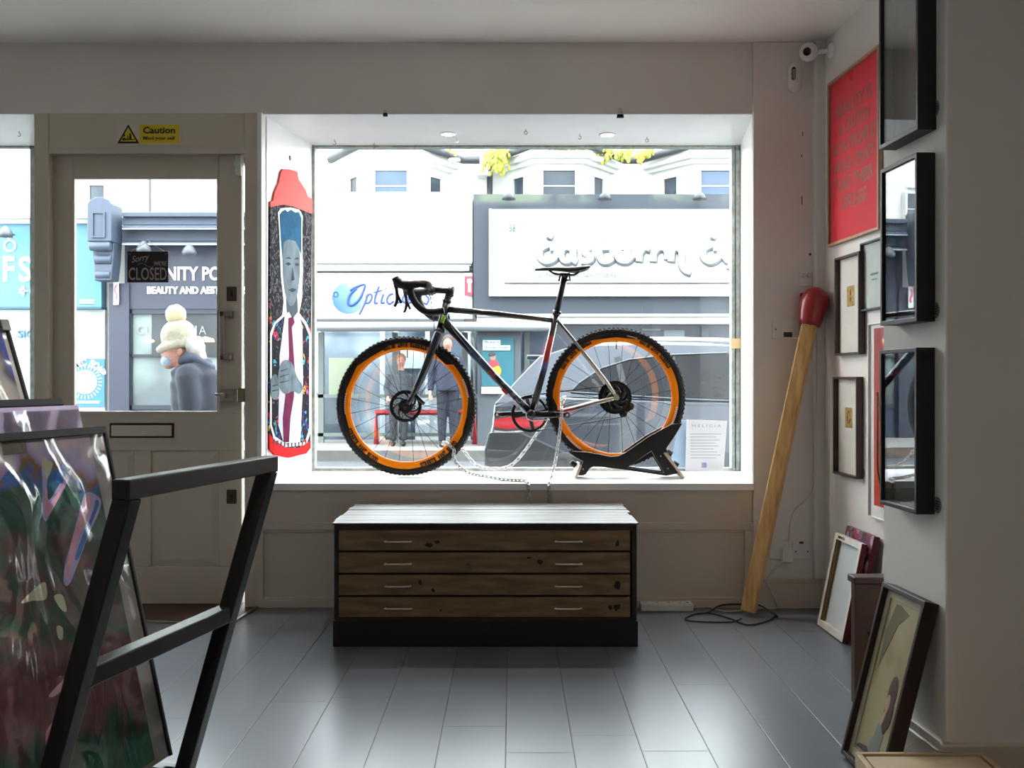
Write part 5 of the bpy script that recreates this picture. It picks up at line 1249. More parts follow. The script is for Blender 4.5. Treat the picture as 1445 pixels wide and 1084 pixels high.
w = MB(); w.text('NEW!', M @ Matrix.Translation((0, R_*.15, .008)), R_*.9, R_*.35, .004); w.box(-R_*.6, R_*.6, -R_*.4, -R_*.3, .006, .009, 0, M) ; w.build('poster_small_print', mat('poster_blue_ink', c(60,110,140), .6), po) if False else None
uwin(b, 127, 148, 262, 298, FU-.12, dglass); uwin(b, 92, 110, 262, 298, FU-.12, dglass); uwin(b, -60, -30, 240, 298, FU-.12, dglass)
w = MB(); EB(w, 60, 144, 248, 252, FU-.1, .2); w.build('string_course', mat('pale_stone', c(200, 205, 208), .7), b)
# --- console and navy shop
b = thing('shop_building', 'dark navy beauty shop with slate blue cornice seen through the door', 'building', (ex(270), FY+2, 0))
w = MB(); EB(w, 150.5, 369, 300, 640, FY+.1, 2.0); w.box(ex(151), ex(369.5), FU, FU+4, 3.5, 7.6); w.build('wall', render_w, b)
w = MB()
for y0, y1, d in ((299, 306, .50), (306, 318, .40), (318, 323, .46), (323, 341, .24), (341, 345, .36)): EB(w, 172, 369, y0, y1, FY-d, d+.1)
w.build('cornice', slate, b, bevel=.015)
w = MB(); EB(w, 172, 369, 322, 323.5, FY-.50, .1); EB(w, 172, 369, 343.5, 345.5, FY-.40, .1); w.build('cornice_highlight', mat('painted_highlight', c(150, 158, 170), .5), b)  # pale strips paint highlights along two cornice edges
w = MB(); EB(w, 176, 369, 345, 436, FY-.1, .2); fa = w.build('fascia_board', navyf, b)
wtext('sign_letters', fa, 'NITY POINT', 235, 345, 376.5, 396, FY-.1, signw, bold=.02); wtext('sign_letters', fa, 'BEAUTY AND AESTHETICS', 208, 349, 404.5, 415, FY-.1, signw, bold=.035)
# console bracket
M = Matrix(((1, 0, 0, 0), (0, 0, -1, FY-.17), (0, 1, 0, 0), (0, 0, 0, 1)))
w = MB()
w.prism([(ex(145), ez(348)), (ex(178), ez(348)), (ex(178), ez(297)), (ex(174), ez(291)), (ex(166), ez(287.5)), (ex(157), ez(287.5)), (ex(149), ez(291)), (ex(145), ez(297))], 0, .5, M)
w.prism([(ex(150), ez(400)), (ex(173), ez(400)), (ex(176), ez(375)), (ex(177), ez(356)), (ex(178), ez(348)), (ex(146), ez(348)), (ex(147), ez(358)), (ex(150), ez(378))], 0, .36, M)
w.tube([Vector((ex(148), FY-.62, ez(354))), Vector((ex(176), FY-.62, ez(354)))], .08, 14); w.tube([Vector((ex(151), FY-.50, ez(371))), Vector((ex(174), FY-.50, ez(371)))], .09, 14); w.tube([Vector((ex(152), FY-.50, ez(392))), Vector((ex(172), FY-.50, ez(392)))], .07, 14)
cb = w.build('console_bracket', slate, b, bevel=.015)
w = MB(); w.prism([(ex(152), ez(343)), (ex(170), ez(343)), (ex(170), ez(308)), (ex(152), ez(308))], .5, .53, M, 0, [[(ex(154), ez(341)), (ex(168), ez(341)), (ex(168), ez(310)), (ex(154), ez(310))]]); w.build('console_panel', slate, cb)
w = MB(); EB(w, 154, 182, 400, 640, FY-.14, .3); w.build('pilaster', navyf, b)
w = MB(); EB(w, 160, 167, 398, 430, FY-.2, .03); lf = w.build('paper_tag', signw, b); w = MB(); M = EM(163.5, 412, FY-.2); w.tube([M @ Vector((.02*math.sin(k*.9), -.12+.03*k, .01)) for k in range(9)], .012, 6); w.build('tag_print', mat('pink_ink', c(226, 60, 110), .5), lf)
w = MB()
for x0, x1, y0, y1 in ((180, 186, 436, 600), (180, 369, 436, 443), (180, 369, 572, 578), (180, 369, 500, 503.5), (330, 338, 436, 600)): EB(w, x0, x1, y0, y1, FY-.08, .12)
w.build('window_frame', mat('navy_window_frame', c(26, 33, 46), .45), b)
w = MB(); EB(w, 182, 369, 578, 640, FY-.03, .1); w.build('stall_riser', slate, b)
t = NT('pale_shop_interior', .25); nz = t.n('TexNoise', (t.co,)); nz.inputs['Scale'].default_value = .8; t.base(t.ramp(nz.outputs[0], [(.4, c(78, 86, 88)), (.6, c(118, 132, 128))]))
w = MB(); EB(w, 186, 369, 503, 572, FY-.02, .06); EB(w, 186, 214, 443, 500, FY-.02, .06); sp_ = w.build('lower_pane', t.m, b)
w = MB(); EB(w, 214, 369, 443, 500, FY-.03, .06); up_ = w.build('upper_pane', mat('dim_interior_glass', c(46, 50, 54), .15, var=.2, vs=2), b)
w = MB()
for s__, x0, x1 in (('A', 281, 291), ('J', 272, 278), ('L', 207, 213), ('C', 194, 203)):
    w.text(s__, EM((x0+x1)/2, 466, FY-.045), ex(x1)-ex(x0), ez(460)-ez(472), .01)
w.build('window_lettering', mat('pale_window_lettering', c(110, 114, 118), .6), b)
w = MB(); w.lathe([(0, .09), (.13, .05), (.15, 0), (.0, .0)], Matrix.Translation((ex(295), FY-.2, ez(483))) , 18, sm=False); w.ell((ex(216), FY-.2, ez(482)), (.09, .09, .03)); w.build('lamp_shade', mat('warm_lamp_shade', (1, .72, .35, 1), .5, emit=1.2), b)
w = MB(); w.tube([(ex(267), FU-.3, ez(300, FU)), (ex(267), FU-.3, 7.4)], .035, 8); w.build('drainpipe', gutter, b)
# gooseneck sign lamps
def goose(px, py, Y, label):
    w = thing('sign_lamp', label, 'sign lamp', (ex(px, Y), Y-.5, ez(py+8, Y)), 'gooseneck lamps over the shop signs'); p = Vector((ex(px, Y), Y-.35, ez(py, Y)))
    MB().lathe([(.02, .12), (.05, .10), (.10, .03), (.125, -.03), (.10, -.07), (0, -.08)], Matrix.Translation(p), 18).build('shade', mat('lamp_shade_grey', c(66, 70, 76), .5), w)
    MB().tube(smooth_path([(p.x-.02, Y+(.094 if Y < FY-.15 else -.006), p.z+.02), (p.x-.01, Y-.1, p.z+.02), (p.x, p.y+.06, p.z+.05), (p.x, p.y, p.z+.09)], 5), .012, 8).build('arm', gutter, w)
goose(22, 333, FY-.12, 'grey gooseneck lamp over the light blue sign at the far left')
goose(213, 354, FY-.2, 'grey gooseneck lamp just above the closed sign'); goose(276, 358, FY-.2, 'grey gooseneck lamp above the beauty sign, right of the closed sign')
w = MB(); p = Vector((ex(40), FY-.05, ez(261, FY))); w.ell(p, (.06, .05, .05)); w.tube([p+Vector((-.12, .0, 0)), p], .025, 8); tag(w.build('street_camera', gutter), 'tiny grey camera on the white wall at the far left', 'camera') if False else None
# --- opticians
b = thing('shop_building', 'white opticians shop with blank upper wall behind the handlebar', 'building', (ex(520), FY+2, 0))
t = NT('mossy_white_render', .8); sz = t.n('SeparateXYZ', (t.n('NewGeometry').outputs['Position'],)).outputs[2]; nz = t.n('TexNoise', (t.co,)); nz.inputs['Scale'].default_value = 2.2; nz.inputs['Detail'].default_value = 7
ed = t.n('MapRange', (t.math('SUBTRACT', sz, t.math('MULTIPLY', nz.outputs[0], .35)), ez(284), ez(276), 0.0, 0.8)).outputs[0]
t.base(t.mix(ed, c(198, 198, 195), c(112, 116, 92))); moss_r = t.m
w = MB(); EB(w, 388, 666.5, 271, 372, FY, 1.9); w.build('wall', moss_r, b)
w = MB(); EB(w, 388, 665, 369, 375, FY-.06, .3); EB(w, 388, 662, 375, 382, FY-.1, .3); w.build('cornice', render_w, b)
w = MB(); EB(w, 388, 666, 371.5, 373, FY-.09, .1); EB(w, 388, 655, 382, 385, FY-.04, .3); w.build('cornice_shade_strip', mat('grey_cornice_shade', c(62,62,64), .7), b)  # grey strips paint shade lines into the cornice
w = MB(); EB(w, 388, 666.5, 385, 444, FY-.02, .5); fa = w.build('fascia_board', render_w, b)
w = MB(); M = EM(491, 420.5, FY-.03); 
t = NT('blue_sphere_logo', .4); sx_ = t.n('SeparateXYZ', (t.n('TexCoord').outputs['Generated'],)); t.base(t.ramp(t.math('ADD', t.math('MULTIPLY', sx_.outputs[0], .6), t.math('MULTIPLY', sx_.outputs[2], .4)), [(.1, c(30, 72, 140)), (.6, c(90, 124, 164)), (.95, c(160, 174, 186))]))
w.lathe([(0, .01), (22*FY/F, .01), (22*FY/F, 0)], M, 36, sm=False); w.build('round_logo', t.m, fa)
bl = mat('optician_blue', c(20, 52, 112), .5)
def stroke(par, pts, r, Y, m, nm='script_letter', jn=6):
    w = MB(); w.tube(smooth_path([Vector((ex(a, Y), Y, ez(q, Y))) for a, q in pts], jn), r, 6, flat=.5, flatdir=(0, 1, 0)); return w.build(nm, m, par)
YL = FY-.06
stroke(fa, [(494, 410), (503, 405), (515, 402), (511, 415), (505, 425), (496, 431), (491, 427), (494, 416), (503, 407)], .022, YL, bl)
stroke(fa, [(519, 415), (515, 428), (507, 444)], .02, YL, bl); stroke(fa, [(516, 420), (522, 415), (525, 419), (521, 427), (514, 428)], .018, YL, bl)
stroke(fa, [(535, 404), (530, 418), (529, 428), (533, 427)], .02, YL, bl); stroke(fa, [(527, 413), (539, 410)], .015, YL, bl)
stroke(fa, [(541, 415), (538, 427), (543, 427)], .02, YL, bl); stroke(fa, [(544, 407), (545, 408)], .025, YL, bl)
stroke(fa, [(555, 415), (550, 416), (546, 423), (549, 429), (556, 425)], .02, YL, bl)
stroke(fa, [(563, 415), (559, 427), (564, 426)], .02, YL, bl)
stroke(fa, [(577, 415), (571, 416), (568, 424), (573, 427), (578, 416), (576, 427), (581, 426)], .02, YL, bl)
stroke(fa, [(586, 415), (583, 428), (588, 418), (593, 416), (592, 428), (597, 425)], .02, YL, bl)
stroke(fa, [(606, 414), (601, 416), (605, 422), (602, 429), (598, 427)], .02, YL, bl)
wtext('faint_lettering', fa, 'HELLO', 448, 478, 412, 420, FY-.02, mat('faint_blue_grey', c(150,156,164), .6))
w = MB(); EB(w, 388, 655, 450, 455, FY-.1, .3); w.build('shutter_track', mat('track_grey', c(60, 62, 66), .6), b)
w = MB()
for x0, x1 in ((443, 452), (536, 543), (556, 562), (600, 606), (655, 664)) : EB(w, x0, x1, 455, 625, FY, .1)
EB(w, 388, 666.5, 444, 450, FY-.03, .2); EB(w, 388, 452, 555, 560, FY, .1)
w.build('shopfront_frame', wframe, b)
t = NT('optician_shop_glass', .2); nz = t.n('TexNoise', (t.co,)); nz.inputs['Scale'].default_value = .9; t.base(t.ramp(nz.outputs[0], [(.35, c(60, 68, 78)), (.5, c(92, 102, 114)), (.62, c(140, 148, 154))], 'EASE'))
w = MB(); EB(w, 388, 666.5, 455, 625, FY+.08, .3); ow = w.build('shop_window', t.m, b)
w = MB(); EB(w, 464, 498, 505, 560, FY+.02, .05); w.build('pale_yellow_light_patch', mat('pale_yellow_light', c(140, 140, 110), .5), ow)  # flat yellow panel painted as the light inside the opticians
w = MB(); EB(w, 565, 598, 480, 520, FY+.02, .05); EB(w, 586, 640, 560, 624, FY+.02, .05); w.build('white_display_panel', wframe, ow)
w = MB(); EB(w, 655.5, 666.7, 390, 417, FY-.12, .06); rs_ = w.build('red_sign', mat('red_sign_board', c(150, 40, 54), .5), b)
w = MB(); M = EM(662.6, 397, FY-.125); w.lathe([(0, .008), (.045, .008), (.045, 0)], M, 16, sm=False); EB(w, 660.7, 664.5, 398, 412, FY-.13, .01); w.build('key_symbol', signw, rs_)
# --- restaurant
b = thing('shop_building', 'restaurant with a huge white sign in a charcoal surround behind the saddle', 'building', (ex(880), FY+2, 0))
t = NT('mossy_charcoal', .7); sz = t.n('SeparateXYZ', (t.n('NewGeometry').outputs['Position'],)).outputs[2]; nz = t.n('TexNoise', (t.co,)); nz.inputs['Scale'].default_value = 1.3; nz.inputs['Detail'].default_value = 6
m1 = t.n('MapRange', (sz, ez(292), ez(284), 0.0, 1.0)).outputs[0]; m2 = t.ramp(nz.outputs[0], [(.45, (0, 0, 0, 1)), (.6, (.8, .8, .8, 1))])
t.base(t.mix(t.math('MULTIPLY', m1, m2), c(40, 46, 56), c(84, 94, 78)))
w = MB(); EB(w, 668, 1300, 274, 443, FY-.1, 2.0); w.build('surround', t.m, b)
w = MB(); EB(w, 690, 1300, 294.5, 418, FY-.2, .12); sb = w.build('sign_tray', render_w, b, bevel=.01)
w = MB(); EB(w, 712, 1300, 313, 399, FY-.26, .07); EB(w, 690, 694, 294.5, 418, FY-.23, .04); bd = w.build('sign_board', render_w, sb, bevel=.01)
w = MB(); EB(w, 712, 1300, 398.5, 400, FY-.262, .07); EB(w, 690, 1300, 293.5, 295, FY-.21, .1); w.build('sign_shade_strip', mat('dark_sign_shade', c(56, 60, 64), .7), sb)  # solid dark strips paint shade along the sign edges
sg = mat('letter_shade', c(92, 99, 102), .6)
YE = FY-.27
def raised(pts, r=.055):
    P_ = smooth_path([Vector((ex(a, YE), YE, ez(q, YE))) for a, q in pts], 7)
    w = MB(); w.tube([p+Vector((.02, .01, -.028)) for p in P_], r*1.30, 8, flat=.8, flatdir=(0, 1, 0)); l = w.build('raised_letter_shade', sg, bd)  # grey copy set low and right paints the shaded side of each letter
    w = MB(); w.tube([p-Vector((0, .045, 0)) for p in P_], r*.95, 8, flat=.8, flatdir=(0, 1, 0)); w.build('raised_letter_face', signw, bd)
def E_(o): raised([(780+o, 334), (771+o, 331), (766+o, 337), (770+o, 344), (780+o, 346)]); raised([(772+o, 346), (762+o, 352), (762+o, 363), (771+o, 369), (782+o, 364), (786+o, 352), (776+o, 350)])
E_(0)
raised([(806, 351), (797, 349), (791, 357), (795, 367), (803, 367), (808, 358), (808, 350), (809, 366), (814, 369)])
raised([(833, 350), (826, 351), (825, 357), (832, 361), (833, 366), (826, 369), (821, 367)])
raised([(846, 338), (845, 356), (848, 367), (856, 369), (864, 364)]); raised([(840, 350), (858, 349)])
raised([(872, 360), (883, 358), (884, 351), (876, 349), (870, 356), (873, 366), (884, 368), (892, 360)])
raised([(902, 350), (901, 369)]); raised([(902, 357), (908, 350), (916, 351)])
raised([(922, 350), (921, 369)]); raised([(922, 357), (929, 350), (938, 351), (941, 358), (941, 366)]); raised([(946, 369), (948, 354), (956, 350), (961, 358), (961, 372), (966, 381), (974, 384)])
E_(230)
raised([(1017, 350), (1021, 362), (1028, 368), (1034, 362)]); raised([(1036, 350), (1034, 366), (1028, 380)]); raised([(1050, 360), (1060, 358), (1062, 350), (1054, 349), (1048, 356), (1052, 367), (1062, 367)])
wtext('small_lettering', bd, 'AUTHENTIC INDIAN CUISINE', 757, 872, 385, 391.5, FY-.27, mat('pale_grey_green', c(116, 124, 124), .6), bold=.01)
wtext('house_number', bd, '58', 718, 728, 317, 327, FY-.27, mat('grey_green', c(70, 90, 82), .6))
w = MB(); EB(w, 673, 1300, 443, 457, FY-.15, .4); w.build('white_band', render_w, b)
w = MB(); EB(w, 673, 1300, 446.5, 448, FY-.17, .1); w.build('band_line', mat('band_grey', c(70,73,76), .6), b)
w = MB(); EB(w, 673, 1300, 457, 640, FY+.05, .3); rw = w.build('shop_window', mat('dark_restaurant_glass', c(38, 44, 54), .15, var=.3, vs=.9), b)
w = MB()
for x0, x1 in ((672, 681), (730, 737), (990, 1000), (1060, 1066)): EB(w, x0, x1, 457, 640, FY-.02, .1)
w.build('shopfront_post', charc, b)
w = MB(); EB(w, 937, 966, 466, 483, FY+.02, .03); EB(w, 905, 932, 464, 467, FY+.02, .03); w.build('window_card', mat('grey_card', c(80, 90, 94), .6), rw)
for x_ in (718, 851, 982):
    w = MB(); p = Vector((ex(x_), FY-.35, ez(284))); w.lathe([(.02, .10), (.08, .05), (.12, -.03), (0, -.05)], Matrix.Translation(p), 14); w.tube([p+Vector((0, .245, .02)), p+Vector((0, 0, .06))], .02, 6)
    tag(w.build('sign_lamp', gutter), 'small dark lamp over the restaurant sign', 'sign lamp', 'lamps over the restaurant sign')
# --- set back upper floor with canted bays
b = thing('terrace_upper_floor', 'white upper storey with three canted bays set back over the shops', 'building', (ex(780, FU), FU+1.5, 0))
H_top = ez(214, FU)
w = MB(); w.box(ex(370, FU), ex(1300, FU), FU+.9, FU+4.5, 0, H_top); w.build('wall', render_w, b)
gt = []
for (x0, x1, x2, x3, gl) in ((475, 517, 588, 632, bglass), (712, 757, 822, 868, dglass), (928, 978, 1045, 1092, bglass)):
    pl_ = [(ex(x0, FU), FU+.92), (ex(x1, FU), FU), (ex(x2, FU), FU), (ex(x3, FU), FU+.92)]
    w = MB(); w.prism(pl_, 1.2, ez(232, FU)); w.prism([(pl_[0][0]-.1, pl_[0][1]), (pl_[1][0]-.06, FU-.12), (pl_[2][0]+.06, FU-.12), (pl_[3][0]+.1, pl_[3][1])], ez(232, FU), ez(226, FU)); w.prism([(pl_[0][0]-.2, pl_[0][1]), (pl_[1][0]-.12, FU-.25), (pl_[2][0]+.12, FU-.25), (pl_[3][0]+.2, pl_[3][1])], ez(226, FU), ez(216, FU))
    by = w.build('bay', render_w, b)
    gt += [Vector((pl_[0][0]-.25, FU+.75, H_top)), Vector((pl_[1][0]-.12, FU-.3, H_top+.05)), Vector((pl_[2][0]+.12, FU-.3, H_top+.05)), Vector((pl_[3][0]+.25, FU+.75, H_top))]
    m_ = (x1+x2)/2; uwin(by, m_-23, m_+22, 241, 276, FU-.02, gl, nm='bay_window')
    for xa, xb, sgn in ((x0, x1, -1), (x2, x3, 1)):
        p = Vector((ex(xa, FU), FU+.92 if sgn < 0 else FU, 0)); q = Vector((ex(xb, FU), FU if sgn < 0 else FU+.92, 0)); M = frame_m((p+q)/2+Vector((0, 0, ez(258, FU))), q-p, (0, 0, 1))
        w = MB(); w.prism([(-.26, -.26), (.26, -.26), (.26, .26), (-.26, .26)], -.02, .05, M, 0, [[(-.18, -.24), (.18, -.24), (.18, .18), (-.18, .18)]]); f_ = w.build('bay_side_window', wframe, by)
        w = MB(); w.prism([(-.18, -.24), (.18, -.24), (.18, .18), (-.18, .18)], -.02, .015, M); w.build('pane', dglass, f_)
w = MB(); w.tube(gt, .085, 8); w.build('gutter', gutter, b)
w = MB(); w.tube([(ex(690, FU), FU+.7, ez(222, FU)), (ex(690, FU), FU+.7, 3.0)], .06, 8); w.build('drainpipe', gutter, b)
w = MB(); w.box(ex(676, FU), ex(688, FU), FU+.5, FU+1.0, ez(236, FU), ez(205, FU)); w.box(ex(672, FU), ex(692, FU), FU+.45, FU+1.0, ez(240, FU), ez(236, FU)); w.build('party_wall_pier', render_w, b)
weed = mat('yellow_green_weed', c(150, 150, 50), .8, var=.3, vs=6)
def weeds(px, py, n, sp, dr, label):
    w = MB(); p = Vector((ex(px, FU), FU+.25, ez(py, FU)))
    for i in range(n):
        a = random.uniform(-1, 1)*sp; d = random.uniform(.1, 1)*dr; q = p+Vector((a, random.uniform(-.25, .1), random.uniform(-.02, .1)))
        e = q+Vector((random.uniform(-.12, .12), -.05, -d)); w.add([q, q+Vector((.05, 0, .02)), e+Vector((.03, 0, 0)), e], [(0, 1, 2, 3)]); w.ell(e, (.035, .02, .05), None, 6, 4)
    tag(w.build('roof_weed', weed), label, 'weed', 'weeds growing in the roof gutters')
weeds(700, 214, 60, .2, .42, 'yellow green weed hanging beside the dark drainpipe'); weeds(796, 211, 22, .3, .06, 'low yellow weed in the gutter over the middle bay'); weeds(875, 212, 70, .6, .2, 'wide yellow weed in the gutter between the middle and right bays'); weeds(622, 211, 12, .2, .05, 'tiny yellow weed in the gutter right of the left bay')
w = MB(); w.tube([(ex(440, 12), 12, ez(353, 12)), (ex(460, 12), 12, ez(308, 12))], .018, 6) ; 
tag(w.build('awning_arm', gutter), 'thin grey slanting arm at the left edge of the bay glass', 'arm') if False else None

# --- bus shelter
YS_ = 16.2
b = thing('bus_shelter', 'silver framed glass bus shelter seen behind the front wheel', 'bus shelter', (ex(600, YS_), YS_+.4, 0))
alum = mat('shelter_aluminium', c(124, 128, 132), .4, .5); postg = mat('shelter_post_grey_green', c(96, 104, 100), .5)
w = MB(); w.tube([(ex(425, YS_), YS_, ez(461, YS_)), (ex(785, YS_), YS_, ez(461, YS_))], .075, 12); w.box(ex(425, YS_), ex(785, YS_), YS_, YS_+1.2, ez(458, YS_), ez(455.5, YS_)); w.build('roof', alum, b)
for x_ in (547, 652, 745, 436):
    w = MB(); w.box(ex(x_-4, YS_), ex(x_+4, YS_), YS_+1.0, YS_+1.1, 0, ez(465, YS_)); w.build('post', postg, b)
w = MB(); 
for y0, y1 in ((558, 563), (616, 621)): w.box(ex(430, YS_), ex(785, YS_), YS_+1.0, YS_+1.06, ez(y1, YS_), ez(y0, YS_))
w.build('rail', postg, b)
for x0, x1 in ((440, 543), (551, 648), (656, 741)): MB().box(ex(x0, YS_), ex(x1, YS_), YS_+1.03, YS_+1.045, ez(616, YS_), ez(466, YS_)).build('glass_panel', glass_mat('shelter_glass', (.88, .93, .95), 1.0), b)
redb = mat('red_bench', c(150, 40, 48), .5)
w = MB(); zb_ = ez(584, YS_); w.tube([(ex(524, YS_), YS_+.6, 0), (ex(524, YS_), YS_+.6, zb_), (ex(668, YS_), YS_+.6, zb_), (ex(668, YS_), YS_+.6, 0)], .045, 8); w.box(ex(524, YS_), ex(668, YS_), YS_+.42, YS_+.8, zb_, zb_+.04); w.build('bench', redb, b)
w = MB(); w.box(ex(673, YS_), ex(735, YS_), YS_+.2, YS_+.32, 0.05, ez(466, YS_)); w.build('advert_case', mat('case_grey', c(66, 72, 78), .5), b)
w = MB(); w.box(ex(679, YS_), ex(725, YS_), YS_+.17, YS_+.2, ez(545, YS_), ez(476, YS_)); ad = w.build('advert_poster', mat('teal_advert', c(22, 84, 96), .5), b)
w = MB(); w.box(ex(681, YS_), ex(706, YS_), YS_+.15, YS_+.17, ez(487, YS_), ez(479.5, YS_)); w.box(ex(681, YS_), ex(720, YS_), YS_+.15, YS_+.17, ez(494, YS_), ez(487, YS_)); w.box(ex(679, YS_), ex(725, YS_), YS_+.14, YS_+.17, ez(556, YS_), ez(546, YS_)); w.build('caption_panel', wframe, ad)
w = MB(); w.text('My bus is', EM(693.5, 483.3, YS_+.149), .23, .055, .004); w.text('driving change', EM(700.5, 490.5, YS_+.149), .37, .055, .004); w.build('caption_text', mat('teal_text', c(36,96,110), .6), ad)
w = MB(); w.ell((ex(695, YS_), YS_+.17, ez(504, YS_)), (.05, .01, .065)); w.build('poster_face', mat('poster_skin', c(140, 100, 84), .6), ad)
w = MB(); w.ell((ex(694, YS_), YS_+.165, ez(500, YS_)), (.055, .008, .04)); w.build('poster_hair', mat('poster_hair', c(50, 40, 50), .6), ad)
w = MB(); w.ell((ex(696, YS_), YS_+.168, ez(518, YS_)), (.10, .01, .12)); w.build('poster_jumper', mat('poster_red', c(130, 36, 52), .6), ad)
w = MB(); w.ell((ex(697, YS_), YS_+.163, ez(524, YS_)), (.115, .006, .11)); w.build('poster_disc', mat('poster_yellow', c(170, 128, 30), .6), ad)
tag(MB().box(ex(735, 17.0), ex(747, 17.0), 17.0, 17.03, ez(484, 17), ez(466, 17)).build('white_notice', wframe, None), 'white notice on the glass right of the bus advert', 'notice') if False else None

# --- people
def bodymesh(name, m, root, fn, vox=.022):
    w = MB(); fn(w); o = w.build(name, m, root)
    r_ = o.modifiers.new('remesh', 'REMESH'); r_.mode = 'VOXEL'; r_.voxel_size = vox; r_.use_smooth_shade = True
    s = o.modifiers.new('smooth', 'SMOOTH'); s.iterations = 4; s.factor = .5
    return o
skin = mat('skin', c(160, 112, 96), .55)
YPR = 6.8
def Q(px, py, dy=0): v = Wp(px, py, YPR); v.y += dy; return v
pr = thing('person', 'passer-by in a cream bobble hat, blue face mask and dark coat outside the door', 'person', (Q(282, 700).x, YPR, -.2))
def f_body(w):
    w.ell(Q(249, 495), (.088, .078, .115), Matrix.Rotation(-.45, 4, 'Y')); w.ell(Q(231, 500), (.02, .018, .03)); w.ell(Q(238, 514), (.04, .05, .035))
    w.tube([Q(257, 505), Q(266, 525)], [.055, .062], 12)
    for s_, px_ in ((-1, 252), (1, 262)):
        w.tube([Q(px_+2, 626, s_*.17), Q(px_-2, 634, s_*.17)], [.035, .032], 10)
        for k in range(4): w.tube([Q(px_-4+2*k, 632, s_*.17+(k-1.5)*.016), Q(px_-7+2*k, 641, s_*.17+(k-1.5)*.016), Q(px_-4+2*k, 647, s_*.17+(k-1.5)*.015)], [.010, .009, .008], 6)
        w.tube([Q(px_-3, 628, s_*.15), Q(px_-9, 634, s_*.13)], [.011, .009], 6)
    for s_, fx_ in ((-1, 262), (1, 306)): w.tube([Q(286, 665, s_*.09), Q((286+fx_)/2-6, 730, s_*.10), Q(fx_, 792, s_*.10)], [.085, .06, .04], 12)
bodymesh('body', skin, pr, f_body, .012)
def f_coat(w):
    w.tube(smooth_path([Q(268, 512), Q(275, 535), Q(280, 570), Q(284, 620), Q(287, 672)], 4), [.085]+[.14]*3+[.165]*3+[.175]*4+[.19]*6, 18)
    for s_ in (-1, 1):
        w.ell(Q(275, 532, s_*.14), (.085, .08, .085)); w.tube(smooth_path([Q(275, 532, s_*.16), Q(281, 580, s_*.20), Q(262, 620, s_*.18)], 4), [.075]*4+[.066]*3+[.052]*2, 12)
bodymesh('coat', mat('navy_coat', c(24, 29, 42), .85, var=.1), pr, f_coat, .016)
def f_hood(w): w.tube(smooth_path([Q(258, 514), Q(266, 506, -.06), Q(280, 508, -.09), Q(297, 520, 0), Q(280, 508, .09), Q(266, 506, .06)], 4, True), .038, 10, closed=True)
bodymesh('hood', mat('slate_hood', c(48, 54, 70), .85), pr, f_hood, .014)
def f_hat(w):
    w.ell(Q(252, 474), (.118, .105, .112), Matrix.Rotation(-.3, 4, 'Y'))
    w.tube([Q(221, 485, 0)+Vector((.135+.112*math.cos(a*.4), .09*math.sin(a*.4), -.012-.03*math.cos(a*.4+3.14))) for a in range(16)], .026, 10, closed=True)
ht_ = bodymesh('bobble_hat', mat('cream_knit', c(150, 144, 128), .9, var=.12, vs=30, bump=.5, bs=50), pr, f_hat, .012)
def f_pom(w):
    for i in range(40):
        v = Vector((random.gauss(0, 1), random.gauss(0, 1), random.gauss(0, 1))).normalized()*.045; w.ell(Q(248, 444)+v, .028, None, 8, 6)
bodymesh('pompom', mat('cream_pompom', c(180, 170, 136), .95), ht_, f_pom, .012)
def f_hair(w):
    for i in range(26): w.ell(Q(274, 497)+Vector((random.uniform(-.045, .05), random.uniform(-.07, .07), random.uniform(-.07, .07))), (.035, .03, .045), None, 8, 6)
bodymesh('hair', mat('white_hair', c(160, 158, 156), .9), pr, f_hair, .014)
w = MB(); w.ell(Q(238.5, 509), (.052, .064, .046), Matrix.Rotation(-.5, 4, 'Y')); w.tube([Q(244, 507, -.06), Q(262, 497, -.078)], .003, 6); w.build('face_mask', mat('light_blue_mask', c(132, 152, 168), .7), pr)
w = MB(); w.ell(Q(238, 495, -.06), (.009, .008, .007)); w.build('eye', darkgrey, pr)
w = MB(); w.ell(Q(259, 497, -.078), (.018, .010, .026)); w.build('ear', skin, pr)
def f_tr(w):
    for s_, fx_ in ((-1, 262), (1, 306)): w.tube([Q(286, 650, s_*.08), Q(286, 672, s_*.09), Q((286+fx_)/2-6, 730, s_*.10), Q(fx_, 788, s_*.10)], [.10, .105, .08, .06], 14)
bodymesh('trousers', mat('black_trousers', c(28, 28, 32), .85), pr, f_tr, .016)
for s_, fx_ in ((-1, 262), (1, 306)):
    w = MB(); p = Q(fx_-6, 797, s_*.10); p.z = -.155; w.ell(p, (.13, .045, .045)); w.ell(p+Vector((.05, 0, .05)), (.06, .045, .06)); w.build('shoe', blackmatt, pr)
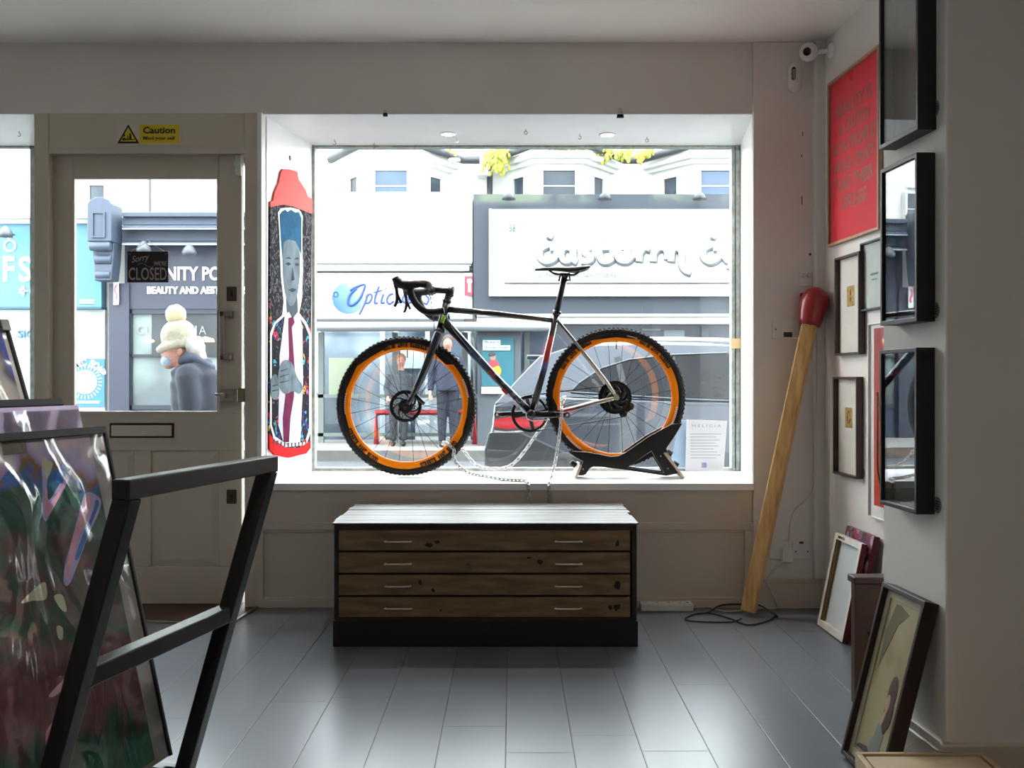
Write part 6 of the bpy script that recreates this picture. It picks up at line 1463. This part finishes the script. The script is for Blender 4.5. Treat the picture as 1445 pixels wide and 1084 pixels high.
def figure(label, px, Y, H, g, seated, top_c, leg_c, hair_c, face=-1):
    X = ex(px, Y); r = thing('person', label, 'person', (X, Y, g)); k = H/1.75; T = lambda x, y, z: Vector((X+x*k, Y+y*k, g+z*k))
    dz_ = -.17 if seated else 0
    def fb(w):
        w.ell(T(0, 0, 1.63+dz_), (.075*k, .09*k, .115*k)); w.ell(T(0, -.09, 1.61+dz_), (.014, .02, .02)); w.tube([T(0, 0, 1.55+dz_), T(0, .02, 1.43+dz_)], .05*k, 10)
        for s in (-1, 1):
            h = T(s*.20, -.28, .98+dz_) if seated else T(s*.27, -.05, .80)
            w.tube([T(s*.20, -.22, 1.0+dz_) if seated else T(s*.27, -.03, .88), h], [.03*k, .028*k], 8); 
            for q in range(4): w.tube([h+Vector(((q-1.5)*.018, 0, 0)), h+Vector(((q-1.5)*.018, -.03, -.05)), h+Vector(((q-1.5)*.017, -.03, -.085+.01*abs(q-1.5)))], [.010, .009, .008], 6)
            w.tube([h+Vector((-s*.03, -.01, 0)), h+Vector((-s*.05, -.03, -.045))], [.011, .009], 6)
        for s in (-1, 1): w.tube([T(s*.09, 0 if not seated else -.40, .5), T(s*.09, .0 if not seated else -.42, .1)], [.05*k, .035*k], 8)
        w.tube([T(0, 0, .95+dz_), T(0, 0, 1.45+dz_)], [.1*k, .08*k], 10)
        for s in (-1, 1): w.tube([T(s*.08, 0, .95+dz_), T(s*.09, 0 if not seated else -.40, .5)], [.06*k, .045*k], 8); w.tube([T(s*.1, 0, 1.38+dz_), T(s*.17, .01, 1.36+dz_), T(s*.26, .03, 1.15+dz_), T(s*.20, -.22, 1.0+dz_) if seated else T(s*.27, -.03, .88)], [.045*k, .04*k, .034*k, .03*k], 8)
    bodymesh('body', skin, r, fb, .014)
    def fc(w):
        w.tube([T(0, .01, 1.47+dz_), T(0, .01, 1.38+dz_), T(0, 0, 1.15+dz_), T(0, 0, .88+dz_)], [.07*k, .17*k, .17*k, .18*k], 16)
        for s in (-1, 1): w.tube([T(s*.17, .01, 1.38+dz_), T(s*.26, .03, 1.15+dz_), T(s*.20, -.22, 1.0+dz_) if seated else T(s*.27, -.03, .88)], [.075*k, .062*k, .05*k], 12)
    bodymesh('coat', top_c, r, fc, .02)
    def ft(w):
        for s in (-1, 1): w.tube([T(s*.08, 0, .92+dz_), T(s*.09, -.42, .64) if seated else T(s*.09, 0, .5), T(s*.09, -.42 if seated else 0, .09)], [.105*k, .08*k, .06*k], 12)
    bodymesh('trousers', leg_c, r, ft, .02)
    def fh(w): w.ell(T(0, .02, 1.67+dz_), (.088*k, .095*k, .10*k))
    bodymesh('hair', hair_c, r, fh, .016)
    for s in (-1, 1):
        w = MB(); w.ell(T(s*.09, -.05-(.42 if seated else 0), .045), (.045*k, .13*k, .045*k)); w.build('shoe', blackmatt, r)
        w = MB(); w.ell(T(s*.03, -.082, 1.64+dz_), (.009, .008, .007)); w.build('eye', darkgrey, r)
figure('person in grey with fair hair sitting on the red shelter bench', 566, 16.72, 1.62, 0.0, True, mat('grey_jacket', c(56, 60, 66), .85), mat('charcoal_trousers', c(34, 36, 40), .85), mat('fair_hair', c(110, 96, 78), .9))
figure('person in a long dark blue coat standing in the bus shelter', 632, 16.1, 1.74, 0.0, False, mat('dark_blue_coat', c(26, 32, 50), .85), mat('dark_blue_trousers', c(20, 24, 36), .85), mat('brown_hair', c(70, 54, 46), .9))

# --- parked car
YC = 8.55
def C2(px, py): v = Wp(px, py, YC); return (v.x, v.z)
car = thing('car', 'silver grey estate car parked behind the bicycle, its rear at the left', 'car', (2.0, YC+.9, -.16))
t = NT('car_paint', .22, metal=.5, coat=1.0); t.base(c(62, 68, 78)); paint_m = t.m
cgl = mat('car_glass', c(16, 19, 24), .08, spec=.25); ctrim = mat('car_black_trim', c(24, 27, 32), .35, coat=.3)
G0 = -.16; WD = 1.80
low = [C2(697, 570), C2(720, 561), C2(770, 556), C2(812, 560), C2(900, 563), C2(1031, 566), (2.5, .86), (3.3, .80), (4.15, .66), (4.3, .45), (4.3, .06), (-.1, .06), (-.2, .16), (-.215, .45), C2(694, 600)]
def side_w(z): return WD/2-max(0, (z-.88))*.42-max(0, .35-z)*.12
def loft_side(poly, wf, w, mi=0, inset=0):
    n = len(poly); L_ = [Vector((x, YC+WD/2-wf(z)+inset, z)) for x, z in poly]; R_ = [Vector((x, YC+WD/2+wf(z)-inset, z)) for x, z in poly]
    tri = tessellate_polygon([[Vector((x, z, 0)) for x, z in poly]]); vs = L_+R_; fs = []
    A = sum(poly[i][0]*poly[(i+1) % n][1]-poly[(i+1) % n][0]*poly[i][1] for i in range(n))
    for t_ in tri:
        a, b_, d = [poly[k] for k in t_]; cr = (b_[0]-a[0])*(d[1]-a[1])-(b_[1]-a[1])*(d[0]-a[0])
        if cr < 0: t_ = (t_[0], t_[2], t_[1])
        fs.append(tuple(t_)); fs.append((t_[2]+n, t_[1]+n, t_[0]+n))
    for i in range(n):
        j = (i+1) % n; q = (i, i+n, j+n, j); fs.append(q if A > 0 else q[::-1])
    return w.add(vs, fs, mi)
w = MB(); loft_side(low, side_w, w); w.build('lower_body', paint_m, car, bevel=.05, seg=3)
gh = [C2(697, 571), C2(718, 549), C2(745, 520), C2(762, 503), C2(800, 491), C2(850, 485.5), C2(930, 484), C2(1031, 486), (2.4, 1.34), (3.1, .98), (3.3, .80), (2.5, .84), C2(1031, 567), C2(812, 561)]
w = MB(); loft_side(gh, side_w, w); w.build('cabin', paint_m, car, bevel=.04, seg=3)
w = MB(); w.box(C2(744, 0)[0], C2(800, 0)[0], YC+.28, YC+1.52, C2(0, 506)[1], C2(0, 500)[1]); w.build('rear_spoiler', paint_m, car, bevel=.01)
sw_ = [C2(806, 552), C2(818, 540), C2(850, 520), C2(890, 508), C2(950, 501), C2(1031, 498), (2.35, 1.24), (2.95, .95), (2.9, .90), C2(1031, 564), C2(960, 562)]
w = MB(); loft_side(sw_, lambda z: side_w(z)+.006, w); w.build('side_windows', cgl, car)
w = MB()
for (pp) in ([(806, 553), (818, 540), (850, 519.5), (890, 507), (950, 500), (1031, 497)], [(806, 553), (960, 563), (1031, 565.5)]):
    for s_ in (-1, 1): w.tube([Vector((C2(*p)[0], YC+WD/2+s_*(side_w(C2(*p)[1])+.012), C2(*p)[1])) for p in pp], .006, 6)
w.build('window_trim', mat('dull_chrome', c(96, 100, 106), .35, .8), car)
for x_ in (884, 962, 1050):
    w = MB(); z0, z1 = C2(0, 562)[1], C2(0, 500)[1]; xx = C2(x_, 0)[0]
    for s_ in (-1, 1): w.bar((xx, YC+WD/2+s_*(side_w(z0)+.010), z0), (xx-.06, YC+WD/2+s_*(side_w(z1)+.010), z1-.02), .05, .01, (0, 1, 0))
    w.build('window_pillar', ctrim, car)
w = MB()
for s_ in (-1, 1): w.tube(smooth_path([Vector((C2(a, q)[0], YC+WD/2+s_*.60, C2(a, q)[1])) for a, q in ((815, 488), (840, 480), (900, 477.5), (1031, 479), (1130, 486))], 5), .022, 8)
w.build('roof_rails', mat('roof_rail_silver', c(210, 214, 218), .3, .8), car)
w = MB(); rq = [C2(703, 564), C2(722, 545), C2(748, 518), C2(758, 507)]
vs = [Vector((x-.012, YC+WD/2+s_*(side_w(z)-.16), z+.012)) for x, z in rq for s_ in (-1, 1)]; w.add(vs, [(0, 1, 3, 2), (2, 3, 5, 4), (4, 5, 7, 6)]); w.build('rear_window', cgl, car)
tl = mat('tail_light_red', c(150, 14, 28), .2, coat=.5)
w = MB(); loft_side([C2(698, 592), C2(720, 588), C2(768, 594), C2(768, 601), C2(715, 606), C2(697, 603)], lambda z: side_w(z)+.008, w); w.build('tail_lights', tl, car)
w = MB(); loft_side([C2(697, 607), C2(715, 609), C2(768, 604), C2(768, 606), C2(715, 612), C2(697, 610)], lambda z: side_w(z)+.006, w); w.build('light_trim', mat('chrome_trim', c(200, 204, 210), .2, .9), car)
w = MB(); loft_side([(-.225, .48), (-.225, .14), (-.10, .0), (4.2, .0), (4.2, .12), (3.9, .12), (3.3, .12), (.9, .10), (.7, .42), (.45, .46), (.1, .62), (-.19, .62)], lambda z: side_w(z)+.012, w); w.build('bumper_and_sill', ctrim, car, bevel=.02)
for xw in (.62, 3.35):
    for s_ in (-1, 1):
        T = frame_m((xw, YC+WD/2+s_*(WD/2-.12), G0+.33), (1, 0, 0), (0, 0, 1))
        w = MB(); w.lathe([(.2, -.11), (.30, -.11), (.33, -.08), (.33, .08), (.30, .11), (.2, .11)], T, 32); wh = w.build('wheel', rubber, car)
        w = MB(); w.lathe([(0, .08*(1)), (.05, .09), (.06, .06), (.21, .09), (.21, -.09), (.06, -.06), (0, -.06)], T, 20); w.build('alloy', silver, wh)
# ---------------------------------------------------------------- poster rack in the foreground
def G(t, s, z): return Vector((-.459-.974*s-.224*t, 1.945+.224*s-.974*t, z))
rk = thing('print_rack', 'black square-tube steel print rack in the left foreground', 'print rack', tuple(G(.22, .2, 0)))
tubew = .03
rackm = mat('black_rack_steel', c(17, 17, 18), .35, var=.05)
pd = (G(0, 1, 0)-G(0, 0, 0)).normalized(); ld = (G(0, 0, 0)-G(1, 0, 0)).normalized()
def rbar(a, b, name, w_=.03, h_=.03): 
    w = MB(); w.bar(a, b, w_, h_, (0, 0, 1)); return w.build(name, rackm, rk, bevel=.0025)
SLOPE = .295
rbar(G(-.015, 0, .9), G(.468, 0, .9), 'top_rail')
rbar(G(0, .284*SLOPE, .616), G(.45, .284*SLOPE, .616), 'middle_rail')
for t_ in (0, .45):
    w = MB(); w.bar(G(t_, 0, .888), G(t_, .9*SLOPE, .0), .03, .03, ld); w.build('leg', rackm, rk, bevel=.0025)
    w = MB(); w.bar(G(t_, .66, .95), G(t_, .30, .0), .03, .03, ld); w.build('leg', rackm, rk, bevel=.0025)
    rbar(G(t_, .185, .30), G(t_, .41, .30), 'trough_bar')
rbar(G(-.015, .66, .95), G(.468, .66, .95), 'top_rail'); rbar(G(0, .20, .30), G(.45, .20, .30), 'trough_rail'); rbar(G(0, .34, .30), G(.45, .34, .30), 'trough_rail')
t = bpy.data.materials.new('crinkled_film'); t.use_nodes = True; nt = t.node_tree; nt.nodes.clear()
o_ = nt.nodes.new('ShaderNodeOutputMaterial'); mx = nt.nodes.new('ShaderNodeMixShader'); tr_ = nt.nodes.new('ShaderNodeBsdfTransparent'); gl_ = nt.nodes.new('ShaderNodeBsdfGlossy'); gl_.inputs['Roughness'].default_value = .10
tc = nt.nodes.new('ShaderNodeTexCoord'); mp = nt.nodes.new('ShaderNodeMapping'); mp.inputs['Scale'].default_value = (1, 1, .7)
n1 = nt.nodes.new('ShaderNodeTexNoise'); n1.inputs['Scale'].default_value = 5; n1.inputs['Detail'].default_value = 1.5; n1.inputs['Distortion'].default_value = 1.6
n2 = nt.nodes.new('ShaderNodeTexVoronoi'); n2.feature = 'SMOOTH_F1'; n2.inputs['Scale'].default_value = 11
ad_ = nt.nodes.new('ShaderNodeMath'); ad_.operation = 'ADD'; bp_ = nt.nodes.new('ShaderNodeBump'); bp_.inputs['Strength'].default_value = 1.0; bp_.inputs['Distance'].default_value = .032
nt.links.new(tc.outputs['Object'], mp.inputs[0]); nt.links.new(mp.outputs[0], n1.inputs['Vector']); nt.links.new(mp.outputs[0], n2.inputs['Vector'])
nt.links.new(n1.outputs[0], ad_.inputs[0]); ml_ = nt.nodes.new('ShaderNodeMath'); ml_.operation = 'MULTIPLY'; ml_.inputs[1].default_value = .8; nt.links.new(n2.outputs['Distance'], ml_.inputs[0]); nt.links.new(ml_.outputs[0], ad_.inputs[1])
nt.links.new(ad_.outputs[0], bp_.inputs['Height']); nt.links.new(bp_.outputs[0], gl_.inputs['Normal'])
fr = nt.nodes.new('ShaderNodeFresnel'); fr.inputs['IOR'].default_value = 1.55; nt.links.new(bp_.outputs[0], fr.inputs['Normal'])
mm = nt.nodes.new('ShaderNodeMath'); mm.operation = 'MULTIPLY_ADD'; mm.inputs[1].default_value = .8; mm.inputs[2].default_value = .02; mm.use_clamp = True
nt.links.new(fr.outputs[0], mm.inputs[0]); nt.links.new(mm.outputs[0], mx.inputs[0]); nt.links.new(tr_.outputs[0], mx.inputs[1]); nt.links.new(gl_.outputs[0], mx.inputs[2]); nt.links.new(mx.outputs[0], o_.inputs[0])
film = t
def art_mat(name, stops, scale=2.6, dist=3.0):
    t = NT(name, .4); nz = t.n('TexNoise', (t.co,)); nz.inputs['Scale'].default_value = scale; nz.inputs['Detail'].default_value = 2.5; nz.inputs['Distortion'].default_value = dist
    t.base(t.ramp(nz.outputs[0], stops)); return t.m
def sleeve(label, s_top, z_top, s_bot, z_bot, t_far, t_near, art_m, margin, edging, film_on=True, extra=None):
    b0, b1 = G(t_far, s_bot, z_bot), G(t_near, s_bot, z_bot); t0 = G(t_far, s_top, z_top)
    u = b0-b1; v = t0-b0; W = u.length; H = v.length; M = frame_m((b0+b1)/2+v/2, u, v)
    if (M.to_3x3() @ Vector((0, 0, 1))).x < 0: M = M; print('sleeve faces away')
    r = thing('wrapped_print', label, 'print', tuple((b0+b1)/2), 'wrapped prints in the black rack'); x, y = W/2, H/2
    MB().box(-x+.004, x-.004, -y, y-.004, -.004, 0, 0, M).build('backing_board', mat('grey_backing', c(190, 190, 186), .6), r)
    ma = margin; MB().box(-x+ma, x-ma*1.6, -y+ma*.3, y-ma*.3, .0002, .001, 0, M).build('print', art_m, r)
    if edging:
        w = MB(); w.box(-x, x, y-.010, y+.004, -.010, .008, 0, M); w.box(x-.004, x+.003, -y, y, -.007, .006, 0, M); w.build('black_edging', blackmatt, r, bevel=.001)
    w = MB(); nU, nV = 30, 36; vs = []; 
    for j in range(nV+1):
        for i in range(nU+1):
            a = -x+.002+(2*x-.006)*i/nU; b = -y+(2*y-.008)*j/nV
            e_ = min(1, 12*min(i, nU-i)/nU, 12*min(j, nV-j)/nV)
            h = .0035+.002*e_*(math.sin(a*31+b*17)*math.sin(b*23-a*9)+.5*math.sin(a*70+3*math.sin(b*20)))
            vs.append((a, b, max(.002, h)))
    fs = [(j*(nU+1)+i, j*(nU+1)+i+1, (j+1)*(nU+1)+i+1, (j+1)*(nU+1)+i) for j in range(nV) for i in range(nU)]
    w.add(vs, fs, 0, True, M); w.build('plastic_film', film, r)
    if extra: extra(r, M, x, y)
    return r
def sleeve(label, s_top, z_top, s_bot, z_bot, t_far, t_near, art_m, margin, edging, film_on=True, extra=None):
    b0, b1 = G(t_far, s_bot, z_bot), G(t_near, s_bot, z_bot); t0 = G(t_far, s_top, z_top)
    u = b0-b1; v = t0-b0; W = u.length; H = v.length; M = frame_m((b0+b1)/2+v/2, u, v)
    if (M.to_3x3() @ Vector((0, 0, 1))).x < 0: M = M; print('sleeve faces away')
    r = thing('wrapped_print', label, 'print', tuple((b0+b1)/2), 'wrapped prints in the black rack'); x, y = W/2, H/2
    MB().box(-x+.004, x-.004, -y, y-.004, -.004, 0, 0, M).build('backing_board', mat('grey_backing', c(190, 190, 186), .6), r)
    ma = margin; MB().box(-x+ma, x-ma*1.6, -y+ma*.3, y-ma*.3, .0002, .001, 0, M).build('print', art_m, r)
    if edging:
        w = MB(); w.box(-x, x, y-.010, y+.004, -.010, .008, 0, M); w.box(x-.004, x+.003, -y, y, -.007, .006, 0, M); w.build('black_edging', blackmatt, r, bevel=.001)
    w = MB(); nU, nV = 30, 36; vs = []; 
    for j in range(nV+1):
        for i in range(nU+1):
            a = -x+.002+(2*x-.006)*i/nU; b = -y+(2*y-.008)*j/nV
            e_ = min(1, 12*min(i, nU-i)/nU, 12*min(j, nV-j)/nV)
            h = .0035+.002*e_*(math.sin(a*31+b*17)*math.sin(b*23-a*9)+.5*math.sin(a*70+3*math.sin(b*20)))
            vs.append((a, b, max(.002, h)))
    fs = [(j*(nU+1)+i, j*(nU+1)+i+1, (j+1)*(nU+1)+i+1, (j+1)*(nU+1)+i) for j in range(nV) for i in range(nU)]
    w.add(vs, fs, 0, True, M); w.build('plastic_film', film, r)
    if extra: extra(r, M, x, y)
    return r
def sleeve(label, s_top, z_top, s_bot, z_bot, t_far, t_near, art_m, margin, edging, film_on=True, extra=None):
    b0, b1 = G(t_far, s_bot, z_bot), G(t_near, s_bot, z_bot); t0 = G(t_far, s_top, z_top)
    u = b0-b1; v = t0-b0; W = u.length; H = v.length; M = frame_m((b0+b1)/2+v/2, u, v)
    if (M.to_3x3() @ Vector((0, 0, 1))).x < 0: M = M; print('sleeve faces away')
    r = thing('wrapped_print', label, 'print', tuple((b0+b1)/2), 'wrapped prints in the black rack'); x, y = W/2, H/2
    MB().box(-x+.004, x-.004, -y, y-.004, -.004, 0, 0, M).build('backing_board', mat('grey_backing', c(190, 190, 186), .6), r)
    ma = margin; MB().box(-x+ma, x-ma*1.6, -y+ma*.3, y-ma*.3, .0002, .001, 0, M).build('print', art_m, r)
    if edging:
        w = MB(); w.box(-x, x, y-.010, y+.004, -.010, .008, 0, M); w.box(x-.004, x+.003, -y, y, -.007, .006, 0, M); w.build('black_edging', blackmatt, r, bevel=.001)
    w = MB(); nU, nV = 30, 36; vs = []; 
    for j in range(nV+1):
        for i in range(nU+1):
            a = -x+.002+(2*x-.006)*i/nU; b = -y+(2*y-.008)*j/nV
            e_ = min(1, 12*min(i, nU-i)/nU, 12*min(j, nV-j)/nV)
            h = .0035+.002*e_*(math.sin(a*31+b*17)*math.sin(b*23-a*9)+.5*math.sin(a*70+3*math.sin(b*20)))
            vs.append((a, b, max(.002, h)))
    fs = [(j*(nU+1)+i, j*(nU+1)+i+1, (j+1)*(nU+1)+i+1, (j+1)*(nU+1)+i) for j in range(nV) for i in range(nU)]
    w.add(vs, fs, 0, True, M); w.build('plastic_film', film, r)
    if extra: extra(r, M, x, y)
    return r
def sleeve(label, s_top, z_top, s_bot, z_bot, t_far, t_near, art_m, margin, edging, film_on=True, extra=None):
    b0, b1 = G(t_far, s_bot, z_bot), G(t_near, s_bot, z_bot); t0 = G(t_far, s_top, z_top)
    u = b0-b1; v = t0-b0; W = u.length; H = v.length; M = frame_m((b0+b1)/2+v/2, u, v)
    if (M.to_3x3() @ Vector((0, 0, 1))).x < 0: M = M; print('sleeve faces away')
    r = thing('wrapped_print', label, 'print', tuple((b0+b1)/2), 'wrapped prints in the black rack'); x, y = W/2, H/2
    MB().box(-x+.004, x-.004, -y, y-.004, -.004, 0, 0, M).build('backing_board', mat('grey_backing', c(190, 190, 186), .6), r)
    ma = margin; MB().box(-x+ma, x-ma*1.6, -y+ma*.3, y-ma*.3, .0002, .001, 0, M).build('print', art_m, r)
    if edging:
        w = MB(); w.box(-x, x, y-.010, y+.004, -.010, .008, 0, M); w.box(x-.004, x+.003, -y, y, -.007, .006, 0, M); w.build('black_edging', blackmatt, r, bevel=.001)
    w = MB(); nU, nV = 30, 36; vs = []; 
    for j in range(nV+1):
        for i in range(nU+1):
            a = -x+.002+(2*x-.006)*i/nU; b = -y+(2*y-.008)*j/nV
            e_ = min(1, 12*min(i, nU-i)/nU, 12*min(j, nV-j)/nV)
            h = .0035+.002*e_*(math.sin(a*31+b*17)*math.sin(b*23-a*9)+.5*math.sin(a*70+3*math.sin(b*20)))
            vs.append((a, b, max(.002, h)))
    fs = [(j*(nU+1)+i, j*(nU+1)+i+1, (j+1)*(nU+1)+i+1, (j+1)*(nU+1)+i) for j in range(nV) for i in range(nU)]
    w.add(vs, fs, 0, True, M); w.build('plastic_film', film, r)
    if extra: extra(r, M, x, y)
    return r
t = NT('abstract_print_green_maroon', .45); g = t.n('NewGeometry').outputs['Position']; nz = t.n('TexNoise', (t.co,)); nz.inputs['Scale'].default_value = 4.5; nz.inputs['Detail'].default_value = 2; nz.inputs['Distortion'].default_value = 1.5
z_ = t.n('SeparateXYZ', (g,)).outputs[2]; f_ = t.n('MapRange', (z_, .34, .95, 0.0, 1.0)).outputs[0]; f_ = t.math('ADD', f_, t.math('MULTIPLY', t.math('SUBTRACT', nz.outputs[0], .5), .55))
t.base(t.ramp(f_, [(0.0, c(67, 148, 113)), (.12, c(45, 113, 89)), (.2, c(129, 86, 86)), (.34, c(113, 67, 72)), (.42, c(140, 110, 108)), (.5, c(59, 105, 83)), (.6, c(108, 81, 81)), (.68, c(54, 94, 78)), (.80, c(59, 113, 97)), (.86, c(70, 129, 202)), (.885, c(162, 116, 35)), (.93, c(189, 178, 235)), (1.0, c(235, 224, 235))])); a1 = t.m
a2 = art_mat('lilac_abstract', [(.3, c(150, 140, 176)), (.5, c(186, 176, 206)), (.7, c(120, 110, 150))], 2, 1)
a3 = art_mat('grey_and_blue_abstract', [(.3, c(206, 190, 170)), (.48, c(160, 158, 156)), (.55, c(90, 92, 96)), (.62, c(40, 60, 160)), (.7, c(20, 24, 40))], 3, 2)
def ribbons(r, M, x, y):
    Mi = M.inverted(); o = Mi @ Vector((0, 0, CZ))
    def uv(px, py):
        d = (Mi.to_3x3() @ Vector(((px-722)/F, 1, -(py-535)/F))); k = (.001-o.z)/d.z; return (o.x+d.x*k, o.y+d.y*k)
    def rib(name, pts, m, dz=.0012):
        q = [uv(*p) for p in pts]; q = [(v.x, v.y) for v in smooth_path([(a, b, 0) for a, b in q], 5, True)]
        w = MB(); w.prism(q, .0008, dz, M); w.build(name, m, r)
    lil = mat('lilac_ribbon', c(196, 186, 240), .5, var=.2, vs=14); pk = mat('pink_ribbon', c(246, 176, 200), .5, var=.15, vs=20); blu = mat('blue_ribbon', c(64, 130, 220), .5, var=.1); crm = mat('cream_ribbon', c(226, 234, 200), .5)
    rib('painted_ribbon', [(59, 648), (66, 646), (68, 660), (66, 690), (70, 705), (86, 680), (98, 664), (101, 668), (88, 695), (72, 722), (65, 736), (59, 722), (60, 690)], lil)
    rib('painted_ribbon', [(66, 690), (68, 712), (76, 706), (96, 672), (99, 668), (82, 704), (68, 728), (63, 716), (64, 690)], pk, .0016)
    rib('painted_ribbon', [(120, 697), (130, 696), (142, 705), (140, 722), (126, 752), (112, 790), (98, 824), (90, 822), (92, 796), (103, 756), (112, 722)], lil)
    rib('painted_ribbon', [(122, 700), (127, 700), (124, 730), (110, 762), (97, 812), (93, 808), (100, 768), (110, 735)], pk, .0016)
    rib('painted_ribbon', [(135, 706), (139, 712), (128, 742), (112, 786), (106, 786), (118, 752), (130, 724)], blu, .0016)
    rib('painted_patch', [(78, 676), (84, 660), (92, 655), (94, 668), (86, 682)], blu); rib('painted_patch', [(59, 648), (68, 650), (74, 656), (66, 676), (62, 668)], crm, .0017)
    rib('painted_patch', [(2, 680), (10, 666), (22, 666), (28, 684), (14, 684)], blu); rib('painted_patch', [(30, 850), (60, 822), (66, 832), (64, 846), (46, 848)], crm)
    rib('painted_patch', [(66, 1030), (84, 1012), (82, 1030), (66, 1052)], pk); rib('painted_patch', [(76, 842), (88, 840), (94, 862), (86, 860)], crm); rib('painted_patch', [(80, 884), (88, 886), (88, 902), (82, 900)], crm); rib('painted_patch', [(70, 980), (100, 950), (100, 962), (78, 982)], pk)
    w = MB(); a, b = uv(0, 618), uv(38, 636); w.box(min(a[0], b[0]), max(a[0], b[0]), b[1]-.004, a[1], .0012, .002, 0, M); w.build('paper_label', mat('grey_beige_label', c(150, 144, 134), .7), r)
sleeve('large green and maroon print in crinkled film, front of the rack', .350, .963, .205, .335, 0.0, .62, a1, .03, True, extra=ribbons)
sleeve('lilac print in crinkled film, second in the rack', .399, 1.010, .235, .335, .005, .62, a2, .004, False)
sleeve('black edged print whose top bar shows behind the lilac one', .462, 1.016, .262, .335, -.02, .62, a2, .03, True)
def corner(r, M, x, y): MB().box(x-.02, x+.004, y-.018, y+.005, -.011, .009, 0, M).build('metal_corner', steel, r, bevel=.001)
sleeve('tall grey and blue print in crinkled film, rearmost in the rack', .573, 1.172, .300, .335, .0, .62, a3, .01, True, extra=corner)
# unseen fill lamp, added above the rack to brighten the prints
sp = thing('fill_spotlight', 'unseen fill lamp added above the view, aimed at the print rack', 'fill_spotlight', (.15, 1.0, CE-.12))
pS = Vector((.15, 1.0, CE-.10)); tgt = G(.25, .3, .8); dS = (tgt-pS).normalized()
w = MB(); w.tube([(.15, 1.0, CE+.002), pS], .012, 10); w.tube([(.15, 1.0, CE+.002), (.15, 1.0, CE-.012)], .045, 20); w.build('stem', whitepl, sp)
w = MB(); w.tube([pS-dS*.05, pS+dS*.04], [.028, .036], 20); w.build('housing', whitepl, sp)
ls = bpy.data.lights.new('fill_spot_lamp', 'SPOT'); ls.energy = 40; ls.spot_size = math.radians(38); ls.spot_blend = .6; ls.shadow_soft_size = .03; ls.color = (1, .95, .9)
lo = bpy.data.objects.new('fill_spot_lamp', ls); COL.objects.link(lo); lo.parent = sp; lo.location = (pS+dS*.05)-Vector((.15, 1.0, CE-.12)); lo.rotation_euler = dS.to_track_quat('-Z', 'Y').to_euler()
